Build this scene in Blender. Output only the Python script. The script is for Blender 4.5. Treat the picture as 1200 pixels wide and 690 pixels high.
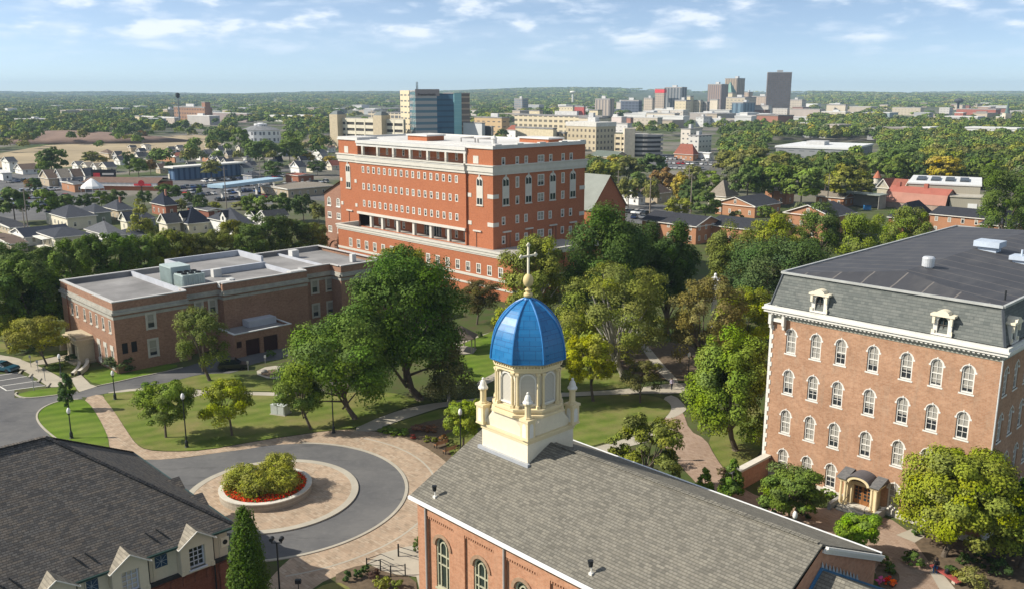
import bpy, bmesh, math, random
import numpy as np
from mathutils import Vector, Matrix
R=math.radians; PI=math.pi
for _o in list(bpy.data.objects): bpy.data.objects.remove(_o)
SC=bpy.context.scene; COL=SC.collection
# ------------------------------------------------------------------ camera, sky, sun, exposure
H=42.0; PITCH=R(12.7); FOC=1050.0; TH=R(45.9)
SUN_EL=36.0; SUN_AZ=(-0.9985,-0.055)          # horizontal direction towards the sun
SUN_STRENGTH=5.0; SKY_STRENGTH=0.067; EXPOSURE=0.43
HAZE_DENSITY=9.0e-5
cam=bpy.data.cameras.new("camera"); co=bpy.data.objects.new("camera",cam); COL.objects.link(co)
co.location=(0,0,H); co.rotation_euler=(R(90)-PITCH,0,0)
cam.sensor_width=36; cam.lens=FOC/1200*36; cam.clip_start=1; cam.clip_end=60000
SC.camera=co
SC.view_settings.view_transform='Standard'; SC.view_settings.look='None'
SC.view_settings.exposure=EXPOSURE; SC.view_settings.gamma=1; SC.view_settings.use_curve_mapping=False
SC.render.engine='CYCLES'
cy=SC.cycles; cy.max_bounces=5; cy.diffuse_bounces=3; cy.glossy_bounces=2; cy.transmission_bounces=3; cy.volume_bounces=0; cy.transparent_max_bounces=8
cy.caustics_reflective=False; cy.caustics_refractive=False; cy.sample_clamp_indirect=6
cy.use_adaptive_sampling=False
try:
    cy.use_denoising=True; cy.denoiser='OPENIMAGEDENOISE'; cy.denoising_input_passes='RGB_ALBEDO_NORMAL'
except Exception: pass
SC.render.filter_size=1.05
W=bpy.data.worlds.new("World"); SC.world=W; W.use_nodes=True
def build_world():
    nt=W.node_tree; N=nt.nodes; L=nt.links; N.clear()
    def n(t,**k):
        x=N.new(t)
        for a,b in k.items(): setattr(x,a,b)
        return x
    def m(op,a,b=None):
        x=n('ShaderNodeMath',operation=op)
        for i,v in enumerate((a,b)):
            if v is None: continue
            if isinstance(v,(int,float)): x.inputs[i].default_value=v
            else: L.new(v,x.inputs[i])
        return x.outputs[0]
    out=n('ShaderNodeOutputWorld'); bg=n('ShaderNodeBackground'); bg.inputs[1].default_value=SKY_STRENGTH
    tc=n('ShaderNodeTexCoord'); sp=n('ShaderNodeSeparateXYZ'); L.new(tc.outputs['Generated'],sp.inputs[0])
    # the clear air above the city: the sky's colour gradient climbs faster than in the model
    zz=m('ADD',m('MULTIPLY',sp.outputs[2],2.0),0.06)
    cb=n('ShaderNodeCombineXYZ'); L.new(sp.outputs[0],cb.inputs[0]); L.new(sp.outputs[1],cb.inputs[1]); L.new(zz,cb.inputs[2])
    nm=n('ShaderNodeVectorMath',operation='NORMALIZE'); L.new(cb.outputs[0],nm.inputs[0])
    sk=n('ShaderNodeTexSky',sky_type='NISHITA'); sk.sun_disc=False; sk.sun_elevation=R(SUN_EL)
    sk.sun_rotation=math.atan2(SUN_AZ[0],SUN_AZ[1]); sk.altitude=200; sk.air_density=1.0; sk.dust_density=0.9; sk.ozone_density=1.6
    L.new(nm.outputs[0],sk.inputs[0])
    az=m('ARCTAN2',sp.outputs[0],sp.outputs[1]); el=m('ARCSINE',sp.outputs[2])
    def clouds(ka,ke,sc,det,lo,hi,off,rough=.62):
        c=n('ShaderNodeCombineXYZ'); L.new(m('MULTIPLY',az,ka),c.inputs[0]); L.new(m('MULTIPLY',el,ke),c.inputs[1]); c.inputs[2].default_value=off
        t=n('ShaderNodeTexNoise'); t.inputs['Scale'].default_value=sc; t.inputs['Detail'].default_value=det; t.inputs['Roughness'].default_value=rough; t.inputs['Distortion'].default_value=.1
        L.new(c.outputs[0],t.inputs['Vector'])
        r=n('ShaderNodeMapRange'); r.interpolation_type='SMOOTHSTEP'; r.inputs[1].default_value=lo; r.inputs[2].default_value=hi
        L.new(t.outputs[0],r.inputs[0]); return r.outputs[0]
    def band(a,b):
        r=n('ShaderNodeMapRange'); r.interpolation_type='SMOOTHSTEP'; r.inputs[1].default_value=R(a); r.inputs[2].default_value=R(b); L.new(el,r.inputs[0]); return r.outputs[0]
    big=m('MULTIPLY',clouds(15,46,1.0,6,.46,.70,3.7,.52),band(2.0,4.0))
    wisp=m('MULTIPLY',m('MULTIPLY',clouds(18,70,1.0,6,.48,.74,9.1,.5),band(1.3,2.8)),.5)
    veil=m('MULTIPLY',clouds(4,26,1.0,5,.45,.75,5.3),.14)
    tot=m('MINIMUM',m('ADD',m('MAXIMUM',big,wisp),veil),.68)
    # undersides of the clouds are greyer than their tops
    shade=clouds(15,46,1.0,4,.50,.70,3.7,.5)
    cr=n('ShaderNodeMix',data_type='RGBA'); L.new(shade,cr.inputs[0]); cr.inputs[6].default_value=(10.2,11.4,13.0,1); cr.inputs[7].default_value=(13.2,13.5,13.9,1)
    hs=n('ShaderNodeHueSaturation'); hs.inputs['Saturation'].default_value=.92; hz=n('ShaderNodeMapRange'); hz.interpolation_type='SMOOTHSTEP'; hz.inputs[1].default_value=R(5); hz.inputs[2].default_value=R(28); hz.inputs[3].default_value=2.0; hz.inputs[4].default_value=1.0; L.new(el,hz.inputs[0]); L.new(hz.outputs[0],hs.inputs['Value']); L.new(sk.outputs[0],hs.inputs['Color'])
    mx=n('ShaderNodeMix',data_type='RGBA'); L.new(tot,mx.inputs[0]); L.new(hs.outputs[0],mx.inputs[6]); L.new(cr.outputs[2],mx.inputs[7])
    L.new(mx.outputs[2],bg.inputs[0]); L.new(bg.outputs[0],out.inputs[0])
build_world()
sl=bpy.data.lights.new("sun",'SUN'); sl.energy=SUN_STRENGTH; sl.angle=R(.53); sl.color=(1,.93,.82)
so=bpy.data.objects.new("sun",sl); COL.objects.link(so)
_d=Vector((SUN_AZ[0]*math.cos(R(SUN_EL)),SUN_AZ[1]*math.cos(R(SUN_EL)),math.sin(R(SUN_EL))))
so.rotation_euler=_d.to_track_quat('Z','Y').to_euler(); so.location=(-300,0,300)
# ------------------------------------------------------------------ survey: photo pixels -> points of the place
cP,sP,cT,sT=math.cos(PITCH),math.sin(PITCH),math.cos(TH),math.sin(TH)
def ray(x,y):
    a,b=(x-600)/FOC,(y-345)/FOC
    return (a,cP-b*sP,-sP-b*cP)
def G(x,y,z=0.0):
    d=ray(x,y); t=(z-H)/d[2]; return (d[0]*t,d[1]*t)
def pq(x,y): return (x*cT-y*sT, x*sT+y*cT)
def w(p,q): return (p*cT+q*sT,-p*sT+q*cT)
def Gc(x,y,z=0.0): return pq(*G(x,y,z))
def zat(X,Y,y):
    r=(y-345)/FOC; return H+(r*Y*cP+Y*sP)/(-cP+r*sP)
def mpp(Y,z=0): return (Y*cP+(H-z)*sP)/FOC
def px(X,Y,z=0):
    zz=z-H; f=Y*cP-zz*sP; return (600+FOC*X/f, 345+FOC*(-Y*sP-zz*cP)/f)
# ------------------------------------------------------------------ materials
MATS={}
class NT:
    def __init__(s,name):
        s.m=bpy.data.materials.new(name); s.m.use_nodes=True; s.nt=s.m.node_tree; s.N=s.nt.nodes; s.L=s.nt.links
        s.b=s.N['Principled BSDF']; s.out=s.N['Material Output']
    def n(s,t,**k):
        x=s.N.new(t)
        for a,b in k.items(): setattr(x,a,b)
        return x
    def set(s,sock,v):
        if isinstance(v,(int,float)): sock.default_value=v
        elif isinstance(v,(tuple,list)): sock.default_value=tuple(v) if len(v)==4 or sock.type=='VECTOR' else tuple(v)+(1,)
        else: s.L.new(v,sock)
    def math(s,op,a,b=None):
        x=s.n('ShaderNodeMath',operation=op); s.set(x.inputs[0],a)
        if b is not None: s.set(x.inputs[1],b)
        return x.outputs[0]
    def mix(s,f,a,b,blend='MIX'):
        x=s.n('ShaderNodeMix',data_type='RGBA',blend_type=blend); s.set(x.inputs[0],f); s.set(x.inputs[6],a); s.set(x.inputs[7],b); return x.outputs[2]
    def noise(s,scale,det=4,rough=.55,vec=None,lo=None,hi=None):
        t=s.n('ShaderNodeTexNoise'); t.inputs['Scale'].default_value=scale; t.inputs['Detail'].default_value=det; t.inputs['Roughness'].default_value=rough
        if vec is not None: s.L.new(vec,t.inputs['Vector'])
        if lo is None: return t.outputs[0]
        r=s.n('ShaderNodeMapRange'); r.inputs[1].default_value=lo; r.inputs[2].default_value=hi; s.L.new(t.outputs[0],r.inputs[0]); return r.outputs[0]
    def obj(s): return s.n('ShaderNodeTexCoord').outputs['Object']
    def uv(s): return s.n('ShaderNodeTexCoord').outputs['UV']
    def pos(s): return s.n('ShaderNodeNewGeometry').outputs['Position']
    def mapv(s,vec,sc):
        m=s.n('ShaderNodeMapping'); m.inputs['Scale'].default_value=sc; s.L.new(vec,m.inputs[0]); return m.outputs[0]
    def bump(s,h,strength=.3,dist=.05):
        b=s.n('ShaderNodeBump'); b.inputs['Strength'].default_value=strength; b.inputs['Distance'].default_value=dist; s.L.new(h,b.inputs['Height']); s.L.new(b.outputs[0],s.b.inputs['Normal'])
    def fin(s,col,rough=.8,metal=0,spec=.3):
        s.set(s.b.inputs['Base Color'],col); s.set(s.b.inputs['Roughness'],rough); s.b.inputs['Metallic'].default_value=metal
        s.b.inputs['Specular IOR Level'].default_value=spec; return s.m
def memo(f):
    def g(*a,**k):
        key=(f.__name__,)+a+tuple(sorted(k.items()))
        if key not in MATS: MATS[key]=f(*a,**k)
        return MATS[key]
    return g
def sc3(c,k): return tuple(min(1,x*k) for x in c[:3])
@memo
def plain(name,c,rough=.7,metal=0,var=.18,scale=.6,spec=.3):
    t=NT(name); v=t.obj()
    c2=t.mix(t.noise(scale,5,.6,v,.3,.7),sc3(c,1-var),sc3(c,1+var)); c3=t.mix(t.noise(scale*9,3,.6,v,.35,.65),c2,sc3(c,.86)); 
    x=t.mix(.35,c2,c3); return t.fin(x,rough,metal,spec)
@memo
def brickwall(name,c1,c2,mortar,bw=.42,bh=.14,var=.25,stain=.3,mort=.012):
    t=NT(name); v=t.uv(); b=t.n('ShaderNodeTexBrick'); t.L.new(v,b.inputs['Vector']); b.offset=.5
    t.set(b.inputs['Color1'],c1); t.set(b.inputs['Color2'],c2); t.set(b.inputs['Mortar'],mortar)
    b.inputs['Scale'].default_value=1; b.inputs['Mortar Size'].default_value=mort; b.inputs['Mortar Smooth'].default_value=.3; b.inputs['Bias'].default_value=-.1
    b.inputs['Brick Width'].default_value=bw; b.inputs['Row Height'].default_value=bh
    n1=t.noise(.35,6,.65,v,.3,.72); x=t.mix(n1,sc3(c1,1-var),sc3(c2,1+var*.6)); x=t.mix(.42,b.outputs[0],x)
    st=t.noise(1,6,.7,t.mapv(v,(1.1,.22,1)),.52,.8); x=t.mix(t.math('MULTIPLY',st,stain),x,sc3(mortar,.75))
    fl=t.noise(2.7,3,.7,v,.45,.62); x=t.mix(t.math('MULTIPLY',fl,.30),x,sc3(c1,.5))
    t.bump(b.outputs[1],-.25,.02); return t.fin(x,.88,0,.2)
@memo
def shingle(name,ca,cb,cc,rw=.46,rh=.27,seam=.45,patch=.25):
    t=NT(name); v=t.uv(); b=t.n('ShaderNodeTexBrick'); t.L.new(v,b.inputs['Vector']); b.offset=.5; b.offset_frequency=2; b.squash=.8; b.squash_frequency=3
    t.set(b.inputs['Color1'],(0,0,0,1)); t.set(b.inputs['Color2'],(1,1,1,1)); t.set(b.inputs['Mortar'],(.5,.5,.5,1)); b.inputs['Scale'].default_value=1
    b.inputs['Mortar Size'].default_value=.02; b.inputs['Brick Width'].default_value=rw; b.inputs['Row Height'].default_value=rh; b.inputs['Bias'].default_value=0
    x=t.mix(b.outputs[0],ca,cb)
    b2=t.n('ShaderNodeTexBrick'); t.L.new(v,b2.inputs['Vector']); b2.offset=.37; b2.offset_frequency=3
    t.set(b2.inputs['Color1'],(0,0,0,1)); t.set(b2.inputs['Color2'],(1,1,1,1)); t.set(b2.inputs['Mortar'],(0,0,0,1)); b2.inputs['Scale'].default_value=1; b2.inputs['Mortar Size'].default_value=0
    b2.inputs['Brick Width'].default_value=rw*1.7; b2.inputs['Row Height'].default_value=rh; b2.inputs['Bias'].default_value=-.35
    x=t.mix(t.math('MULTIPLY',b2.outputs[0],.75),x,cc)
    # shadow line: shade at each course's butt edge, painted into the colour
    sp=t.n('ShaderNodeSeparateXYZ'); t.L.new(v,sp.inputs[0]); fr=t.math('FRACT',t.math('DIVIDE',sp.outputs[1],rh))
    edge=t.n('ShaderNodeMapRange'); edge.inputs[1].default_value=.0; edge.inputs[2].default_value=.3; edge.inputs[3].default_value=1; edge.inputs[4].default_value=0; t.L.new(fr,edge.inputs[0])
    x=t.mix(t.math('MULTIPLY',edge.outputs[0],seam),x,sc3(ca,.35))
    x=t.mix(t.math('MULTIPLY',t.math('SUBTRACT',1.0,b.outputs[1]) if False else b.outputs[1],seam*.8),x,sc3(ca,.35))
    nz=t.noise(.22,5,.6,v,.35,.7); x=t.mix(t.math('MULTIPLY',nz,patch),x,sc3(cc,.7))
    hh=t.math('SUBTRACT',1.0,fr); t.bump(hh,.55,.05); return t.fin(x,.9,0,.15)
@memo
def facade(name,wall,glass,bay,storey,mw=.35,rough=.4):
    t=NT(name); v=t.uv(); b=t.n('ShaderNodeTexBrick'); t.L.new(v,b.inputs['Vector']); b.offset=0; b.squash=1
    t.set(b.inputs['Color1'],glass); t.set(b.inputs['Color2'],sc3(glass,1.6)); t.set(b.inputs['Mortar'],wall); b.inputs['Scale'].default_value=1
    b.inputs['Mortar Size'].default_value=mw; b.inputs['Mortar Smooth'].default_value=.05; b.inputs['Brick Width'].default_value=bay; b.inputs['Row Height'].default_value=storey; b.inputs['Bias'].default_value=0
    nz=t.noise(.05,5,.6,v,.3,.7); x=t.mix(t.math('MULTIPLY',nz,.3),b.outputs[0],sc3(wall,.7)); return t.fin(x,.6,0,.3)
@memo
def stripes(name,wall,glass,period,frac,axis=0):
    t=NT(name); v=t.uv(); sp=t.n('ShaderNodeSeparateXYZ'); t.L.new(v,sp.inputs[0])
    fr=t.math('FRACT',t.math('DIVIDE',sp.outputs[axis],period)); g=t.math('GREATER_THAN',fr,frac)
    x=t.mix(g,wall,glass); nz=t.noise(.06,5,.6,v,.3,.7); x=t.mix(t.math('MULTIPLY',nz,.3),x,sc3(wall,.6)); return t.fin(x,.55,0,.3)
@memo
def glassmat(name,c=(.02,.03,.035),rough=.08,blind=.0,spec=.5):
    t=NT(name); oi=t.n('ShaderNodeObjectInfo'); 
    g=t.math('LESS_THAN',oi.outputs['Random'],blind) if blind else 0.0
    sp=t.n('ShaderNodeSeparateXYZ'); t.L.new(t.obj(),sp.inputs[0])
    lev=t.math('GREATER_THAN',sp.outputs[2],t.math('ADD',t.math('MULTIPLY',oi.outputs['Random'],-1.3),1.6)) if blind else 0.0
    f=t.math('MULTIPLY',t.math('MAXIMUM',g,lev),.75) if blind else 0.0
    x=t.mix(f,c,(.42,.40,.35)); return t.fin(x,rough,0,spec)
@memo
def leafmat(name,trans=.28):
    t=NT(name); oi=t.n('ShaderNodeObjectInfo'); a=t.n('ShaderNodeAttribute'); a.attribute_name='tint'
    hs=t.n('ShaderNodeHueSaturation'); t.L.new(oi.outputs['Color'],hs.inputs['Color'])
    sp=t.n('ShaderNodeSeparateColor'); t.L.new(a.outputs['Color'],sp.inputs[0])
    t.L.new(sp.outputs[0],hs.inputs['Value']); t.L.new(sp.outputs[1],hs.inputs['Hue']); t.L.new(sp.outputs[2],hs.inputs['Saturation'])
    t.L.new(hs.outputs[0],t.b.inputs['Base Color']); t.b.inputs['Roughness'].default_value=.75; t.b.inputs['Specular IOR Level'].default_value=.15
    tr=t.n('ShaderNodeBsdfTranslucent'); t.L.new(t.mix(.5,hs.outputs[0],(.2,.26,.03,1),'MIX') if False else hs.outputs[0],tr.inputs[0])
    ms=t.n('ShaderNodeMixShader'); ms.inputs[0].default_value=trans; t.L.new(t.b.outputs[0],ms.inputs[1]); t.L.new(tr.outputs[0],ms.inputs[2]); t.L.new(ms.outputs[0],t.out.inputs[0]); return t.m
@memo
def forestmat(name):
    t=NT(name); a=t.n('ShaderNodeAttribute'); a.attribute_name='tint'
    t.b.inputs['Roughness'].default_value=.85; t.b.inputs['Specular IOR Level'].default_value=.1; t.L.new(a.outputs['Color'],t.b.inputs['Base Color']); return t.m
# ------------------------------------------------------------------ mesh builder (metric UVs per face)
class MB:
    def __init__(s,ox=0,oy=0,oz=0): s.o=(ox,oy,oz); s.v=[]; s.f=[]; s.mi=[]
    def face(s,pts,mi=0):
        i=len(s.v); s.v+= [(a-s.o[0],b-s.o[1],c-s.o[2]) for a,b,c in pts]; s.f.append(tuple(range(i,i+len(pts)))); s.mi.append(mi); return s
    def box(s,x0,x1,y0,y1,z0,z1,mi=0,skip=''):
        if 'b' not in skip: s.face([(x0,y1,z0),(x1,y1,z0),(x1,y0,z0),(x0,y0,z0)],mi)
        if 't' not in skip: s.face([(x0,y0,z1),(x1,y0,z1),(x1,y1,z1),(x0,y1,z1)],mi)
        s.face([(x0,y0,z0),(x1,y0,z0),(x1,y0,z1),(x0,y0,z1)],mi); s.face([(x1,y0,z0),(x1,y1,z0),(x1,y1,z1),(x1,y0,z1)],mi)
        s.face([(x1,y1,z0),(x0,y1,z0),(x0,y1,z1),(x1,y1,z1)],mi); s.face([(x0,y1,z0),(x0,y0,z0),(x0,y0,z1),(x0,y1,z1)],mi); return s
    def prism(s,poly,z0,z1,mi=0,bottom=False,top=True):
        n=len(poly); 
        a=sum(poly[i][0]*poly[(i+1)%n][1]-poly[(i+1)%n][0]*poly[i][1] for i in range(n))
        if a<0: poly=poly[::-1]
        for i in range(n):
            p,q=poly[i],poly[(i+1)%n]; s.face([(p[0],p[1],z0),(q[0],q[1],z0),(q[0],q[1],z1),(p[0],p[1],z1)],mi)
        if top: s.face([(p[0],p[1],z1) for p in poly],mi)
        if bottom: s.face([(p[0],p[1],z0) for p in poly[::-1]],mi)
        return s
    def beam(s,a,b,wd,ht,mi=0):
        a=Vector(a); b=Vector(b); d=(b-a).normalized(); u=d.cross(Vector((0,0,1)))
        if u.length<1e-3: u=Vector((1,0,0))
        u.normalize(); v=u.cross(d); u*=wd/2; v*=ht/2
        A=[a-u-v,a+u-v,a+u+v,a-u+v]; B=[b-u-v,b+u-v,b+u+v,b-u+v]
        for i in range(4): j=(i+1)%4; s.face([tuple(A[i]),tuple(A[j]),tuple(B[j]),tuple(B[i])],mi)
        s.face([tuple(x) for x in A[::-1]],mi); s.face([tuple(x) for x in B],mi); return s
    def tube(s,a,b,r0,r1,n=8,mi=0,cap=True):
        a=Vector(a); b=Vector(b); d=(b-a).normalized(); u=d.cross(Vector((0,0,1)))
        if u.length<1e-3: u=Vector((1,0,0))
        u.normalize(); v=d.cross(u)
        P=[[tuple(c+(u*math.cos(2*PI*i/n)+v*math.sin(2*PI*i/n))*r) for i in range(n)] for c,r in ((a,r0),(b,r1))]
        for i in range(n): j=(i+1)%n; s.face([P[0][i],P[0][j],P[1][j],P[1][i]],mi)
        if cap: s.face(P[1],mi); s.face(P[0][::-1],mi)
        return s
    def lathe(s,c,prof,n=16,rot=0,mi=0,sx=1,sy=1):
        rings=[[(c[0]+r*sx*math.cos(rot+2*PI*i/n),c[1]+r*sy*math.sin(rot+2*PI*i/n),c[2]+z) for i in range(n)] for r,z in prof]
        for k in range(len(rings)-1):
            for i in range(n):
                j=(i+1)%n; s.face([rings[k][i],rings[k][j],rings[k+1][j],rings[k+1][i]],mi)
        if prof[-1][0]>1e-3: s.face(rings[-1],mi)
        if prof[0][0]>1e-3: s.face(rings[0][::-1],mi)
        return s
    def wall(s,o,u,nrm,U0,U1,Z0,Z1,holes=(),depth=.2,mi=0,mr=None):
        """a wall plane with real openings: holes (ua,ub,za,zb,arched)"""
        if mr is None: mr=mi
        P=lambda a,z,d=0:(o[0]+u[0]*a-nrm[0]*d,o[1]+u[1]*a-nrm[1]*d,z)
        flip=(u[0]*nrm[1]-u[1]*nrm[0])>0   # u x z should equal n
        def F(pts,m): s.face(pts[::-1] if flip else pts,m)
        us=sorted({U0,U1,*[h[0] for h in holes],*[h[1] for h in holes]}); zs=sorted({Z0,Z1,*[h[2] for h in holes],*[h[3] for h in holes]})
        us=[x for x in us if U0-1e-6<=x<=U1+1e-6]; zs=[x for x in zs if Z0-1e-6<=x<=Z1+1e-6]
        for j in range(len(zs)-1):
            zc=(zs[j]+zs[j+1])/2; run=None
            for i in range(len(us)-1):
                uc=(us[i]+us[i+1])/2
                hole=any(h[0]<uc<h[1] and h[2]<zc<h[3] for h in holes)
                if not hole and run is None: run=us[i]
                if hole and run is not None: F([P(run,zs[j]),P(us[i],zs[j]),P(us[i],zs[j+1]),P(run,zs[j+1])],mi); run=None
            if run is not None: F([P(run,zs[j]),P(us[-1],zs[j]),P(us[-1],zs[j+1]),P(run,zs[j+1])],mi)
        for (a,b,c,d,arch) in holes:
            if arch is True:
                ol=arch_outline((b-a)/2,d-c,10); ol=[((a+b)/2+x,c+z) for x,z in ol]; r=(b-a)/2; k=[i for i,(x,z) in enumerate(ol) if z>=d-r-1e-6]
                L_=[ol[i] for i in k if ol[i][0]<=(a+b)/2+1e-6]; R_=[ol[i] for i in k if ol[i][0]>=(a+b)/2-1e-6]
                F([P(a,d)]+[P(*x) for x in L_],mi) if not flip else s.face([P(a,d)]+[P(*x) for x in L_][::1],mi)
                F([P(b,d)]+[P(*x) for x in R_],mi)
            else: ol=[(a,c),(a,d),(b,d),(b,c)]
            for i in range(len(ol)):
                p,q=ol[i],ol[(i+1)%len(ol)]; F([P(p[0],p[1],depth),P(q[0],q[1],depth),P(q[0],q[1]),P(p[0],p[1])],mr)
            if arch!='open': F([P(x,z,depth) for x,z in ol[::-1]],mr)
        return s
    def build(s,name,mats,parent=None,smooth=False,loc=None,rz=0,weld=False):
        me=bpy.data.meshes.new(name); nv=len(s.v); V=np.array(s.v,dtype=np.float32).reshape(-1,3)
        lens=np.array([len(f) for f in s.f]); loops=np.concatenate([np.array(f) for f in s.f]) if s.f else np.zeros(0,int)
        me.vertices.add(nv); me.vertices.foreach_set('co',V.ravel()); me.loops.add(len(loops)); me.loops.foreach_set('vertex_index',loops.astype(np.int32))
        me.polygons.add(len(lens)); st=np.concatenate([[0],np.cumsum(lens)[:-1]]).astype(np.int32); me.polygons.foreach_set('loop_start',st)
        me.polygons.foreach_set('material_index',np.array(s.mi,dtype=np.int32))
        me.update(calc_edges=True)
        uv=me.uv_layers.new(name='UVMap'); UV=np.zeros((len(loops),2),dtype=np.float32)
        k=0
        for f in s.f:
            P=V[list(f)]; nrm=np.zeros(3)
            for i in range(len(f)): nrm+=np.cross(P[i],P[(i+1)%len(f)])
            l=np.linalg.norm(nrm); nrm=nrm/l if l>1e-9 else np.array([0,0,1.])
            if abs(nrm[2])>.985: U=np.array([1.,0,0]); Vv=np.array([0,1.,0])
            else: U=np.cross([0,0,1.],nrm); U/=np.linalg.norm(U); Vv=np.cross(nrm,U)
            UV[k:k+len(f),0]=P@U; UV[k:k+len(f),1]=P@Vv; k+=len(f)
        uv.data.foreach_set('uv',UV.ravel())
        if weld or smooth:
            bm=bmesh.new(); bm.from_mesh(me); bmesh.ops.remove_doubles(bm,verts=bm.verts,dist=1e-4); bm.to_mesh(me); bm.free()
        if smooth: me.polygons.foreach_set('use_smooth',np.ones(len(me.polygons),dtype=bool))
        me.validate()
        for m in (mats if isinstance(mats,(list,tuple)) else [mats]): me.materials.append(m)
        o=bpy.data.objects.new(name,me); COL.objects.link(o)
        if parent: o.parent=parent
        if loc is not None: o.location=loc
        if rz: o.rotation_euler=(0,0,rz)
        return o
def arch_outline(hw,h,n=10):
    """from bottom left up over the arch to bottom right, x centred, z from 0"""
    pts=[(-hw,0.)]
    for i in range(n+1):
        a=PI-PI*i/n; pts.append((hw*math.cos(a),h-hw+hw*math.sin(a)))
    pts.append((hw,0.)); return pts
def tag(o,label=None,cat=None,group=None,kind=None):
    if label: o['label']=label
    if cat: o['category']=cat
    if group: o['group']=group
    if kind: o['kind']=kind
    return o
def root(name,label,cat,loc,rz=0,group=None):
    o=bpy.data.objects.new(name,None); COL.objects.link(o); o.location=loc if len(loc)==3 else (*loc,0); o.rotation_euler=(0,0,rz); o.empty_display_size=.5
    return tag(o,label,cat,group)
def croot(name,label,cat,p,q,z=0,group=None,rz=0):
    x,y=w(p,q); return root(name,label,cat,(x,y,z),-TH+rz,group)
def cp(o,loc,rz,parent):
    """a copy of a part with its own sub-parts"""
    c=o.copy(); COL.objects.link(c); c.parent=parent; c.location=loc; c.rotation_euler=(0,0,rz)
    for ch in o.children:
        d=ch.copy(); COL.objects.link(d); d.parent=c
    return c
def dup(rt,loc,rz=None,label=None,scale=None,group=None):
    """a copy of a thing with copies of its parts and sub-parts"""
    r=rt.copy(); COL.objects.link(r); r.location=loc if len(loc)==3 else (*loc,0)
    if rz is not None: r.rotation_euler=(0,0,rz)
    if scale: r.scale=(scale,)*3 if isinstance(scale,(int,float)) else scale
    if label: r['label']=label
    if group: r['group']=group
    for ch in list(rt.children):
        c=ch.copy(); COL.objects.link(c); c.parent=r
        for g in ch.children: d=g.copy(); COL.objects.link(d); d.parent=c
    return r
# ------------------------------------------------------------------ colours
WHITE=plain('white_paint',(.72,.70,.64),.6,0,.08); STONE=plain('pale_stone',(.60,.57,.49),.8,0,.14); CREAM=plain('cream_paint',(.74,.62,.38),.65,0,.08); CREAMW=plain('pale_cream_paint',(.78,.71,.55),.65,0,.07)
DARKM=plain('dark_metal',(.02,.022,.024),.45,0,.2); GLASS=glassmat('window_glass'); GLASSB=glassmat('window_glass_blinds',(.03,.035,.04),.12,.35)
ROOFGREY=plain('flat_roof_membrane',(.245,.238,.232),.85,0,.36,.16); ASPH=None
BRICK_A=brickwall('salmon_brick',(.375,.20,.115),(.485,.29,.182),(.45,.37,.28),.44,.15,.30,.6)
BRICK_B=brickwall('red_brick',(.395,.135,.063),(.43,.158,.075),(.36,.18,.11),.6,.2,.10,.10)
BRICK_C=brickwall('brown_brick',(.27,.145,.095),(.36,.21,.14),(.34,.26,.19),.5,.16,.25,.25)
BRICK_D=brickwall('orange_brick',(.44,.205,.115),(.53,.28,.17),(.44,.35,.26),.42,.14,.16,.3)
BRICK_E=brickwall('dark_red_brick',(.20,.07,.045),(.26,.10,.065),(.24,.16,.12),.42,.14,.2,.15)
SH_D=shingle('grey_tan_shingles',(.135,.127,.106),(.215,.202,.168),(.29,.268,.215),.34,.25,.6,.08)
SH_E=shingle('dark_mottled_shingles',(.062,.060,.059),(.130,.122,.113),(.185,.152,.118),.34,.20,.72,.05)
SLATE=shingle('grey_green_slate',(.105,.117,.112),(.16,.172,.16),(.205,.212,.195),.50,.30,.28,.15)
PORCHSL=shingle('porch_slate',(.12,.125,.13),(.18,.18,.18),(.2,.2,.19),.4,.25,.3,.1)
BLUE=None
def bluemat():
    t=NT('blue_dome_panels'); v=t.uv(); b=t.n('ShaderNodeTexBrick'); t.L.new(v,b.inputs['Vector']); b.offset=.5
    t.set(b.inputs['Color1'],(.008,.135,.34,1)); t.set(b.inputs['Color2'],(.012,.17,.40,1)); t.set(b.inputs['Mortar'],(.006,.07,.21,1)); b.inputs['Scale'].default_value=1; b.inputs['Mortar Size'].default_value=.022
    b.inputs['Brick Width'].default_value=.95; b.inputs['Row Height'].default_value=.52; nz=t.noise(.8,4,.6,v,.35,.7)
    t.bump(b.outputs[1],-.5,.03); return t.fin(t.mix(t.math('MULTIPLY',nz,.25),b.outputs[0],(.04,.22,.45,1)),t.math('ADD',.26,t.math('MULTIPLY',nz,.25)),0,.5)
BLUE=bluemat(); BLUER=plain('blue_painted_rib',(.02,.17,.43),.35,0,.1,spec=.5)
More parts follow.
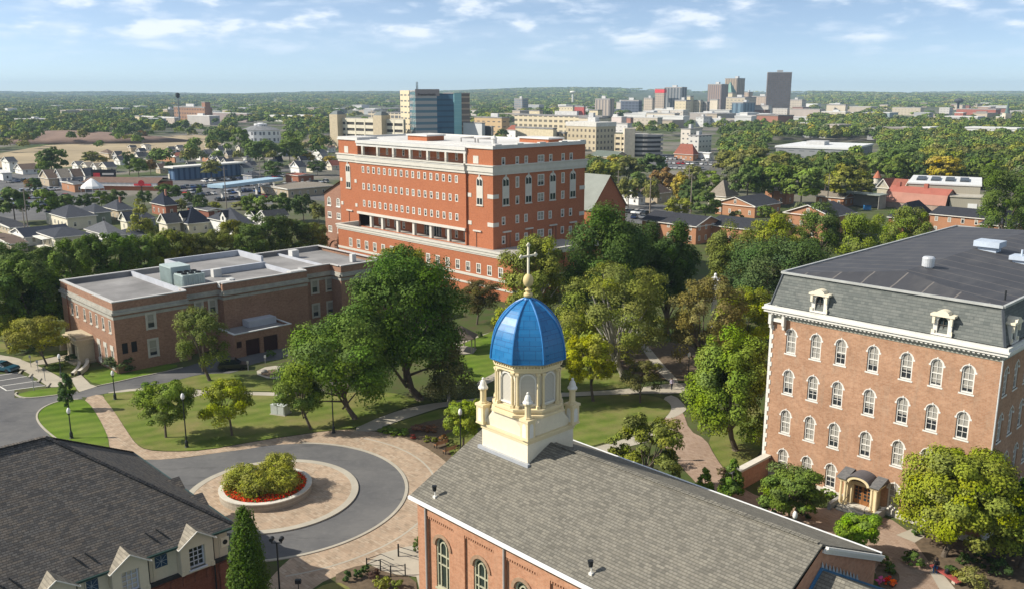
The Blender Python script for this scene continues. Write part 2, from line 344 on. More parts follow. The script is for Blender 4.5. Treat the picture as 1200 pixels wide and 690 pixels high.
# ------------------------------------------------------------------ window units: local x along the wall, -y outwards, z up from the sill
def arched_window(w_,h,fr=.13,parent=None,hood=True,mat=None,sill=True,glass=None,mull=True,name='window',dep=.16):
    mat=mat or WHITE; mb=MB(); hw=w_/2; O=arch_outline(hw,h,10); I=[(x*(hw-fr)/hw if abs(x)>1e-9 else 0,(z if z<1e-9 else (z-(h-hw))*(hw-fr)/hw+(h-hw))) for x,z in O]
    I=[(x,max(z,fr)) for x,z in I]; yo,yi=.02,dep
    for i in range(len(O)-1):
        a,b,c,d=O[i],O[i+1],I[i+1],I[i]
        mb.face([(a[0],yo,a[1]),(d[0],yo,d[1]),(c[0],yo,c[1]),(b[0],yo,b[1])]); mb.face([(d[0],yo,d[1]),(d[0],yi,d[1]),(c[0],yi,c[1]),(c[0],yo,c[1])])
    mb.box(-hw+.002,hw-.002,yo-.01,yi,0.002,fr+.02)
    mb.box(-hw+fr-.02,hw-fr+.02,.05,.13,h*.47-.05,h*.47+.05)
    if mull:
        mb.box(-.022,.022,.075,.12,fr,h-fr-.01); 
        for z in (h*.26,h*.70): mb.box(-hw+fr-.01,hw-fr+.01,.08,.12,z-.02,z+.02)
    if sill: mb.box(-hw-.13,hw+.13,-.12,.03,-.16,0)
    if hood:
        K=[(x*(hw+.10)/hw,(z-(h-hw))*(hw+.10)/hw+(h-hw)) for x,z in O[1:-1]]; J=[(x*(hw+.01)/hw,(z-(h-hw))*(hw+.01)/hw+(h-hw)) for x,z in O[1:-1]]
        for i in range(len(K)-1):
            a,b,c,d=K[i],K[i+1],J[i+1],J[i]
            mb.face([(a[0],-.09,a[1]),(d[0],-.09,d[1]),(c[0],-.09,c[1]),(b[0],-.09,b[1])]); mb.face([(a[0],-.09,a[1]),(b[0],-.09,b[1]),(b[0],.01,b[1]),(a[0],.01,a[1])])
        mb.box(-.07,.07,-.12,.0,h-.02,h+.2)
        for sx in (-1,1): mb.box(min(sx*(hw-.0),sx*(hw+.19)),max(sx*(hw-.0),sx*(hw+.19)),-.1,.0,h-hw-.14,h-hw+.05)
    o=mb.build(name,mat,parent); g=MB(); g.face([(x,.13,z) for x,z in I[::-1]]); 
    g.build('pane',glass or GLASSB,o); return o
def rect_window(w_,h,fr=.1,parent=None,mat=None,cols=2,rows=2,glass=None,sill=True,name='window',dep=.14,proud=0):
    mat=mat or WHITE; mb=MB(); hw=w_/2; y0,y1=.0-proud,dep
    mb.box(-hw,-hw+fr,y0,y1,0,h); mb.box(hw-fr,hw,y0,y1,0,h); mb.box(-hw+fr,hw-fr,y0,y1,0,fr); mb.box(-hw+fr,hw-fr,y0,y1,h-fr,h)
    for i in range(1,cols): x=-hw+fr+(w_-2*fr)*i/cols; mb.box(x-.03,x+.03,.05-proud,dep-.02,fr,h-fr)
    for i in range(1,rows): z=fr+(h-2*fr)*i/rows; mb.box(-hw+fr,hw-fr,.055-proud,dep-.025,z-.03,z+.03)
    if sill: mb.box(-hw-.1,hw+.1,-.1-proud,.02,-.14,-.002)
    o=mb.build(name,mat,parent); g=MB(); g.face([(-hw+fr,dep-.03,fr),(hw-fr,dep-.03,fr),(hw-fr,dep-.03,h-fr),(-hw+fr,dep-.03,h-fr)]); g.build('pane',glass or GLASSB,o); return o
FACE={'-q':((1,0),(0,-1),0),'+p':((0,1),(1,0),PI/2),'+q':((-1,0),(0,1),PI),'-p':((0,-1),(-1,0),-PI/2)}
def place_windows(proto,spots,parent,face,base,off=0):
    """spots: (u,z) along the wall line; base: the fixed wall coordinate; u is p for faces -q/+q and q for faces +p/-p, all local to the parent"""
    first=True; rz=FACE[face][2]
    for u,z in spots:
        loc=(u,base,z) if face in('-q','+q') else (base,u,z)
        if first: proto.parent=parent; proto.location=loc; proto.rotation_euler=(0,0,rz); first=False
        else: cp(proto,loc,rz,parent)
# ------------------------------------------------------------------ trees
LEAF=leafmat('leaves',.20); BARK=plain('bark',(.13,.105,.08),.95,0,.3,1.5); BARKP=plain('pale_bark',(.34,.32,.27),.9,0,.25,1.5)
def quads_mesh(name,C,Nn,size,tint,rng,mat,asp=.8):
    """leaf faces: centres C, normals Nn, sizes, tint (n x 3)"""
    n=len(C); t=rng.normal(size=(n,3)); u=np.cross(Nn,t); u/=np.linalg.norm(u,axis=1)[:,None]+1e-9; v=np.cross(Nn,u); s=size[:,None]
    P=np.stack([C-u*s*.5,C-v*s*.5*asp+Nn*s*.08,C+u*s*.5,C+v*s*.5*asp+Nn*s*.08],1).reshape(-1,3).astype(np.float32)
    me=bpy.data.meshes.new(name); me.vertices.add(4*n); me.vertices.foreach_set('co',P.ravel()); me.loops.add(4*n); me.loops.foreach_set('vertex_index',np.arange(4*n,dtype=np.int32))
    me.polygons.add(n); me.polygons.foreach_set('loop_start',np.arange(0,4*n,4,dtype=np.int32)); me.update(calc_edges=True)
    a=me.attributes.new('tint','FLOAT_COLOR','POINT'); T=np.ones((n,4),dtype=np.float32); T[:,:3]=tint; a.data.foreach_set('color',np.repeat(T,4,axis=0).ravel())
    me.materials.append(mat); return me
def unit(v): return v/(np.linalg.norm(v,axis=1)[:,None]+1e-9)
def crown_mesh(seed,rx,ry,rz,n,leaf,nc=40,shape='round',gap=.0,huev=.008,valv=.15,fluff=1.0):
    """leaf clumps spread through the volume of a crown; centre at the origin, returns mesh and clump centres"""
    rng=np.random.default_rng(seed); d=unit(rng.normal(size=(nc,3)))
    if shape=='round': d[:,2]=np.where(d[:,2]<-.75,-d[:,2]*.6,d[:,2]); d=unit(d)
    nc=int(nc*1.5); d=unit(np.concatenate([d,rng.normal(size=(nc-len(d),3))])); d[:,2]=np.where(d[:,2]<-.75,-d[:,2]*.6,d[:,2]) if shape=='round' else d[:,2]; f=rng.uniform(.3,1,nc)**.5*.86; c=d*f[:,None]; cr=rng.uniform(.13,.29,nc)*fluff
    if shape in('cone','column'):
        h=rng.uniform(-1,.96,nc); 
        wd=(1-h)/2*.85+.08 if shape=='cone' else np.sqrt(np.clip(1-np.abs(h*.93)**2.6,0,1))*.74*(1-.42*np.clip(h+.25,0,1.25))
        a=rng.uniform(0,2*PI,nc); r=rng.uniform(.35,1,nc)**.5*wd; c=np.stack([np.cos(a)*r,np.sin(a)*r,h*.93],1); cr=(.12+.22*wd)*rng.uniform(.8,1.25,nc)
    if shape=='round':
        lo=unit(rng.normal(size=(6,3))+np.array([0,0,.3])); c*=(.84+.24*np.max(np.clip(unit(c)@lo.T,0,1),axis=1)**3)[:,None]; u_=np.abs(unit(c)); c/=(np.sum(u_**3,axis=1)**(1/3))[:,None]**.8; c*=.93
    if shape=='vase': c[:,:2]*=(1+.25*c[:,2:3])
    wgt=cr**2*rng.uniform(.55,1.3,nc); k=rng.choice(nc,n,p=wgt/wgt.sum()); dd=unit(rng.normal(size=(n,3))); dd[:,2]=np.where(dd[:,2]<-.6,-dd[:,2]*.7,dd[:,2])
    rr=rng.uniform(.2,1,n)**.45; off=dd*(cr[k]*rr)[:,None]; 
    zz=.62 if shape in('cone','column') else .78
    C=c[k]*np.array([rx,ry,rz])+off*np.array([rx,ry,rz*zz])
    out=unit(C/np.array([rx,ry,rz])+1e-6); Nn=unit(dd*.9+out*.4+rng.normal(size=(n,3))*.34+np.array([0,0,.2]))
    val=(1+rng.normal(size=nc)*valv)[k]*(1+.12*np.clip(C[:,2]/rz,-1,1)*0)*(1+rng.normal(size=n)*.13); hue=.5+(rng.normal(size=nc)*huev)[k]+rng.normal(size=n)*.004; sat=np.clip(1+(rng.normal(size=nc)*.06)[k],.7,1.2)
    sz=leaf*rng.uniform(.65,1.35,n)
    return quads_mesh('crown',C,Nn,sz,np.stack([np.clip(val,.45,1.7),hue,sat],1),rng,LEAF),c*np.array([rx,ry,rz])
def trunk_mesh(h0,cz,centers,r,mat,rng,lean=(0,0),limbs=9,top=.5):
    """tapered trunk from the ground with limbs reaching the leaf clumps"""
    mb=MB(); z1=h0+ (cz-h0)*.55; bx,by=lean[0],lean[1]
    mb.tube((0,0,-.2),(0,0,.25),r*1.45,r*1.02,9); mb.tube((0,0,.2),(bx*.5,by*.5,h0),r*1.02,r*.85,9,cap=False); mb.tube((bx*.5,by*.5,h0),(bx,by,max(z1,h0+.3)),r*.85,r*.6,8)
    idx=list(range(len(centers))); rng.shuffle(idx)
    for i in idx[:limbs]:
        c=centers[i]; e=(c[0]+bx,c[1]+by,c[2]+cz); s=rng.uniform(.55,1.0); st=(bx*s,by*s,h0*.9+(max(z1,h0+.3)-h0*.9)*rng.uniform(0,.9))
        m=((st[0]+e[0])/2+rng.normal()*.2,(st[1]+e[1])/2+rng.normal()*.2,(st[2]*.45+e[2]*.55)); mb.tube(st,m,r*.42,r*.26,6,cap=False); mb.tube(m,e,r*.26,r*.06,5,cap=False)
    return mb
def hero_tree(name,label,cat,pos,cc,rad,h0,color,seed,n,leaf,shape='round',nc=40,trunk_r=None,bark=None,group=None,limbs=9,huev=.007,valv=.09,fluff=1.0):
    """pos: ground point; cc: crown centre relative to pos; rad: crown radii"""
    rt=root(name,label,cat,pos,0,group); me,c=crown_mesh(seed,*[r*1.07 for r in rad],int(n*2.3),leaf*.65,nc,shape,huev=huev,valv=valv,fluff=fluff)
    rng=np.random.default_rng(seed+7); tr=trunk_r or max(.08,.024*rad[2]*2)
    if shape in('cone','column'):
        mb=MB(); mb.tube((0,0,-.2),(cc[0],cc[1],cc[2]+rad[2]*.8),tr,tr*.2,8); 
    else: mb=trunk_mesh(h0,cc[2],c,tr,bark or BARK,rng,(cc[0],cc[1]),limbs)
    mb.build('trunk',bark or BARK,rt)
    o=bpy.data.objects.new('crown',me); COL.objects.link(o); o.parent=rt; o.location=cc; o.color=(*[min(.5,x*k) for x,k in zip(color,(1.62,1.52,.95))],1); return rt
def shrub(name,label,cat,pos,r,h,color,seed,n=900,leaf=.22,group=None,shape='dome',flat=1):
    rng=np.random.default_rng(seed); nc=max(6,int(n/70)); me,c=crown_mesh(seed,r,r*flat,h*.55,n,leaf,nc,'round' if shape=='dome' else shape,fluff=1.25,valv=.12)
    o=bpy.data.objects.new(name,me); COL.objects.link(o); o.location=(pos[0],pos[1],(pos[2] if len(pos)>2 else 0)+h*.45); o.color=(*color,1); tag(o,label,cat,group)
    return o
GREEN=dict(dark=(.052,.092,.026),deep=(.066,.116,.028),mid=(.095,.155,.030),bright=(.150,.235,.032),lime=(.22,.26,.035),yellow=(.40,.37,.025),olive=(.122,.148,.036),grey=(.140,.17,.088),brown=(.13,.115,.052),rust=(.25,.14,.05),blue=(.060,.11,.062))
# ------------------------------------------------------------------ the ground
def groundmat():
    t=NT('open_ground'); v=t.pos(); g=t.mix(t.noise(.05,6,.6,v,.35,.68),(.055,.085,.022),(.10,.115,.04)); g=t.mix(t.noise(.4,4,.6,v,.45,.7),g,(.085,.075,.04))
    u=t.mix(t.noise(.03,4,.6,v,.4,.6),(.12,.115,.10),(.21,.19,.16)); u=t.mix(t.noise(.014,5,.65,v,.44,.56),u,(.075,.10,.035))
    ln=t.n('ShaderNodeVectorMath',operation='LENGTH'); t.L.new(v,ln.inputs[0]); r=t.n('ShaderNodeMapRange'); r.inputs[1].default_value=260; r.inputs[2].default_value=420; t.L.new(ln.outputs['Value'],r.inputs[0])
    x=t.mix(r.outputs[0],g,u); t.bump(t.noise(1.5,4,.6,v),.3,.1); return t.fin(x,.95,0,.1)
def asphmat(name,a,b):
    t=NT(name); v=t.pos(); x=t.mix(t.noise(.12,6,.62,v,.38,.62),a,b); x=t.mix(t.math('MULTIPLY',t.noise(1.6,4,.7,v,.5,.75),.35),x,sc3(b,1.25)); 
    x=t.mix(t.math('MULTIPLY',t.noise(.5,8,.75,t.mapv(v,(.25,1.2,1)),.55,.63),.5),x,sc3(a,.62)); t.bump(t.noise(14,3,.6,v),.2,.02); return t.fin(x,.88,0,.25)
def lawnmat(green=0):
    t=NT('green_lawn' if green else 'mown_lawn'); v=t.pos(); rot=t.n('ShaderNodeMapping'); rot.inputs['Rotation'].default_value=(0,0,R(62)); t.L.new(v,rot.inputs[0]); sp=t.n('ShaderNodeSeparateXYZ'); t.L.new(rot.outputs[0],sp.inputs[0])
    s=t.math('SINE',t.math('MULTIPLY',sp.outputs[0],2.6)); f=t.math('ADD',t.math('MULTIPLY',s,.17),t.noise(.3,5,.6,v)); r=t.n('ShaderNodeMapRange'); r.inputs[1].default_value=.3; r.inputs[2].default_value=.72; t.L.new(f,r.inputs[0])
    x=t.mix(r.outputs[0],(.085,.150,.014) if green else (.098,.140,.022),(.13,.205,.022) if green else (.150,.190,.038)); x=t.mix(t.math('MULTIPLY',t.noise(.16,6,.65,v,.42,.70),.25 if green else .8),x,(.25,.205,.09)); x=t.mix(t.math('MULTIPLY',t.noise(5,3,.7,v,.5,.75),.35),x,(.06,.10,.018))
    t.bump(t.noise(9,4,.7,v),.5,.08); return t.fin(x,.95,0,.1)
def pavermat(name,c1,c2,c3,s=.5):
    t=NT(name); v=t.pos(); rot=t.n('ShaderNodeMapping'); rot.inputs['Rotation'].default_value=(0,0,R(45)); t.L.new(v,rot.inputs[0])
    b=t.n('ShaderNodeTexBrick'); t.L.new(rot.outputs[0],b.inputs['Vector']); b.inputs['Scale'].default_value=1; b.inputs['Brick Width'].default_value=s; b.inputs['Row Height'].default_value=s*.5; b.inputs['Mortar Size'].default_value=.012
    t.set(b.inputs['Color1'],c1); t.set(b.inputs['Color2'],c2); t.set(b.inputs['Mortar'],sc3(c1,.55)); b.inputs['Bias'].default_value=0
    vo=t.n('ShaderNodeTexVoronoi'); vo.inputs['Scale'].default_value=1.9; t.L.new(v,vo.inputs['Vector']); sp=t.n('ShaderNodeSeparateColor'); t.L.new(vo.outputs['Color'],sp.inputs[0])
    x=t.mix(t.math('MULTIPLY',sp.outputs[0],.7),b.outputs[0],c3); x=t.mix(t.math('MULTIPLY',t.noise(.25,5,.65,v,.4,.75),.45),x,sc3(c1,.72)); return t.fin(x,.9,0,.2)
def concmat(name,c):
    t=NT(name); v=t.pos(); x=t.mix(t.noise(.3,6,.65,v,.3,.75),sc3(c,1.08),sc3(c,.78)); x=t.mix(t.math('MULTIPLY',t.noise(4,3,.6,v,.5,.7),.25),x,sc3(c,.7)); return t.fin(x,.9,0,.2)
GRD=groundmat(); ASPH=asphmat('road_asphalt',(.095,.095,.098),(.145,.142,.137)); ASPHD=asphmat('newer_asphalt',(.105,.105,.106),(.150,.147,.142)); LAWN=lawnmat(); LAWNG=lawnmat(1); CONC=concmat('path_concrete',(.44,.40,.32)); KERB=concmat('kerb_concrete',(.43,.395,.32))
PAVE=pavermat('tan_brick_pavers',(.30,.225,.155),(.475,.385,.285),(.47,.345,.24),.62); PAVER=pavermat('worn_red_pavers',(.29,.20,.14),(.42,.31,.23),(.35,.26,.20)); MULCH=plain('bark_mulch',(.13,.095,.06),.95,0,.35,2.0)
FIELD=plain('dry_field',(.34,.27,.165),.95,0,.3,.02)
def struct(o): o['kind']='structure'; return o
gx=[-11800,-6000,-3000,-1500,-800]+list(range(-400,401,20))+[800,1500,3000,6000,11800]; gy=[-250]+list(range(0,421,20))+[600,900,1500,2500,4500,8000,11800]
me=bpy.data.meshes.new('ground'); nx=len(gx); me.from_pydata([(x,y,0) for y in gy for x in gx],[],[(j*nx+i,j*nx+i+1,(j+1)*nx+i+1,(j+1)*nx+i) for j in range(len(gy)-1) for i in range(nx-1)]); me.materials.append(GRD); o=bpy.data.objects.new('ground',me); COL.objects.link(o); struct(o)
def chaikin(P,it=2,closed=True):
    for _ in range(it):
        Q=[]; n=len(P)
        for i in range(n if closed else n-1):
            a,b=P[i],P[(i+1)%n]; Q+=[(a[0]*.75+b[0]*.25,a[1]*.75+b[1]*.25),(a[0]*.25+b[0]*.75,a[1]*.25+b[1]*.75)]
        P=Q if closed else [P[0]]+Q+[P[-1]]
    return P
def sheet(name,pixels,z,mat,smooth=2,kind='structure',raw=False):
    P=pixels if raw else [G(*p) for p in pixels]; P=chaikin(P,smooth) if smooth else P
    a=sum(P[i][0]*P[(i+1)%len(P)][1]-P[(i+1)%len(P)][0]*P[i][1] for i in range(len(P))); P=P if a>0 else P[::-1]
    bm=bmesh.new(); vs=[bm.verts.new((x,y,z)) for x,y in P]; f=bm.faces.new(vs); f.normal_update(); bmesh.ops.triangulate(bm,faces=[f],ngon_method='EAR_CLIP'); me=bpy.data.meshes.new(name); bm.to_mesh(me); bm.free()
    me.materials.append(mat); o=bpy.data.objects.new(name,me); COL.objects.link(o); o['kind']=kind; return o
def strip(name,pts,wd,z0,z1,mat,closed=False,smooth=2,raw=False):
    P=pts if raw else [G(*p) for p in pts]; P=chaikin(P,smooth,closed) if smooth else P; n=len(P); mb=MB(); off=[]
    for i in range(n):
        a=P[(i-1)%n] if (closed or i>0) else P[i]; b=P[(i+1)%n] if (closed or i<n-1) else P[i]; d=(b[0]-a[0],b[1]-a[1]); l=math.hypot(*d) or 1; nx,ny=-d[1]/l*wd/2,d[0]/l*wd/2
        off.append(((P[i][0]+nx,P[i][1]+ny),(P[i][0]-nx,P[i][1]-ny)))
    for i in range(n if closed else n-1):
        (a,b),(c,d)=off[i],off[(i+1)%n]; mb.face([(*b,z1),(*d,z1),(*c,z1),(*a,z1)]); mb.face([(*a,z0),(*a,z1),(*c,z1),(*c,z0)][::-1]); mb.face([(*b,z0),(*b,z1),(*d,z1),(*d,z0)])
    return struct(mb.build(name,mat))
def circ(c,r,n=72,a0=0,a1=2*PI): return [(c[0]+r*math.cos(a0+(a1-a0)*i/n),c[1]+r*math.sin(a0+(a1-a0)*i/n)) for i in range(n)]
RC=(-25.7,89.0)
# asphalt: car park, drive and the circle
sheet('road',[(-80,424),(-20,440),(20,436),(54,452),(17,456),(17,466),(69,462.7),(91,458),(97,467),(70,470),(49,479),(42,487),(48,497),(80,520),(120,560),(-60,620),(-120,520)],.02,ASPH,0)
sheet('road',[(91,458),(113,452.7),(140,447),(161,442),(187,437),(217,430),(238,423),(285,409),(345,404),(336,420),(300,424),(275,437),(252,437),(230,439),(205,446),(160,455),(120,461),(97,467)],.022,ASPH,1)
struct(sheet('drive',[(110,535),(150,541),(177,538),(212,537),(250,531),(300,524),(322,521),(330,600),(250,600),(190,600),(120,580)],.024,ASPHD,1))
mb=MB(); mb.prism(circ(RC,14.2),.0,.028); struct(mb.build('circular_drive',ASPHD))
# brick aprons and paths
sheet('brick_apron',[(285,519),(330,513),(380,507),(415,503.5),(440,505),(470,510),(495,521),(520,538),(530,548),(560,600),(520,650),(488,650),(440,658),(400,672),(372,684),(352,705),(320,740),(280,740),(300,690),(400,600),(330,540)],.014,PAVE,1)
strip('paving_band',circ(RC,17.55,60,-1.25,1.30),.22,.0,.022,KERB,raw=True,smooth=0)
strip('kerb',circ(RC,14.32,80,-1.6,1.62),.34,.0,.09,KERB,raw=True,smooth=0)
sheet('brick_path',[(97,466.5),(118,461),(126,470),(136,485),(150,507),(160,521),(172,527.5),(200,529.3),(240,528),(300,517),(340,511),(385,504.5),(415,503),(440,506),(410,522),(340,516),(300,524.5),(250,531),(212,536.5),(177,539),(140,536),(127,523),(118,497),(108,476)],.036,PAVE,1)
mb=MB(); mb.prism(circ((RC[0],RC[1]),8.9),.0,.14); struct(mb.build('traffic_island',PAVE)); strip('kerb',circ(RC,8.75,72),.75,.0,.165,KERB,closed=True,raw=True,smooth=0)
# lawns
L1=[(42,487),(48,479),(60,473),(74,469),(97,467.5),(106,474),(116,490),(124,506),(128,518),(128,545),(90,545),(60,512),(46,497)]
sheet('lawn',L1,.07,LAWNG,2); strip('kerb',[(92,468),(74,469),(60,473),(48,479),(42,487),(46,497),(60,510),(80,524)],.22,.0,.13,KERB)
L2=[(118,462),(135,460.5),(160,457.5),(207,458),(250,462),(300,463),(350,465),(400,461),(440,458),(470,462),(494,470),(476,476),(442,490),(415,502.5),(385,504),(340,510.5),(300,516.5),(240,527.5),(200,528.8),(172,527),(160,520.5),(150,506.5),(136,484.5)]
sheet('lawn',L2,.072,LAWN,1)
sheet('footpath',[(116,461.5),(160,454.3),(207,454),(250,458.6),(300,459),(350,460.5),(380,455),(380,459),(350,464.5),(300,463),(250,462.4),(207,458),(160,458)],.05,CONC,1)
sheet('lawn',[(172,452.4),(205,446.4),(232,439.2),(255,437.5),(277,438),(290,445),(350,446),(380,450),(350,459.5),(300,458),(250,457.8),(207,453.4)],.066,LAWN,1)
sheet('footpath',[(410,504.5),(440,490.5),(470,480),(500,473.5),(524,470.5),(600,462),(700,458.5),(755,453.5),(785,449.5),(820,448),(818,456),(788,462),(762,460.5),(700,463),(600,467),(522,475.5),(492,485),(457,496.5),(439,506)],.055,CONC,1)
sheet('planting_bed',[(440,506),(458,498),(492,487),(524,477),(545,480),(552,520),(545,552),(531,549),(520,538),(495,521),(468,511)],.052,MULCH,1)
sheet('lawn',[(440,505),(458,497.6),(492,486.6),(524,477),(526,489),(490,496),(470,508)],.074,LAWN,1)
sheet('lawn',[(518,512),(530,505),(552,500),(566,540),(548,556),(532,540)],.074,LAWN,1)
sheet('brick_path',[(782,487),(790,476),(800,481),(808,505),(827,514),(838,535),(851,553),(870,575),(930,594),(1000,596),(1062,614),(1112,680),(1150,740),(1040,740),(1030,660),(930,620),(850,600),(810,560),(776,522),(770,500)],.044,PAVER,1)
sheet('footpath',[(776,466),(790,462),(806,478),(800,484),(783,492),(776,484)],.05,CONC,1)
sheet('footpath',[(690,526),(740,512),(780,498),(790,503),(770,515),(700,532)],.05,CONC,0)
sheet('lawn',[(650,470),(672,466),(700,463.5),(740,462),(772,464.5),(788,474),(784,486),(768,497),(735,511),(700,521),(688,524),(660,520)],.07,LAWN,2)
sheet('lawn',[(650,430),(700,425),(730,432),(750,445),(740,453),(700,457.6),(650,461)],.064,LAWN,1)
sheet('lawn',[(828,514),(848,500),(870,482),(892,470),(897,520),(880,545),(868,570),(851,552),(838,534)],.07,LAWN,1)
sheet('lawn',[(520,412),(560,395),(600,380),(620,384),(602,420),(582,440),(556,449),(530,452),(505,430)],.068,LAWNG,1)
sheet('footpath',[(556,449),(582,436),(600,420),(610,424),(585,443),(562,454)],.076,CONC,1)
sheet('footpath',[(500,405),(545,398),(590,385),(590,388),(545,402),(505,409)],.06,CONC,0)
sheet('footpath',[(-30,409),(0,416),(20,418.7),(33,424.7),(45,428.7),(60,436),(73,443.4),(80,447),(70,453.2),(57,453.5),(40,441),(20,430.5),(-30,423)],.05,CONC,1)
sheet('footpath',[(33,424.7),(72,416.5),(86,414.5),(96,418),(86,420),(45,428.4)],.052,CONC,1)
sheet('footpath',[(83,443.5),(95,439),(106,450),(114,452.6),(93,459),(90,456)],.05,CONC,0)
sheet('lawn',[(17.4,462.5),(40,457),(70,453.5),(88,452),(90,457.5),(69,462.2),(30,466.5)],.07,LAWNG,1); strip('kerb',[(88,458.6),(69,462.8),(30,467.2),(17,462.6),(20,459.6)],.22,.0,.13,KERB)
sheet('lawn',[(94,438),(110,433),(150,428),(190,426),(214,428),(187,436.3),(161,441.4),(140,446.4),(113,452)],.066,LAWNG,1); strip('kerb',[(113,452.5),(140,447),(161,442),(187,437),(214,430.5)],.2,.0,.13,KERB)
sheet('lawn',[(22,421),(45,408),(75,405),(86,412),(60,418),(35,424)],.06,LAWN,1); sheet('lawn',[(-40,405),(0,398),(15,408),(0,414)],.06,LAWN,1)
sheet('planting_bed',[(48,430),(70,424),(92,422),(98,430),(92,438),(75,443)],.058,LAWN,1)
strip('kerb_wall',[(86,414.5),(97,418),(103.5,425),(102,432),(93,439.5)],.5,0,.75,STONE); strip('kerb_wall',[(82,419),(90,421),(94,426),(92,433),(85,440)],.4,0,.5,STONE)
sheet('footpath',[(296,437),(315,428),(345,430),(340,441),(318,445)],.062,CONC,1); sheet('planting_bed',[(303,438),(318,432),(334,434),(330,440),(315,442)],.068,MULCH,1)
sheet('footpath',[(218,462.5),(231,459.3),(237.5,462.5),(224,466.5)],.085,CONC,0)
# plaza by the chapel door, beds and grass
sheet('plaza',[(430,660),(446,649),(470,642),(500,636),(520,660),(515,720),(495,705),(488,676),(455,672)],.06,CONC,0)
sheet('planting_bed',[(388,676),(410,665),(432,661),(455,672),(487,677),(490,700),(450,712),(410,705)],.064,MULCH,1)
sheet('lawn',[(355,705),(372,688),(395,681),(412,690),(430,712),(400,740),(350,740)],.072,LAWN,1)
sheet('planting_bed',[(1060,620),(1100,628),(1160,640),(1230,660),(1230,740),(1150,740),(1112,690)],.06,MULCH,1)
sheet('footpath',[(1050,627),(1068,620),(1085,628),(1072,636)],.07,CONC,0); sheet('footpath',[(1089,670),(1100,667),(1119,690),(1130,712),(1115,715)],.075,CONC,0)
sheet('planting_bed',[(1024,660),(1046,665),(1056,676),(1048,690),(1030,692)],.066,MULCH,1)
sheet('planting_bed',[(880,575),(905,560),(940,573),(965,585),(950,592),(915,592)],.06,MULCH,1)
sheet('footpath',[(786,450),(768,432),(752,408),(740,392),(746,390),(760,406),(778,428),(798,449)],.056,CONC,1)
sheet('planting_bed',[(640,420),(700,395),(780,400),(860,410),(890,440),(850,447),(790,446),(740,440),(690,424)],.05,MULCH,1)
# painted lines and wheel stops in the car park
LINEW=plain('line_paint',(.66,.65,.60),.8,0,.12)
for a,b in [((22,436),(-4,440)),((32,440.5),(-2,446)),((43,446),(2,452)),((53,451.5),(8,457.5)),((8,457.5),(-6,449)),((-2,446),(-10,441))]:
    strip('parking_line',[a,b],.18,.02,.03,LINEW,smooth=0)
for i,(x,y) in enumerate([(24,436.2),(35.5,440.5),(46,445.8),(56.5,451.5)]):
    X,Y=G(x,y); mb=MB(X,Y); a=G(x-3,y+4.3); d=Vector((a[0]-X,a[1]-Y,0)).normalized()*.95; mb.beam((X-d.x,Y-d.y,.09),(X+d.x,Y+d.y,.09),.3,.17); o=mb.build('wheel_stop',KERB,loc=(X,Y,.02))
    tag(o,['pale concrete wheel stop of the car park, one next to the blue car','second concrete wheel stop out from the blue car','third concrete wheel stop out from the blue car','concrete wheel stop of the car park closest to the grass strip'][i].replace('closest','next'),'wheel stop','wheel stops of the car park')
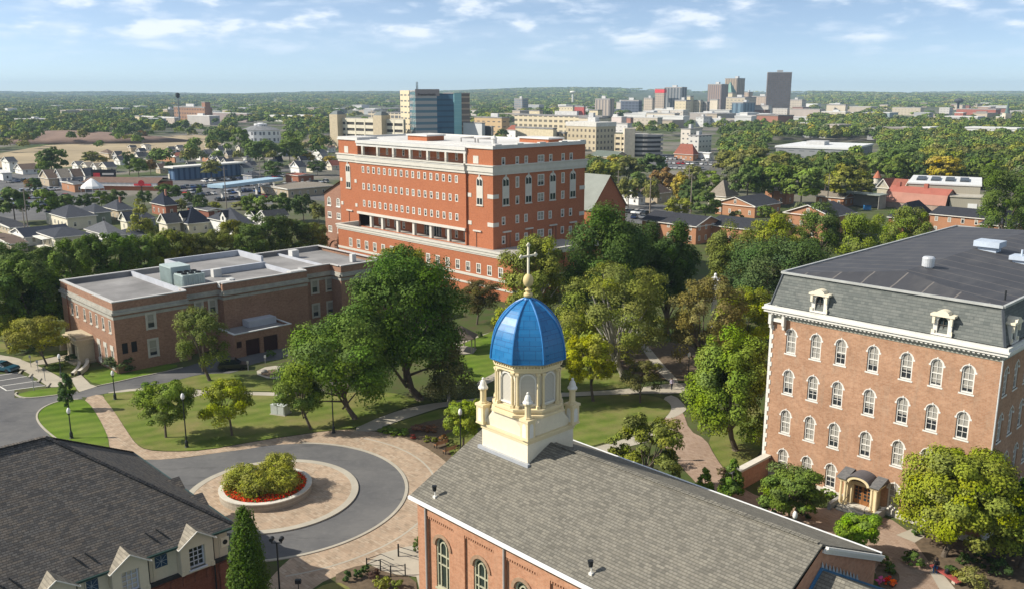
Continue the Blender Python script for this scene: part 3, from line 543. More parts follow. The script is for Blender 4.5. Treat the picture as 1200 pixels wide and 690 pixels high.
# ------------------------------------------------------------------ the old mansard-roofed hall
def mansard_hall():
    P0,Q0,P1,Q1=-48.3,86.15,-25.05,136.6
    rt=croot('mansard_hall','tall salmon brick hall with slate mansard, white dormers and rows of arched windows','building',P0,Q0)
    D=lambda: MB(P0,Q0)
    fx=[-45.8,-42.95,-40.2,-36.8,-33.45,-30.6,-27.75]; fz=[14.55,9.98,5.42,.85]; w_,h=1.18,2.72
    fr=[(x,z) for z in fz for x in fx if not (z<1 and x==-36.8)]; sd=[(87.95+2.93*k,z) for z in fz for k in range(7)]
    m=D(); m.wall((0,Q0),(1,0),(0,-1),P0,P1,0,18.5,[(x-w_/2,x+w_/2,z,z+h,True) for x,z in fr],.26)
    m.wall((P1,0),(0,1),(1,0),Q0,Q1,0,18.5,[(y-w_/2,y+w_/2,z,z+h,True) for y,z in sd],.26)
    m.face([(P0,Q1,0),(P0,Q0,0),(P0,Q0,18.5),(P0,Q1,18.5)]); m.face([(P1,Q1,0),(P0,Q1,0),(P0,Q1,18.5),(P1,Q1,18.5)]); m.build('wall',BRICK_A,rt)
    m=D(); m.box(P0-.12,P1+.12,Q0-.12,Q0+.1,0,.7); m.box(P1-.1,P1+.12,Q0+.1,Q1,0,.7); m.build('plinth',STONE,rt)
    p=arched_window(w_-.02,h-.01); place_windows(p,[(x-P0,z) for x,z in fr],rt,'-q',0.08)
    for y,z in sd: cp(p,(P1-P0-.08,y-Q0,z),PI/2,rt)
    # cornice in stepped courses, gutter
    def ring(m,o,z0,z1,i=.0): 
        m.box(P0-o,P1+o,Q0-o,Q0+i,z0,z1); m.box(P1-i,P1+o,Q0+i,Q1+o,z0,z1); m.box(P0-o,P0+i,Q0+i,Q1+o,z0,z1); m.box(P0+i,P1-i,Q1-i,Q1+o,z0,z1)
    m=D(); ring(m,.06,18.2,18.62,.3); m.build('frieze',plain('frieze_paint',(.34,.34,.28),.7),rt)
    m=D(); ring(m,.28,18.6,18.86,.3); ring(m,.62,18.86,19.16,.3); ring(m,.78,19.162,19.34,.3)
    for k in range(54): x=P0+.2+k*.43; m.box(x,x+.2,Q0-.5,Q0-.27,18.66,18.86)
    for k in range(60): y=Q0+.2+k*.43; m.box(P1+.27,P1+.5,y,y+.2,18.66,18.86)
    m.build('cornice',WHITE,rt); m=D(); ring(m,.62,19.342,19.62,-.38); m.build('gutter',plain('gutter_paint',(.66,.66,.61),.5),rt)
    m=D(); 
    for a,b in ((P0-.05,P0+.28),(P0+1.5,P0+1.8)): m.box(a,b,Q0-.55,Q0-.02,17.55,18.6); m.box(a+.03,b-.03,Q0-.38,Q0-.02,17.1,17.55)
    m.box(P0+.28,P0+1.5,Q0-.32,Q0-.02,17.85,18.2); m.build('cornice_bracket',WHITE,rt)
    m=D()
    for k in range(33): 
        ww=.40 if k%2 else .22; z=.75+k*.52; m.box(P0-.05,P0+ww,Q0-.06,Q0+.02,z,z+.5); m.box(P0-.06,P0+.02,Q0+.02,Q0+ww,z,z+.5)
    m.build('quoins',WHITE,rt)
    # mansard slopes
    i0,i1=-.12,.72; zA,zB=19.62,23.05; A=[(P0+i0,Q0+i0),(P1-i0,Q0+i0),(P1-i0,Q1-i0),(P0+i0,Q1-i0)]; B=[(P0+i1,Q0+i1),(P1-i1,Q0+i1),(P1-i1,Q1-i1),(P0+i1,Q1-i1)]
    m=D()
    for k in range(4): j=(k+1)%4; m.face([(*A[k],zA),(*A[j],zA),(*B[j],zB),(*B[k],zB)])
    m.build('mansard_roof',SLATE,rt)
    m=D()
    for k in range(4): m.beam((*A[k],zA),(*B[k],zB+.02),.24,.14)
    m.build('corner_flashing',plain('lead_flashing',(.10,.11,.12),.5),rt)
    m=D(); o=.14; C=[(P0+i1-o,Q0+i1-o),(P1-i1+o,Q0+i1-o),(P1-i1+o,Q1-i1+o),(P0+i1-o,Q1-i1+o)]
    for k in range(4): j=(k+1)%4; m.beam((*C[k],zB+.04),(*C[j],zB+.04),.26,.22)
    m.build('roof_edge_trim',plain('edge_metal',(.42,.43,.41),.45),rt)
    t=NT('black_membrane'); v=t.uv(); sp=t.n('ShaderNodeSeparateXYZ'); t.L.new(v,sp.inputs[0])
    def seams(ax):
        t=NT('black_membrane'); v=t.uv(); sp=t.n('ShaderNodeSeparateXYZ'); t.L.new(v,sp.inputs[0]); f=t.math('FRACT',t.math('DIVIDE',t.math('ADD',sp.outputs[ax],t.math('MULTIPLY',t.noise(.4,2,.5,v),.25)),3.05)); s=t.math('LESS_THAN',f,.045)
        x=t.mix(t.noise(.14,6,.65,v,.3,.72),(.046,.047,.053),(.070,.070,.076)); x=t.mix(t.math('MULTIPLY',t.noise(.6,4,.6,t.mapv(v,(1,.3,1)),.5,.7),.4),x,(.12,.115,.11)); x=t.mix(t.math('MULTIPLY',s,t.noise(.8,3,.6,v,.1,.4)),x,(.17,.155,.14)); return t.fin(x,.62,0,.35)
    ap=((P0+P1)/2,Q0+5.3); rb=((P0+P1)/2,Q1-5.3); zr=24.15
    m=D(); m.face([(*B[0],zB),(*B[1],zB),(*ap,zr)],0); m.face([(*B[1],zB),(*B[2],zB),(*rb,zr),(*ap,zr)],1); m.face([(*B[2],zB),(*B[3],zB),(*rb,zr)],0); m.face([(*B[3],zB),(*B[0],zB),(*ap,zr),(*rb,zr)],1)
    m.build('flat_roof',[seams(0),seams(1)],rt)
    # dormers
    def dormer():
        m=MB(); hw,hh=.92,2.05; ho=arch_outline(.52,1.72,10)
        m.wall((0,0),(1,0),(0,-1),-hw,hw,0,hh,[(-.52,.52,.18,1.9,True)],.3); m.face([(-hw,1.6,0),(-hw,0,0),(-hw,0,hh),(-hw,1.6,hh)]); m.face([(hw,0,0),(hw,1.6,0),(hw,1.6,hh),(hw,0,hh)])
        m.box(-hw-.1,hw+.1,-.16,.0,0,.16)
        o=m.build('dormer',WHITE,rt)
        m=MB(); 
        pr=[(-hw-.28,hh-.12),(-hw-.28,hh+.10)]+[(-.62+.62*(1-math.cos(PI*i/8)) if False else -.66*math.cos(PI*i/8),hh+.12+.42*math.sin(PI*i/8)) for i in range(9)]+[(hw+.28,hh+.10),(hw+.28,hh-.12)]
        n=len(pr)
        for i in range(n):
            a,b=pr[i],pr[(i+1)%n]; m.face([(a[0],-.3,a[1]),(b[0],-.3,b[1]),(b[0],1.7,b[1]),(a[0],1.7,a[1])])
        m.face([(a[0],-.3,a[1]) for a in pr]); 
        for sx in(-1,1): m.box(sx*(hw-.05)-.13,sx*(hw-.05)+.13,-.22,-.0,1.15,hh-.1); m.box(sx*(hw-.05)-.17,sx*(hw-.05)+.17,-.14,-.0,.0,.5)
        m.build('hood',CREAMW,o); g=MB(); g.face([(x,.25,z+.18) for x,z in ho[::-1]]); g.build('pane',GLASS,o)
        fr=MB(); fr.box(-.52,.52,.17,.22,.98,1.05); fr.box(-.03,.03,.17,.22,.2,1.85); fr.build('sash',plain('dark_sash',(.08,.07,.06),.6),o); return o
    d=dormer(); d.scale=(.92,1,.94); d.location=(-42.85-P0,-.16,19.66); cp(d,(-30.45-P0,-.16,19.66),0,rt)
    for q in (88.2,100.2,112.2,124.2): cp(d,(P1-P0+.16,q-Q0,19.66),PI/2,rt)
    # roof plant
    m=D(); m.lathe((-35.96,95.64,23.9),[(.46,0),(.46,.28),(.62,.3),(.62,1.15),(.50,1.3),(.1,1.36),(0,1.36)],18); m.build('roof_vent',plain('galvanised',(.62,.64,.66),.4,.35),rt)
    hb=plain('fan_housing',(.50,.57,.66),.5,.1)
    m=D(); m.box(-36.3,-34.3,110.9,112.6,23.9,24.5); m.face([(-36.7,110.5,24.5),(-33.9,110.5,24.5),(-33.9,113,24.5),(-36.7,113,24.5)]); m.box(-36.7,-33.9,110.5,113,24.5,25.15); m.build('fan_housing',hb,rt)
    m=D(); m.box(-31.6,-30.2,107.9,109.3,23.4,23.9); m.box(-31.9,-29.9,107.6,109.6,23.9,24.35); m.tube((-30.9,108.6,24.3),(-30.9,108.6,25.0),.12,.12); m.build('fan_housing',hb,rt)
    x=Gc(1178,349,23.3); m=D(); m.tube((x[0],x[1],23.1),(x[0],x[1],24.0),.08,.08); m.build('vent_pipe',DARKM,rt)
    m=D(); m.tube((P1+.12,Q0-.12,.3),(P1+.12,Q0-.12,18.4),.075,.075,8); m.tube((P1+.12,Q0-.12,18.4),(P1+.5,Q0-.5,19.3),.075,.075,8); m.build('downpipe',plain('downpipe_paint',(.55,.56,.55),.5),rt)
    # portico
    c=-36.35; py=84.35
    m=D(); m.box(c-2.0,c+2.0,84.3,86.13,0,.42); m.box(c-1.9,c+1.9,83.9,84.3,0,.28); m.box(c-1.8,c+1.8,83.5,83.9,0,.14); po=m.build('porch',STONE,rt)
    m=D(); m.box(c-1.62,c-.95,85.2,86.14,.42,2.9); m.box(c+.95,c+1.62,85.2,86.14,.42,2.9); m.box(c-.95,c+.95,85.3,86.14,2.55,2.9); m.build('door_surround',CREAM,po)
    WOOD=plain('varnished_oak',(.30,.13,.045),.45,0,.2)
    for sx in (-1,1):
        m=D(); a,b=(c-.93,c-.02) if sx<0 else (c+.02,c+.93); m.box(a,b,85.62,85.72,.42,2.5); dd=m.build('door',WOOD,po)
        g=D(); W2=(b-a-.36)/2
        for i in range(2):
            for j in range(4): xx=a+.12+i*(W2+.12); zz=.95+j*.37; g.box(xx,xx+W2,85.605,85.625,zz,zz+.27)
        g.build('door_panes',GLASS,dd)
    for x in (c-1.85,c-1.4,c+1.4,c+1.85):
        m=MB(); m.box(-.2,.2,-.2,.2,0,.16); m.lathe((0,0,.16),[(.16,0),(.15,.1),(.145,1.2),(.12,2.2),(.17,2.24),(.17,2.36)],12); m.box(-.19,.19,-.19,.19,2.52,2.62); o=m.build('column',CREAM,po); o.location=(x-P0,84.55-Q0,.42)
    m=D(); m.box(c-2.1,c-1.25,84.3,86.14,3.04,3.32); m.box(c+1.25,c+2.1,84.3,86.14,3.04,3.32)
    ar=[(c-1.25*math.cos(PI*i/14),3.2+.78*math.sin(PI*i/14)) for i in range(15)]; ai=[(c-.95*math.cos(PI*i/14),3.04+.6*math.sin(PI*i/14)) for i in range(15)]
    for i in range(14):
        a,b,cc,d_=ar[i],ar[i+1],ai[i+1],ai[i]
        m.face([(a[0],84.2,a[1]),(d_[0],84.2,d_[1]),(cc[0],84.2,cc[1]),(b[0],84.2,b[1])]); m.face([(d_[0],84.2,d_[1]),(d_[0],86.1,d_[1]),(cc[0],86.1,cc[1]),(cc[0],84.2,cc[1])])
    m.build('entablature',CREAM,po)
    m=D()
    for i in range(14):
        a,b=ar[i],ar[i+1]; m.face([(a[0],84.1,a[1]+.08),(b[0],84.1,b[1]+.08),(b[0],86.13,b[1]+.08),(a[0],86.13,a[1]+.08)]); m.face([(a[0],84.1,a[1]+.08),(a[0],84.1,a[1]-.03),(b[0],84.1,b[1]-.03),(b[0],84.1,b[1]+.08)])
    m.build('barrel_roof',plain('dark_barrel_roof',(.10,.10,.11),.6),po)
    m=D()
    for s in(-1,1):
        a,b=sorted((c+s*2.25,c+s*1.2)); m.face([(a,84.1,3.36),(b,84.1,3.36),(b,86.13,3.86),(a,86.13,3.86)]); m.box(a,b,84.1,84.2,3.26,3.36); 
        m.face([(c+s*2.25,84.1,3.34),(c+s*2.25,86.13,3.34),(c+s*2.25,86.13,3.86),(c+s*2.25,84.1,3.36)])
    m.build('wing_roof',PORCHSL,po)
    m=D(); m.box(c-2.4,c-2.05,82.9,85.9,0,.75); m.box(c+2.05,c+2.4,83.3,85.9,0,.8); m.build('cheek_wall',plain('grey_granite',(.33,.33,.32),.8,0,.25,3),po)
    m=D(); 
    for x in (c-1.1,c+1.2): m=D(); m.tube((x,83.6,0),(x,83.6,1.1),.025,.025,6); m.tube((x,84.8,.42),(x,84.8,1.5),.025,.025,6); m.tube((x,83.6,1.08),(x,84.8,1.48),.025,.025,6); m.build('handrail',DARKM,po)
mansard_hall()
def garden_wall():
    rt=croot('garden_wall','low red brick garden wall with stone coping running up to the mansard hall','wall',-47.6,78.4); m=MB(-47.6,78.4); m.box(-47.8,-47.4,78.4,86.1,0,2.25); m.box(-47.95,-47.25,78.2,78.7,0,2.25); m.build('brickwork',BRICK_D,rt)
    m=MB(-47.6,78.4); m.box(-48.0,-47.2,78.1,86.1,2.252,2.5); m.build('coping',STONE,rt)
garden_wall()
# ------------------------------------------------------------------ the chapel
def chapel():
    P0,P1,QA,QB,QM=-54.05,-23.6,41.75,58.8,50.26; ZE,ZR=10.0,14.1
    rt=croot('chapel','orange brick chapel with long grey shingle roof beneath the blue dome','chapel',P0,QA); D=lambda: MB(P0,QA)
    wx=[-51.1+4.57*k for k in range(6)]; sl_=(ZR-ZE)/(QM-41.07)
    m=D(); m.wall((0,QA),(1,0),(0,-1),P0,P1,0,9.6,[(x-.82,x+.82,2.6,7.15,True) for x in wx],.3)
    for f,(p_,n) in enumerate(((P0,-1),(P1,1))):
        pts=[(p_,QA,0),(p_,QB,0),(p_,QB,9.6),(p_,QM,ZR-.35),(p_,QA,9.6)]; m.face(pts if n>0 else pts[::-1])
    m.face([(P1,QB,0),(P0,QB,0),(P0,QB,9.6),(P1,QB,9.6)])
    m.build('wall',BRICK_D,rt)
    m=D()
    for k in range(7): x=-53.4+4.57*k; m.box(x-.62,x+.62,QA-.18,QA-.003,0,9.35)
    for k in range(6):   # brick panel heads
        x0=-53.4+4.57*k+.62; m.box(x0,x0+3.33,QA-.18,QA-.003,8.62,9.35)
    m.build('pilaster',BRICK_D,rt)
    m=D()
    for k in range(6):
        x0=-53.4+4.57*k+.62
        for i in range(13): a=x0+.06+i*.255; m.box(a,a+.13,QA-.14,QA-.004,8.38,8.618)
    m.build('corbel_table',BRICK_D,rt)
    p=arched_window(1.62,4.53,.14,hood=False,mat=plain('sage_frame',(.46,.45,.32),.6),glass=glassmat('leaded_glass',(.03,.04,.035),.15),mull=False)
    mm=MB()
    for s in (-1,1): mm.box(s*.36-.06,s*.36+.06,.04,.13,.1,3.9)
    for i in range(8):
        a,b=PI-PI*i/8,PI-PI*(i+1)/8; mm.beam((.36*math.cos(a),.085,3.72+.42*math.sin(a)),(.36*math.cos(b),.085,3.72+.42*math.sin(b)),.1,.1)
    mm.box(-.7,.7,.03,.12,2.9,3.0); mm.build('tracery',MATS[('plain','sage_frame',(.46,.45,.32),.6)] if ('plain','sage_frame',(.46,.45,.32),.6) in MATS else WHITE,p)
    place_windows(p,[(x-P0,2.61) for x in wx],rt,'-q',.06)
    m=D()
    for x in wx:   # brick hood arches
        O=arch_outline(1.15,4.9,12)[1:-1]; I=arch_outline(.86,4.61,12)[1:-1]
        for i in range(len(O)-1):
            a,b,c,d=O[i],O[i+1],I[i+1],I[i]; y=QA-.1; z0=2.6
            m.face([(x+a[0],y,z0+a[1]),(x+d[0],y,z0+d[1]),(x+c[0],y,z0+c[1]),(x+b[0],y,z0+b[1])]); m.face([(x+a[0],y,z0+a[1]),(x+b[0],y,z0+b[1]),(x+b[0],QA,z0+b[1]),(x+a[0],QA,z0+a[1])]); m.face([(x+d[0],y,z0+d[1]),(x+d[0],QA,z0+d[1]),(x+c[0],QA,z0+c[1]),(x+c[0],y,z0+c[1])])
    m.build('hood_arch',brickwall('moulded_brick',(.34,.21,.13),(.40,.27,.18),(.36,.28,.2),.3,.1,.2,.3),rt)
    # roof slab with the ridge along p
    e0,e1=P0-.35,P1+.02; nq,fq=41.07,59.45
    m=D(); th=.18
    m.face([(e0,nq,ZE),(e1,nq,ZE),(e1,QM,ZR),(e0,QM,ZR)]); m.face([(e1,fq,ZE),(e0,fq,ZE),(e0,QM,ZR),(e1,QM,ZR)])
    m.face([(e0,nq,ZE-th),(e0,QM,ZR-th),(e1,QM,ZR-th),(e1,nq,ZE-th)]); m.face([(e0,fq,ZE-th),(e1,fq,ZE-th),(e1,QM,ZR-th),(e0,QM,ZR-th)])
    for e in (e0,e1): m.face([(e,nq,ZE-th),(e,nq,ZE),(e,QM,ZR),(e,QM,ZR-th)]); m.face([(e,fq,ZE-th),(e,QM,ZR-th),(e,QM,ZR),(e,fq,ZE)])
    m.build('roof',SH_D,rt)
    m=D()
    for k in range(int((e1-(-47))/.33)): 
        x=-46.9+k*.33; m.beam((x,QM,ZR+.035+.01*(k%2)),(x+.30,QM,ZR+.035+.01*(k%2)),.42,.05)
    m.build('ridge_cap',SH_D,rt)
    GUT=plain('white_gutter',(.80,.80,.78),.4,0,.05)
    for q,s in ((nq,-1),(fq,1)):
        m=D(); a,b=sorted((q-s*.02,q+s*.17)); m.box(e0,e1+.05,a,b,ZE-.24,ZE+.02); a,b=sorted((q-s*.03,q-s*.62)); m.box(e0,e1,a,b,ZE-.34,ZE-.19); m.build('gutter',GUT,rt)
    for x in (-52.9,-43.7,-34.5): 
        m=D(); m.tube((x,QA-.26,.2),(x,QA-.26,9.3),.085,.085,8); m.tube((x,QA-.26,9.28),(x,41.0,9.85),.085,.085,8); m.build('downpipe',plain('grey_downpipe',(.48,.47,.46),.45,.2),rt)
    # raking cornice return on the east gable, and the lower apse roof in its shade
    m=D(); PX=P1+.03
    for i in range(3):
        o=.10+.10*i; dz=-.2-.17*i; m.beam((PX+.36-o,QM+.1,ZR+dz),(PX+.36-o,fq-.05,ZE+dz+.03),.2,.17)
    m.build('raking_cornice',WHITE,rt)
    m=D(); az,ae=12.35,6.6; a0,a1=P1+.02,-8.0
    m.face([(a0,QA,ae+.2),(a1,QA,ae+.2),(a1,QM,az),(a0,QM,az)]); m.face([(a1,61.0,6.35),(a0,61.0,6.35),(a0,QM,az),(a1,QM,az)]); m.build('apse_roof',SH_D,rt)
    m=D(); m.box(P1+.01,a1-.3,QA+.2,60.4,0,6.3); m.build('apse_wall',BRICK_D,rt)
    FL=plain('blue_flashing',(.05,.17,.32),.5); m=D(); 
    m.beam((P1+.10,QM,az+.08),(P1+.10,61.0,6.43),.16,.14); m.beam((P1+.10,QM,az+.08),(P1+.10,QA,ae+.28),.16,.14); m.build('roof_flashing',FL,rt)
    m=D()
    for i in range(11):
        f=i/20; q=QM+f*(61-QM); z=az+f*(6.35-az); m.face([(P1+.06,q,z+.1),(P1+.06,q+.5,z-.16),(P1+.06,q+.1,z+.55)]) 
    m.build('step_flashing',plain('lead_steps',(.42,.46,.50),.5,.2),rt)
    # cupola ------------------------------------------------
    pc_,qc=-50.0,50.28; hw=2.7; cu=MB
    m=D(); zb=11.5; zt=14.85
    m.box(pc_-hw,pc_+hw,qc-hw,qc+hw,zb,zt); tb=m.build('cupola_base',CREAMW,rt)
    m=D(); m.box(pc_-hw-.16,pc_+hw+.16,qc-hw-.16,qc+hw+.16,14.852,15.05); m.box(pc_-hw-.08,pc_+hw+.08,qc-hw-.08,qc+hw+.08,14.62,14.80); m.build('base_cornice',CREAM,tb)
    def zroof(q): return ZE+(q-nq)*sl_ if q<QM else ZR-(q-QM)*(ZR-ZE)/(fq-QM)
    m=D(); m.box(pc_-hw-.28,pc_+hw+.28,qc-hw-.28,qc-hw-.003,zroof(qc-hw)-.3,zroof(qc-hw)+.16); m.build('base_flashing',plain('zinc',(.42,.44,.47),.5,.2),tb)
    oct_=lambda r,z,n=8,rot=PI/8+PI/4*0: [(pc_+r*math.cos(rot+2*PI*i/n),qc+r*math.sin(rot+2*PI*i/n),z) for i in range(n)]
    # sloping skirt from the square to the octagon
    sq=[(pc_+hw-.1,qc+hw-.1),(pc_-hw+.1,qc+hw-.1),(pc_-hw+.1,qc-hw+.1),(pc_+hw-.1,qc-hw+.1)]; O=oct_(3.0,16.55)
    m=D(); z=15.05
    for i,(a,b) in enumerate([((0,0),(0,0))]*0): pass
    idx={0:(0,1),1:(1,1),2:(1,2),3:(2,2),4:(2,3),5:(3,3),6:(3,0),7:(0,0)}
    for i in range(8):
        j=(i+1)%8; s0=[0,1,1,2,2,3,3,0][i] ; s1=[1,1,2,2,3,3,0,0][i]
        a=sq[[0,0,1,1,2,2,3,3][i]]; b=sq[[0,1,1,2,2,3,3,0][i]]
        if a==b: m.face([(*a,z),O[j],O[i]])
        else: m.face([(*a,z),(*b,z),O[j],O[i]])
    m.build('skirt',CREAMW,tb)
    m=D(); m.lathe((pc_,qc,0),[(2.62,16.4),(3.22,16.55),(3.22,16.75),(2.95,16.8),(2.95,16.98),(3.1,17.0),(3.1,17.2),(2.8,17.24)],8,PI/8); m.build('drum_base',CREAM,tb)
    R0=2.82; ap_=R0*math.cos(PI/8); fw=2*R0*math.sin(PI/8)
    dr=D(); dr.lathe((pc_,qc,0),[(R0-.28,17.1),(R0-.28,20.3)],8,PI/8); do=dr.build('drum',CREAMW,tb)
    m=D(); m.lathe((pc_,qc,0),[(R0-.25,20.1),(R0+.02,20.2),(R0+.02,20.45),(R0+.18,20.5),(R0+.18,20.62),(R0+.05,20.64),(R0+.05,20.8),(R0+.35,20.9),(R0+.40,21.02)],8,PI/8)
    for k in range(8):
        a=2*PI*k/8
        for i in range(9):
            u=-fw/2*.95+fw*.95*i/8; c0,s0=math.cos(a),math.sin(a); r=ap_+.16; X,Y=pc_+r*c0-u*s0,qc+r*s0+u*c0; m.box(X-.05,X+.05,Y-.05,Y+.05,20.64,20.8)
    m.build('drum_cornice',CREAM,do)
    for k in range(8):
        a=PI/8+2*PI*k/8
        for da in (-.085,.085):
            r=R0-.09; X,Y=pc_+r*math.cos(a+da),qc+r*math.sin(a+da); 
            m=MB(); m.box(-.15,.15,-.15,.15,0,.22); m.tube((0,0,.22),(0,0,2.78),.115,.10,10); m.box(-.13,.13,-.13,.13,2.72,2.80); m.box(-.16,.16,-.16,.16,2.80,2.94); o=m.build('column',CREAM,do); o.location=(X-P0,Y-QA,17.24); o.rotation_euler=(0,0,a)
    LOUV=stripes('grey_louvres',(.60,.57,.49),(.46,.435,.38),.11,.45,1)
    for k in range(8):
        a=2*PI*k/8; r=R0-.28; rr=r*math.cos(PI/8); 
        m=MB(); O1=arch_outline(.70,2.55,12); I1=arch_outline(.57,2.40,12)
        for i in range(len(O1)-1):
            A,B,C,D_=O1[i],O1[i+1],I1[i+1],I1[i]; m.face([(A[0],-.12,A[1]),(D_[0],-.12,D_[1]+.0),(C[0],-.12,C[1]),(B[0],-.12,B[1])]); m.face([(A[0],-.12,A[1]),(B[0],-.12,B[1]),(B[0],0.02,B[1]),(A[0],0.02,A[1])]); m.face([(D_[0],-.12,D_[1]),(D_[0],.02,D_[1]),(C[0],.02,C[1]),(C[0],-.12,C[1])])
        m.box(-.68,.68,-.16,.0,-.1,0.02)
        o=m.build('blind_arch',WHITE,do); o.location=(pc_+rr*math.cos(a)-P0,qc+rr*math.sin(a)-QA,17.55); o.rotation_euler=(0,0,a+PI/2)
        # filled with louvre boards
        g=MB(); g.face([(x,-.02,z) for x,z in I1[::-1]]); g.build('louvre',LOUV,do).location=o.location; bpy.data.objects[-1] if False else None
        do.children[-1].rotation_euler=(0,0,a+PI/2)
    # dome
    prof=[(1,0),(.992,.08),(.975,.18),(.945,.29),(.90,.40),(.835,.51),(.745,.62),(.63,.73),(.49,.83),(.33,.92),(.19,.975),(.10,1.0)]
    RD,ZD,HD=3.26,21.05,4.62
    m=D(); m.lathe((pc_,qc,ZD),[(RD*r,HD*h) for r,h in prof],8,PI/8); m.lathe((pc_,qc,ZD-.1),[(RD*.98,0),(RD*1.015,.02),(RD*1.015,.12),(RD*.985,.14)],8,PI/8); dm=m.build('dome',BLUE,tb)
    for k in range(8):
        a=PI/8+2*PI*k/8; m=D()
        for i in range(len(prof)-1):
            (r0,h0),(r1,h1)=prof[i],prof[i+1]; f=lambda r,h:(pc_+RD*r*1.004*math.cos(a),qc+RD*r*1.004*math.sin(a),ZD+HD*h+.01); m.tube(f(r0,h0),f(r1,h1),.085,.085,6)
        m.build('dome_rib',BLUER,dm)
    m=D(); m.lathe((pc_,qc,25.55),[(.36,0),(.42,.1),(.36,.22),(.2,.26)],16); m.build('dome_collar',BLUER,dm)
    m=D(); m.lathe((pc_,qc,25.8),[(.2,0),(.34,.06),(.38,.2),(.34,.34),(.2,.4),(.22,.52),(.3,.58),(.26,.66),(.13,.7),(.12,.84),(.2,.88),(.36,1.02),(.43,1.28),(.43,1.42),(.36,1.68),(.2,1.86),(.08,1.92),(0,1.93)],20); m.build('finial',plain('ochre_finial',(.62,.49,.24),.6,0,.08),tb,smooth=True)
    # the arms face square to the ridge corner, as seen from the drive
    cr=MB(); cr.box(-.068,.068,-.068,.068,0,2.45); cr.box(-.82,.82,-.065,.065,1.51,1.64)
    for (x,z) in ((-.82,1.58),(.82,1.58),(0,2.45)):
        for dx,dz in ((0,0),(.11,0),(-.11,0),(0,.11),(0,-.11)): cr.lathe((x+dx,0,z+dz-.09),[(.0,0),(.07,.03),(.1,.09),(.07,.15),(0,.18)],8)
    o=cr.build('cross',plain('pale_gold_paint',(.74,.69,.55),.5,0,.05),tb); o.location=(pc_-P0,qc-QA,27.6); o.rotation_euler=(0,0,PI/2)
    pn=None
    for sx in(-1,1):
        for sy in(-1,1):
            if pn is None:
                m=MB(); m.box(-.42,.42,-.42,.42,0,1.55); m.box(-.5,.5,-.5,.5,1.55,1.75); m.box(-.46,.46,-.46,.46,0,.12); pn=m.build('pinnacle',CREAM,tb)
                g=MB(); g.lathe((0,0,1.75),[(.36,0),(.36,.12),(.27,.14),(.27,1.12),(.4,1.18),(.42,1.3)],8,PI/8); g.build('pinnacle_shaft',CREAM,pn)
                g=MB(); g.lathe((0,0,3.05),[(.43,0),(.40,.1),(.30,.22),(.26,.42),(.18,.62),(.09,.68),(.12,.76),(.1,.86),(0,.92)],10); g.build('pinnacle_cap',WHITE,pn)
                g=MB()
                for a in range(4):
                    for i in range(1): 
                        c0,s0=round(math.cos(a*PI/2)),round(math.sin(a*PI/2)); pts=[(.425,x*.6,.22+z*.85) for x,z in arch_outline(.36,1.4,8)]; g.face([(c0*u-s0*v,s0*u+c0*v,z) for u,v,z in pts])
                g.build('pinnacle_panel',WHITE,pn); q=pn
            else: q=cp(pn,(0,0,0),0,tb)
            q.location=(pc_+sx*(hw-.08)-P0,qc+sy*(hw-.08)-QA,15.05)
chapel()
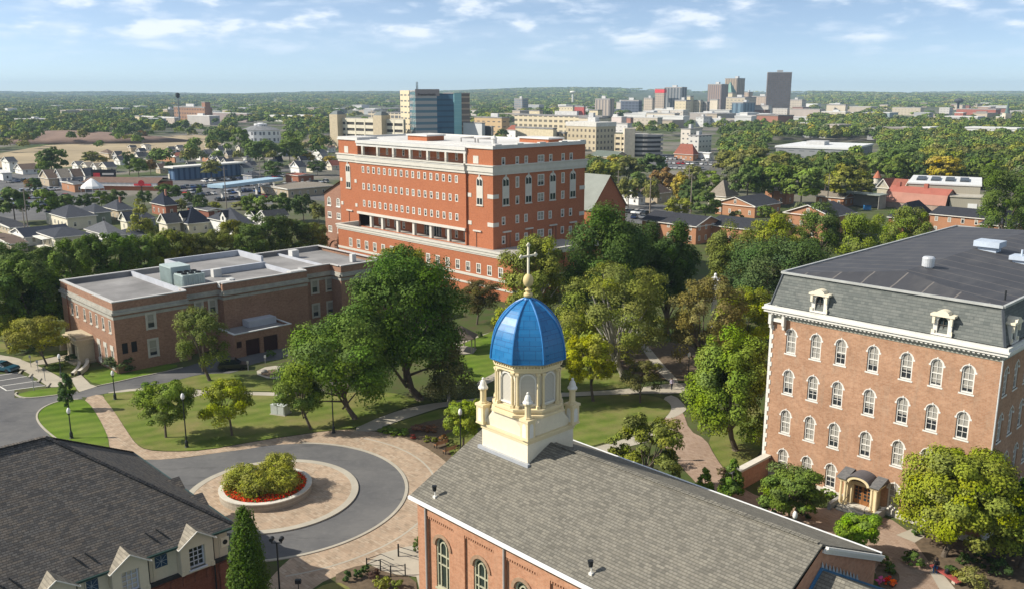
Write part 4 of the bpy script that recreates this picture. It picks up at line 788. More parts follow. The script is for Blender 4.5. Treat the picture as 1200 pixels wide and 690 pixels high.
# ------------------------------------------------------------------ the great red-brick block
def red_block():
    P0,P1,Q0,Q1=-198.5,-140.2,130.23,159.7
    rt=croot('red_brick_block','great red brick block with white stone bands, pergola top storey and long low podium','building',P0,Q0); D=lambda: MB(P0,Q0)
    ST=plain('white_stone_band',(.58,.555,.49),.75,0,.08); MEM=plain('pale_roof_membrane',(.60,.59,.56),.85,0,.15,.1)
    wn=[(-187.3+2.23*k) for k in range(17)]; ww,wh=.98,1.62
    holes=[(x-ww/2,x+ww/2,z,z+wh,False) for z in (22.4,18.2,13.95) for x in wn]
    m=D(); qf=Q0-.45
    m.wall((0,qf),(1,0),(0,-1),-190.1,-148.5,8.0,24.7,holes+[(-189.9,-148.9,8.9,11.95,'open')],.18)   # middle front, opening of the arcade
    m.face([(-148.5,qf,8),(-148.5,Q0,8),(-148.5,Q0,24.7),(-148.5,qf,24.7)]); m.face([(-190.1,Q0,8),(-190.1,qf,8),(-190.1,qf,24.7),(-190.1,Q0,24.7)])
    m.face([(P0,Q0,0),(-190.1,Q0,0),(-190.1,Q0,24.7),(P0,Q0,24.7)]); m.face([(-148.5,Q0,0),(P1,Q0,0),(P1,Q0,24.7),(-148.5,Q0,24.7)])
    rw=[]
    for q in (133.3,137.45,140.2,144.85,148.0,152.1,154.85): rw.append((q,26.75,1.05 if q!=144.85 else 2.1,1.65))
    for q in (137.5,152.15): rw+= [(q,21.6,1.1,2.45),(q,18.0,1.1,1.85),(q,13.8,1.1,1.85),(q,9.9,1.1,1.7)]
    for z,h in ((21.55,2.55),(18.0,1.95),(13.8,1.95),(9.9,1.8)): rw.append((144.9,z,2.1,h))
    for q in (133.3,140.2,148.0,154.9): rw+= [(q,13.8,1.05,1.8),(q,9.6,1.05,1.8)]
    m.wall((P1,0),(0,1),(1,0),Q0,Q1,0,30.2,[(q-w_/2,q+w_/2,z,z+h,False) for q,z,w_,h in rw],.18)
    m.face([(P0,Q1,0),(P0,Q0,0),(P0,Q0,30.2),(P0,Q1,30.2)]); m.face([(P1,Q1,0),(P0,Q1,0),(P0,Q1,30.2),(P1,Q1,30.2)])
    for a,b in ((P0,-190.1),(-148.5,P1)):   # upper pavilions
        m.face([(a,Q0,24.7),(b,Q0,24.7),(b,Q0,30.2),(a,Q0,30.2)]); m.face([(b,Q0,24.7),(b,Q0+6,24.7),(b,Q0+6,30.2),(b,Q0,30.2)]) if b<-150 else m.face([(a,Q0+6,24.7),(a,Q0,24.7),(a,Q0,30.2),(a,Q0+6,30.2)])
    uw=[-185.4,-182.0,-178.7,-175.4,-172.2,-168.9,-165.6,-162.3,-159.1,-155.7,-152.3]
    m.wall((0,133.4),(1,0),(0,-1),-190.1,-148.5,26.3,29.6,[(x-.45,x+.45,26.9,28.6,False) for x in uw],.15)
    m.wall((0,133.4),(1,0),(0,-1),-189.9,-148.9,8.7,12.2,[(x-.5,x+.5,9.1,10.85,False) for x in (-186.0,-182.4,-179.4,-176,-159.6,-156.1,-153)]+[(-168,-161.5,8.75,11.4,False)],.15)
    m.build('wall',BRICK_B,rt)
    pw=rect_window(ww,wh,.16,cols=1,rows=2,sill=False,proud=.03); 
    place_windows(pw,[(x-P0,z) for z in (22.4,18.2,13.95) for x in wn],rt,'-q',qf-Q0)
    ow=rect_window(.9,1.7,.13,cols=1,rows=2,sill=False); place_windows(ow,[(x-P0,26.9) for x in uw],rt,'-q',133.4-Q0)
    aw=rect_window(1.0,1.75,.13,cols=1,rows=2,sill=False); place_windows(aw,[(x-P0,9.1) for x in (-186.0,-182.4,-179.4,-176,-159.6,-156.1,-153)],rt,'-q',133.4-Q0)
    m=D(); m.box(-168,-161.5,133.5,133.56,8.75,11.4); gw=m.build('glazed_screen',GLASS,rt); m=D(); [m.box(x-.05,x+.05,133.42,133.5,8.75,11.4) for x in np.linspace(-168,-161.5,8)]; m.build('screen_bars',WHITE,gw)
    pr={}
    for q,z,w_,h in rw:
        k=(w_,h)
        if k not in pr: pr[k]=rect_window(w_,h,.16,cols=2 if w_>1.5 else 1,rows=2,sill=False,proud=.03); pr[k].parent=rt; o=pr[k]
        else: o=cp(pr[k],(0,0,0),0,rt)
        o.location=(P1-P0,q-Q0,z); o.rotation_euler=(0,0,PI/2)
    # stone bands
    m=D(); o=.35
    for z0,z1,o in ((24.7,25.3,.22),(25.3,26.5,.42),(26.5,26.78,.62)):
        m.box(-190.1-.0,-148.5,qf-o,Q0+.1,z0,z1); m.box(P0-o,-190.1,Q0-o,Q0+.1,z0,z1); m.box(-148.5,P1+o,Q0-o,Q0+.1,z0,z1); m.box(P1-.1,P1+o,Q0+.1,Q1+o,z0,z1); m.box(P0-o,P0+.1,Q0+.1,Q1,z0,z1)
    m.build('stone_band',ST,rt)
    m=D(); m.box(-190.1,-148.5,qf-.5,133.4,26.2,26.35,0,'b'); m.build('terrace',MEM,rt)
    m=D()
    for a,b in ((P0,-190.1),(-148.5,P1)): m.box(a-.25,b+.25,Q0-.25,Q0+6,30.2,30.45); m.box(a-.12,b+.12,Q0-.12,Q0+6,30.45,30.95)
    m.box(-190.1,-148.5,Q0-.6,133.6,29.62,30.32); m.box(-190.1,-148.5,Q0-.35,Q0+.25,28.95,29.62)
    m.box(P0,P1,133.6,Q1,30.2,30.42); m.box(P1-.2,P1+.3,Q0+6,Q1,30.2,30.55); m.box(P0-.3,P0+.3,Q0+6,Q1,30.2,30.9); m.box(P0,P1,Q1-.3,Q1+.3,30.2,30.9)
    for q in (Q0+.4,137.2,144.2,151.3,157.6): m.box(P1-.6,P1+.32,q,q+1.9,30.55,31.2)
    m.box(P1-.35,P1+.2,Q0+.4,Q1,30.55,30.98)
    m.build('roof_cap',plain('white_coping',(.60,.59,.56),.7,0,.08),rt)
    m=D(); m.box(P0+.35,P1-.35,Q0+6.1,Q1-.35,30.421,30.47); m.build('roof_membrane',MEM,rt)
    for x in (-187.6,-181.3,-174.9,-168.4,-161.9,-155.4,-149.0):
        m=D(); m.box(x-.32,x+.32,Q0-.35,Q0+.2,26.36,28.95); m.build('pergola_pier',ST,rt)
    m=D(); 
    for i in range(3): m.tube((-189.5,Q0-.7,26.8+.35*i),(-149,Q0-.7,26.8+.35*i),.03,.03,5)
    m.build('terrace_rail',DARKM,rt)
    m=D(); m.box(-190.2,-148.6,qf-.35,qf-.003,11.97,12.55); m.build('arcade_lintel',ST,rt)
    for x in (-184.9,-180.1,-173.9,-167.6,-161.2,-154.8):
        m=D(); m.box(x-.38,x+.38,qf+.05,qf+.75,8.72,11.95); m.build('arcade_pier',ST,rt)
    # tall white arched panels with windows
    def panel():
        m=MB(); m.box(-1.0,1.0,-.1,-.002,0,5.2); O=arch_outline(1.0,1.0+.02,10)
        m.face([(x,-.1,5.2+z) for x,z in O[1:-1]][::-1]); 
        for i in range(1,len(O)-2): a,b=O[i],O[i+1]; m.face([(a[0],-.1,5.2+a[1]),(b[0],-.1,5.2+b[1]),(b[0],0,5.2+b[1]),(a[0],0,5.2+a[1])])
        m.box(-.16,.16,-.2,-.0,6.1,6.6); m.box(-1.1,1.1,-.2,-.002,-.2,0)
        o=m.build('arched_panel',ST,rt); g=MB()
        for s in(-1,1):
            a,b=sorted((s*.08,s*.82)); g.face([(a,-.112,.15),(b,-.112,.15),(b,-.112,1.5),(a,-.112,1.5)]); g.face([(a,-.112,4.2),(b,-.112,4.2),(b,-.112,5.35),(a,-.112,5.7 if s<0 else 5.7)])
        g.build('panel_panes',GLASS,o); return o
    a=panel(); a.location=(-144.4-P0,0,18.05); cp(a,(-194.6-P0,0,18.05),0,rt)
    for q in (133.95,140.9,148.7,155.5): cp(a,(P1-P0,q-Q0,18.05),PI/2,rt)
    m=D()
    for z in (13.5,19.6): 
        for x in (-197.7,-191.3): m.box(x-.45,x+.45,Q0-.1,Q0-.002,z,z+.85)
        for x in (-147.7,): m.box(x-.6,x+.6,Q0-.1,Q0-.002,z,z+.85)
        m.box(P1-1.7,P1+.1,Q0-.1,Q0-.002,z+.1,z+1.0); m.box(P1+.002,P1+.1,Q0-.002,Q0+1.6,z+.1,z+1.0); m.box(P1+.002,P1+.1,Q1-1.8,Q1,z+.1,z+1.0)
    for x in (-195.7,-146.5): m.box(x,x+2.6,Q0-.3,Q0-.002,12.15,12.45); m.box(x,x+2.6,Q0-.15,Q0-.002,7.6,7.8); 
    for q in (133.0,139.9,147.7,154.5): m.box(P1+.002,P1+.35,q,q+2.4,12.1,12.4); 
    m.build('stone_block',ST,rt)
    m=D(); 
    for x in (-194.8,-145.6): m.box(x-.08,x+.08,Q0-.12,Q0-.002,7.8,12.15)
    for q in (134.2,141.1,148.9,155.7): m.box(P1+.002,P1+.12,q-.06,q+.06,7.8,12.1); m.box(P1+.002,P1+.14,q+1.0,q+1.12,7.8,12.1)
    m.build('downpipe',plain('bronze_pipe',(.22,.11,.07),.5),rt)
    m=D()
    for x in (-195.0,-145.6): m.box(x-.85,x+.85,Q0-.06,Q0-.002,26.95,28.6)
    m.build('blank_panel',ST,rt)
    # podium
    A0,A1,B0=-190.3,-127.5,123.7
    pz=[(-184.9+3.37*k) for k in range(17)]
    m=D(); m.wall((0,B0),(1,0),(0,-1),A0,A1,0,8.75,[(x-.72,x+.72,4.75,6.95,False) for x in pz],.2)
    m.wall((A1,0),(0,1),(1,0),B0,152,0,8.75,[(q-.6,q+.6,4.75,6.95,False) for q in (126.5,130.5,134.5,138.5,142.5,146.5)],.2); m.face([(A0,152,0),(A0,B0,0),(A0,B0,8.75),(A0,152,8.75)]); m.face([(A1,152,0),(P1,152,0),(P1,152,8.75),(A1,152,8.75)])
    m.build('podium_wall',BRICK_B,rt)
    m=D(); m.face([(A0+.3,B0+.3,8.7),(A1-.3,B0+.3,8.7),(A1-.3,152,8.7),(A0+.3,152,8.7)]); m.build('podium_roof',plain('gravel_roof',(.40,.375,.34),.9,0,.15),rt)
    m=D()
    for z0,z1,o in ((8.75,9.1,.12),(9.1,9.7,.28),(9.7,10.0,.45)): m.box(A0-o,A1+o,B0-o,B0+.3,z0,z1); m.box(A1-.3,A1+o,B0+.3,152,z0,z1); m.box(A0-o,A0+.3,B0+.3,Q0,z0,z1)
    m.build('podium_parapet',ST,rt); m=D()
    for z0,z1 in ((3.95,4.5),(2.2,2.6)): m.box(A0-.12,A1+.12,B0-.12,B0-.002,z0,z1); m.box(A1+.002,A1+.12,B0-.002,152,z0,z1)
    m.build('podium_band',ST,rt)
    w2=rect_window(1.42,2.18,.18,cols=2,rows=2,sill=False,proud=.03); place_windows(w2,[(x-P0,4.76) for x in pz],rt,'-q',B0-Q0)
    # roof plant
    m=D(); m.box(-179,-171.5,137.6,143,30.4,31.6); m.build('roof_penthouse',BRICK_B,rt); m=D(); m.box(-179.3,-171.2,137.3,143.3,31.6,31.95); m.build('penthouse_cap',MEM,rt)
    m=D(); m.box(-153.5,-144,151.2,156,30.4,31.4); m.build('roof_penthouse',BRICK_B,rt); m=D(); m.box(-153.8,-143.7,150.9,156.3,31.4,31.75); m.build('penthouse_cap',MEM,rt)
    m=D()
    for x in (-164,-158): m.beam((x,142,31.4),(x+5,142,31.4),.25,.25); m.beam((x,142,30.4),(x,142,31.4),.25,.25); m.beam((x+5,142,30.4),(x+5,142,31.4),.25,.25); m.beam((x,142,31.4),(x,146,31.4),.25,.25)
    m.build('roof_pipework',plain('pipe_grey',(.30,.29,.28),.6,.2),rt)
    m=D(); m.lathe((-146.5,136.5,30.4),[(.9,0),(.9,.5),(.6,.55),(.6,1.5),(.8,1.6),(.5,1.9),(.15,2.3),(0,2.4)],10); m.build('roof_urn',MEM,rt)
    # gabled side wing
    X0,X1,Y0=-207.5,-198.55,131.0
    m=D(); ah=[(-206.2,-204.4,12.5,14.85,True),(-201.9,-200.1,12.5,14.85,True),(-206.2,-204.4,9.3,10.9,False),(-201.9,-200.1,9.3,10.9,False),(-206.2,-204.4,5.4,7.2,False),(-201.9,-200.1,5.4,7.2,False),(-206.6,-200,0.0,3.3,True)]
    m.wall((0,Y0),(1,0),(0,-1),X0,X1,0,15.6,ah,.25); m.face([(X0,Y0,15.6),(X1,Y0,15.6),(X1,Y0,19.6),(X1-.3,Y0,19.6)]); m.face([(X0,Y0+25,0),(X0,Y0,0),(X0,Y0,15.6),(X0,Y0+25,15.6)]); m.build('wing_wall',BRICK_C if False else brickwall('pink_brick',(.30,.15,.10),(.35,.19,.13),(.33,.25,.19),.6,.2,.12,.1),rt)
    m=D(); m.face([(X0-.5,Y0-.5,15.5),(X1,Y0-.5,19.7),(X1,Y0+25,19.7),(X0-.5,Y0+25,15.5)]); m.build('wing_roof',plain('brown_wing_roof',(.20,.15,.12),.9,0,.2),rt)
    a=arched_window(1.78,2.33,.2,hood=False); place_windows(a,[(-205.3-P0,12.51),(-201-P0,12.51)],rt,'-q',Y0-Q0); b=rect_window(1.78,1.6,.18); place_windows(b,[(-205.3-P0,9.3),(-201-P0,9.3),(-205.3-P0,5.5),(-201-P0,5.5)],rt,'-q',Y0-Q0)
    for o in bpy.data.objects:
        pass
red_block()
# ------------------------------------------------------------------ the flat-roofed brick hall
def flat_hall():
    kk=.9735; K=lambda p,q: (kk*p,kk*q); P0,Q0=K(-163,49.3); PX,QE=K(-139.6,101); ZT=11.15
    rt=croot('flat_roofed_hall','two storey brown brick hall with flat grey roof, stone bands and porch','building',P0,Q0); D=lambda: MB(P0,Q0)
    steps=[(-139.6,49.3,61.2),(-142.2,61.2,68),(-140.7,68,84.4),(-143.3,84.4,91.2),(-140.0,91.2,101)]; steps=[(kk*a,kk*b,kk*c) for a,b,c in steps]
    fz=[(6.95,1.75),(2.0,2.3)]
    lw=[kk*x for x in (-158.2,-155.9,-152.4,-149.6,-147.0,-144.2,-141.4)][::1]
    up=[(x,6.2,.95,2.0) for x in lw]; lo=[(x,1.15,1.1,2.3) for x in lw if x>kk*-148]
    up=up[:]
    m=D(); m.wall((0,Q0),(1,0),(0,-1),P0,PX,-.5,ZT,[(x-w_/2,x+w_/2,z,z+h,False) for x,z,w_,h in up+lo],.2)
    sw={0:[(53.6,6.25,1.25,2.3),(53.6,1.8,1.35,2.6),(49.3,3.0,.9,1.7),(50.7,3.0,.9,1.7)],1:[(62.6,6.3,1.2,2.2),(62.6,1.8,1.2,2.3),(65,6.3,1.2,2.2)],3:[(85.2,6.3,1.3,2.3),(88.3,6.3,1.3,2.3),(85.2,1.9,1.3,2.3),(88.3,1.9,1.3,2.3)],4:[(94.5,6.3,1.3,2.3),(98,6.3,1.3,2.3)],2:[]}
    for i,(p,a,b) in enumerate(steps):
        m.wall((p,0),(0,1),(1,0),a,b,-.5,ZT,[(q-w_/2,q+w_/2,z,z+h,False) for q,z,w_,h in sw[i]],.2)
        if i>0:
            pp=steps[i-1][0]; lo_,hi_=sorted((p,pp)); s=1 if p<pp else -1
            F=[(lo_,a,-.5),(hi_,a,-.5),(hi_,a,ZT),(lo_,a,ZT)]; m.face(F if s<0 else F[::-1])
    m.face([(PX,QE,-.5),(P0,QE,-.5),(P0,QE,ZT),(PX,QE,ZT)]); m.face([(P0,QE,-.5),(P0,Q0,-.5),(P0,Q0,ZT),(P0,QE,ZT)]); m.build('wall',BRICK_C,rt)
    OFF=plain('stone_window_frame',(.50,.48,.42),.7); cache={}
    def W(u,z,w_,h,face,base):
        k=(w_,h)
        if k not in cache: cache[k]=rect_window(w_,h,.14,mat=OFF,cols=1,rows=2,glass=GLASSB); o=cache[k]; o.parent=rt
        else: o=cp(cache[k],(0,0,0),0,rt)
        o.location=(u-P0,base-Q0,z) if face=='-q' else (base-P0,u-Q0,z); o.rotation_euler=(0,0,FACE[face][2])
    for x,z,w_,h in up+lo: W(x,z,w_,h,'-q',Q0)
    for i,l in sw.items():
        for q,z,w_,h in l:
            if w_==.9: continue
            W(q,z,w_,h,'+p',steps[i][0])
    m=D(); 
    for q,z,w_,h in sw[0]:
        if w_==.9: m.box(steps[0][0]-.19,steps[0][0]-.15,q-.45,q+.45,z,z+h)
    m.build('boarded_opening',plain('dark_board',(.015,.015,.018),.6),rt)
    # stone frames on the shaded front, bands all round
    m=D()
    for i,l in sw.items():
        for q,z,w_,h in l:
            if w_!=.9:
                p=steps[i][0]
                for a,b,c,d in ((q-w_/2-.22,q-w_/2,z-.2,z+h+.25),(q+w_/2,q+w_/2+.22,z-.2,z+h+.25),(q-w_/2,q+w_/2,z+h,z+h+.25)): m.box(p+.002,p+.08,a,b,c,d)
    for x,z,w_,h in lo: m.box(x-w_/2-.1,x+w_/2+.1,Q0-.08,Q0-.002,z+h,z+h+.75); m.box(x-w_/2-.1,x+w_/2+.1,Q0-.08,Q0-.002,z-.75,z-.15)
    m.build('window_surround',OFF,rt)
    def band(o,z0,z1,name,mat):
        m=D(); m.box(P0-o,PX+o,Q0-o,Q0-.002,z0,z1)
        for i,(p,a,b) in enumerate(steps):
            a2=a-.0; m.box(p+.002,p+o,a2 if i else Q0-.002,b,z0,z1)
            if i>0:
                pp=steps[i-1][0]
                if p<pp: m.box(p+o,pp+o,a-.001,a+o,z0,z1) if False else m.box(p+o,pp,a+.002,a+o,z0,z1)
                else: m.box(pp+o,p,a-o,a-.002,z0,z1)
        m.build(name,mat,rt)
    GST=plain('weathered_stone',(.36,.345,.30),.85,0,.22,.8)
    band(.06,7.85+.65,7.85+1.1,'string_course',GST); band(.34,9.25,9.62,'cornice',GST); band(.12,9.62,10.0,'cornice_top',GST); 
    # parapet coping, roofs and raised parapets
    LP=plain('coping_metal',(.50,.49,.47),.7,0,.1)
    m=D(); cw=.5
    m.box(P0-.08,PX+.08,Q0-.08,Q0+cw,ZT,ZT+.16); m.box(P0-.08,P0+cw,Q0+cw,QE,ZT,ZT+.16); m.box(P0+cw,PX,QE-cw,QE+.08,ZT,ZT+.16)
    for i,(p,a,b) in enumerate(steps):
        m.box(p-cw,p+.08,a+(cw if i==0 else 0),b,ZT,ZT+.16)
        if i>0:
            pp=steps[i-1][0]; lo_,hi_=sorted((p,pp)); 
            m.box(lo_+.08,hi_-cw,a-.25,a+.25,ZT,ZT+.15)
    m.build('parapet_coping',LP,rt)
    m=D(); zf=ZT-.75
    m.face([(P0+.3,Q0+.3,zf),(steps[3][0]-.3,Q0+.3,zf),(steps[3][0]-.3,QE-.3,zf),(P0+.3,QE-.3,zf)])
    for i,(p,a,b) in enumerate(steps): m.face([(steps[3][0]-.35,a,zf+.004*i+.004),(p-.3,a,zf+.004*i+.004),(p-.3,b,zf+.004*i+.004),(steps[3][0]-.35,b,zf+.004*i+.004)])
    m.face([(P0+.35,QE-.3,zf),(P0+.35,Q0+.3,zf),(P0+.35,Q0+.3,ZT),(P0+.35,QE-.3,ZT)][::-1]); m.face([(P0,Q0+.35,zf),(PX,Q0+.35,zf),(PX,Q0+.35,ZT),(P0,Q0+.35,ZT)][::-1]); m.build('flat_roof',ROOFGREY,rt)
    m=D(); zu=ZT+1.3; ua,ub=66,80.5
    m.box(P0+.02,P0+.5,ua,ub,ZT+.16,zu); m.box(P0+.5,P0+9.5,ub-.45,ub,zf,zu); m.box(P0+.5,P0+9.5,ua,ua+.45,zf,zu); m.box(P0+9.5,P0+10.2,ua,ub,zf,ZT+.3)
    m.box(P0+.5,PX-1.6,59.6,60.0,zf,ZT+.05); m.box(P0+10.2,PX-2.5,80.2,80.6,zf,ZT+.0); m.box(P0+.5,PX-4,88.4,88.8,zf,ZT-.35)
    m.build('raised_parapet',plain('membrane_kerb',(.44,.46,.50),.8,0,.12),rt)
    m=D(); m.box(P0+.5,P0+9.5,ua+.45,ub-.45,ZT+.2,ZT+.28,0,'b'); m.build('upper_roof',ROOFGREY,rt)
    # cooling plant
    cx,cy_=kk*-147.5,60.9
    PL=plain('galvanised_plant',(.44,.52,.50),.55,.15,.12)
    m=D(); m.box(cx-5.6,cx-1.2,cy_+.2,cy_+3.6,zf,zf+3.1); 
    for i in range(14): x=cx-5.5+i*.31; m.box(x,x+.1,cy_+.12,cy_+.2,zf+.3,zf+2.9)
    pl=m.build('air_handler',PL,rt); m=D(); m.box(cx-1.0,cx+2.4,cy_+.6,cy_+4.4,zf,zf+2.2)
    for i in range(9): y=cy_+.7+i*.42; m.box(cx+2.4,cx+2.5,y,y+.16,zf+.2,zf+2.0)
    for i in range(9): x=cx-.9+i*.37; m.box(x,x+.15,cy_+.5,cy_+.6,zf+.2,zf+2.0)
    o=m.build('condenser',PL,rt)
    for i in range(2):
        for j in range(3): g=D(); g.lathe((cx-.2+1.7*i,cy_+1.3+1.2*j,zf+2.2),[(.5,0),(.5,.22),(.4,.22),(.4,.05)],14); g.build('fan_ring',DARKM,o)
    m=D(); 
    for (p,q,a,b,h) in ((-151,72,1.1,1.5,.8),(-142.6,70.5,1.3,1.0,.5),(-141.6,82.6,1.4,2.6,.4),(-142.0,69.2,1.2,2.6,.35),(-158,92,1.5,1.5,.9),(-146,98,.9,.9,.9)):
        p,q=K(p,q); m.box(p-a/2,p+a/2,q-b/2,q+b/2,zf,zf+h+.6)
    m.build('roof_unit',plain('white_unit',(.58,.58,.56),.6,0,.1),rt)
    # low garage range with doors
    ga,gb=kk*66.6,kk*77.0; gp=steps[2][0]; pe=gp+5.8
    m=D(); m.wall((pe,0),(0,1),(1,0),ga,gb,-.2,3.9,[(ga+1.9,ga+4.4,0,2.7,False),(ga+5.1,ga+7.7,0,2.7,False),(ga+.3,ga+1.2,1.6,2.7,False)],.35); m.wall((0,ga),(1,0),(0,-1),gp,pe,-.2,3.9,[],.2); m.face([(pe,gb,-.2),(gp,gb,-.2),(gp,gb,3.9),(pe,gb,3.9)]); gr=m.build('garage_wall',BRICK_C,rt)
    for a,b in ((ga+1.9,ga+4.4),(ga+5.1,ga+7.7)): m=D(); m.box(pe-.33,pe-.28,a,b,0,2.7); m.build('garage_door',plain('oxblood_door',(.045,.016,.016),.6,0,.15),gr)
    m=D(); m.box(pe-.33,pe-.28,ga+.3,ga+1.2,1.6,2.7); m.build('louvre_panel',plain('oxblood_door',(.045,.016,.016),.6,0,.15),gr)
    m=D(); m.face([(gp,ga+.2,3.6),(pe-.2,ga+.2,3.6),(pe-.2,gb-.2,3.6),(gp,gb-.2,3.6)]); m.build('garage_roof',ROOFGREY,gr); m=D(); m.box(gp,pe+.1,ga-.1,ga+.25,3.9,4.05); m.box(pe-.25,pe+.1,ga+.25,gb,3.9,4.05); m.box(gp,pe+.1,gb,gb+.25,3.9,4.05); m.build('garage_coping',plain('coping_pale',(.62,.63,.62),.6),gr)
    m=D(); m.box(gp,gp+2.2,ga+4.5,gb-.5,3.62,4.7); m.build('roof_hatch',plain('membrane_kerb',(.44,.46,.50),.8,0,.12),gr)
    # stone entrance porch
    c=kk*-152.2; y=Q0
    m=D()
    for s in (-1,1):
        for dx in (1.2,2.0): x=c+s*dx; m.tube((x,y-2.2,.6),(x,y-2.2,3.1),.26,.22,10); m.box(x-.34,x+.34,y-2.54,y-1.86,0,.6)
    m.box(c-2.6,c-2.2,y-2.4,y-.003,0,3.1); m.box(c+2.2,c+2.6,y-2.4,y-.003,0,3.1)
    m.box(c-2.8,c+2.8,y-2.7,y-.003,3.1,3.75); m.box(c-3.0,c+3.0,y-2.9,y-.003,3.75,3.95); m.box(c-2.6,c+2.6,y-2.5,y-.003,3.95,4.3)
    m.box(c-3,c+3,y-3.4,y-.003,0,.35); po=m.build('porch',plain('buff_limestone',(.50,.43,.30),.85,0,.15),rt)
    m=D(); m.box(c-1,c+1,y-.06,y-.01,.35,2.8); m.build('door',plain('dark_oak',(.06,.035,.02),.5),po)
    m=D(); 
    for s in (-2,2):
        m.beam((c-7.5,y-.5+.2*s,1.2),(c-7.5,y-1,0),.4,2.2)
    m.build('side_stairs',plain('buff_limestone',(.50,.43,.30),.85,0,.15),rt)
    m=D(); m.box(P0+2.9,P0+3.05,Q0-.16,Q0-.002,0,10.9); m.build('downpipe',plain('rust_pipe',(.25,.10,.06),.6),rt)
flat_hall()
# ------------------------------------------------------------------ the hip-roofed hall with dormers
def dormer_hall():
    PE,QE=-61.27,29.32; PW=-81.65; QS=-28.0; ZE=9.0; pm=(PE+PW)/2; ZR=16.2
    rt=croot('dormered_hall','hip roofed hall of dark mottled shingles with cream gabled dormers over red brick','building',PE,QE); D=lambda: MB(PE,QE)
    hp=(pm,QE-10.0)
    m=D(); E=[(PE,QS),(PE,QE),(PW,QE),(PW,QS)]
    m.face([(PE,QS,ZE),(PE,QE,ZE),(*hp,ZR),(pm,QS,ZR)]); m.face([(PE,QE,ZE),(PW,QE,ZE),(*hp,ZR)]); m.face([(PW,QE,ZE),(PW,QS,ZE),(pm,QS,ZR),(*hp,ZR)])
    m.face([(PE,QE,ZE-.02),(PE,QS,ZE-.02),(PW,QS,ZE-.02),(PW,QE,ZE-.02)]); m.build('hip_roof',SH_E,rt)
    m=D()
    def caps(a,b,w_=.36):
        a=Vector(a); b=Vector(b); L=(b-a).length; n=int(L/.28); d=(b-a)/n
        for i in range(n): s=a+d*i; e=a+d*(i+.97); m.beam((s.x,s.y,s.z+.03+.02*(i%2)),(e.x,e.y,e.z+.03+.02*(i%2)),w_,.06)
    caps((PE,QE,ZE),(*hp,ZR)); caps((PW,QE,ZE),(*hp,ZR)); caps((*hp,ZR),(pm,QS,ZR)); m.build('ridge_shingles',SH_E,rt)
    GG=plain('green_gutter',(.025,.055,.05),.45)
    m=D(); m.box(PE-.02,PE+.13,QS,QE+.13,ZE-.16,ZE+.0); m.box(PW-.13,PE-.02,QE-.02,QE+.13,ZE-.16,ZE+.0); m.build('gutter',GG,rt)
    xw=PE-.55; yw=QE-.55; ZB=6.55
    CR=plain('cream_render',(.64,.57,.44),.75,0,.06); 
    m=D(); m.box(PW+.55,xw,QS,yw,ZB,ZE-.03,0,'bt'); m.build('upper_wall',CR,rt)
    m=D()
    for q in [28.1,22.9,18.1,13.3,8.5]: m.box(xw+.002,xw+.04,q-.05,q+.05,ZB,ZE-.2)
    m.build('panel_seam',CR,rt)
    m=D(); m.box(PW+.5,xw+.28,QS,yw+.28,ZB-.16,ZB); m.box(PW+.5,xw+.16,QS,yw+.16,ZB-.34,ZB-.16); m.build('belt_course',plain('dark_belt',(.035,.035,.04),.5),rt)
    m=D(); m.box(PW+.6,xw-.02,QS,yw-.02,0,ZB-.34,0,'bt'); m.build('brick_wall',BRICK_E,rt)
    m=D()
    for q in [28.3,23.2,18.4,13.6,8.8]: m.box(xw-.018,xw+.10,q-.35,q+.35,0,ZB-.5)
    for q in np.arange(9,28.2,.95):
        m.box(xw-.018,xw+.06,q-.14,q+.14,ZB-1.25,ZB-.62); m.lathe((xw+.0,q,ZB-.62),[(.14,0),(.12,.08),(.0,.16)],8)
    m.build('brick_arcading',BRICK_E,rt)
    # gabled dormers
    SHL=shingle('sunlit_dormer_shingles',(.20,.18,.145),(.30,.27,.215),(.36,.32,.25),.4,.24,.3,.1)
    def dormer():
        m=MB(); hw=1.28; h0=2.4; ap=3.25; dp=4.0
        m.wall((0,0),(1,0),(0,-1),-hw,hw,0,h0,[(-.62,.62,.28,1.98,False)],.42); m.face([(-hw,0,h0),(hw,0,h0),(0,0,ap)]); m.face([(-hw,dp,0),(-hw,0,0),(-hw,0,h0),(-hw,dp,h0)]); m.face([(hw,0,0),(hw,dp,0),(hw,dp,h0),(hw,0,h0)])
        m.box(-hw-.04,-hw+.22,-.06,-.002,0,.35); m.box(hw-.22,hw+.04,-.06,-.002,0,.35)
        o=m.build('dormer',CR,rt); e=.22; sl_=(ap-h0)/hw
        g=MB(); zr=ap+.09
        for s in (-1,1):
            a=(s*(hw+e),-.28,h0-e*sl_+.06); b=(0,-.28,zr); c=(0,dp,zr); d=(s*(hw+e),dp,h0-e*sl_+.06)
            g.face([a,d,c,b] if s<0 else [a,b,c,d])
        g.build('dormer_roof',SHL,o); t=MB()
        for s in (-1,1): t.beam((s*(hw+e),-.3,h0-e*sl_+.02),(0,-.3,zr-.02),.05,.07); t.beam((s*(hw+e),-.3,h0-e*sl_+.02),(s*(hw+e),dp*.6,h0-e*sl_+.02),.05,.06)
        t.build('verge_trim',WHITE,o)
        w_=rect_window(1.22,1.68,.09,cols=3,rows=4,glass=glassmat('office_glass',(.035,.04,.035),.1),sill=False,mat=plain('pale_blue_frame',(.62,.64,.72),.5)); w_.parent=o; w_.location=(0,.24,.29)
        s=MB(); s.box(-.7,.7,-.12,.2,.16,.28); s.build('sill',plain('pale_blue_frame',(.62,.64,.72),.5),o); return o
    ds=[25.95,20.95,16.0,11.05,6.1,1.1,-3.9,-8.9,-13.9,-18.9]; d=None
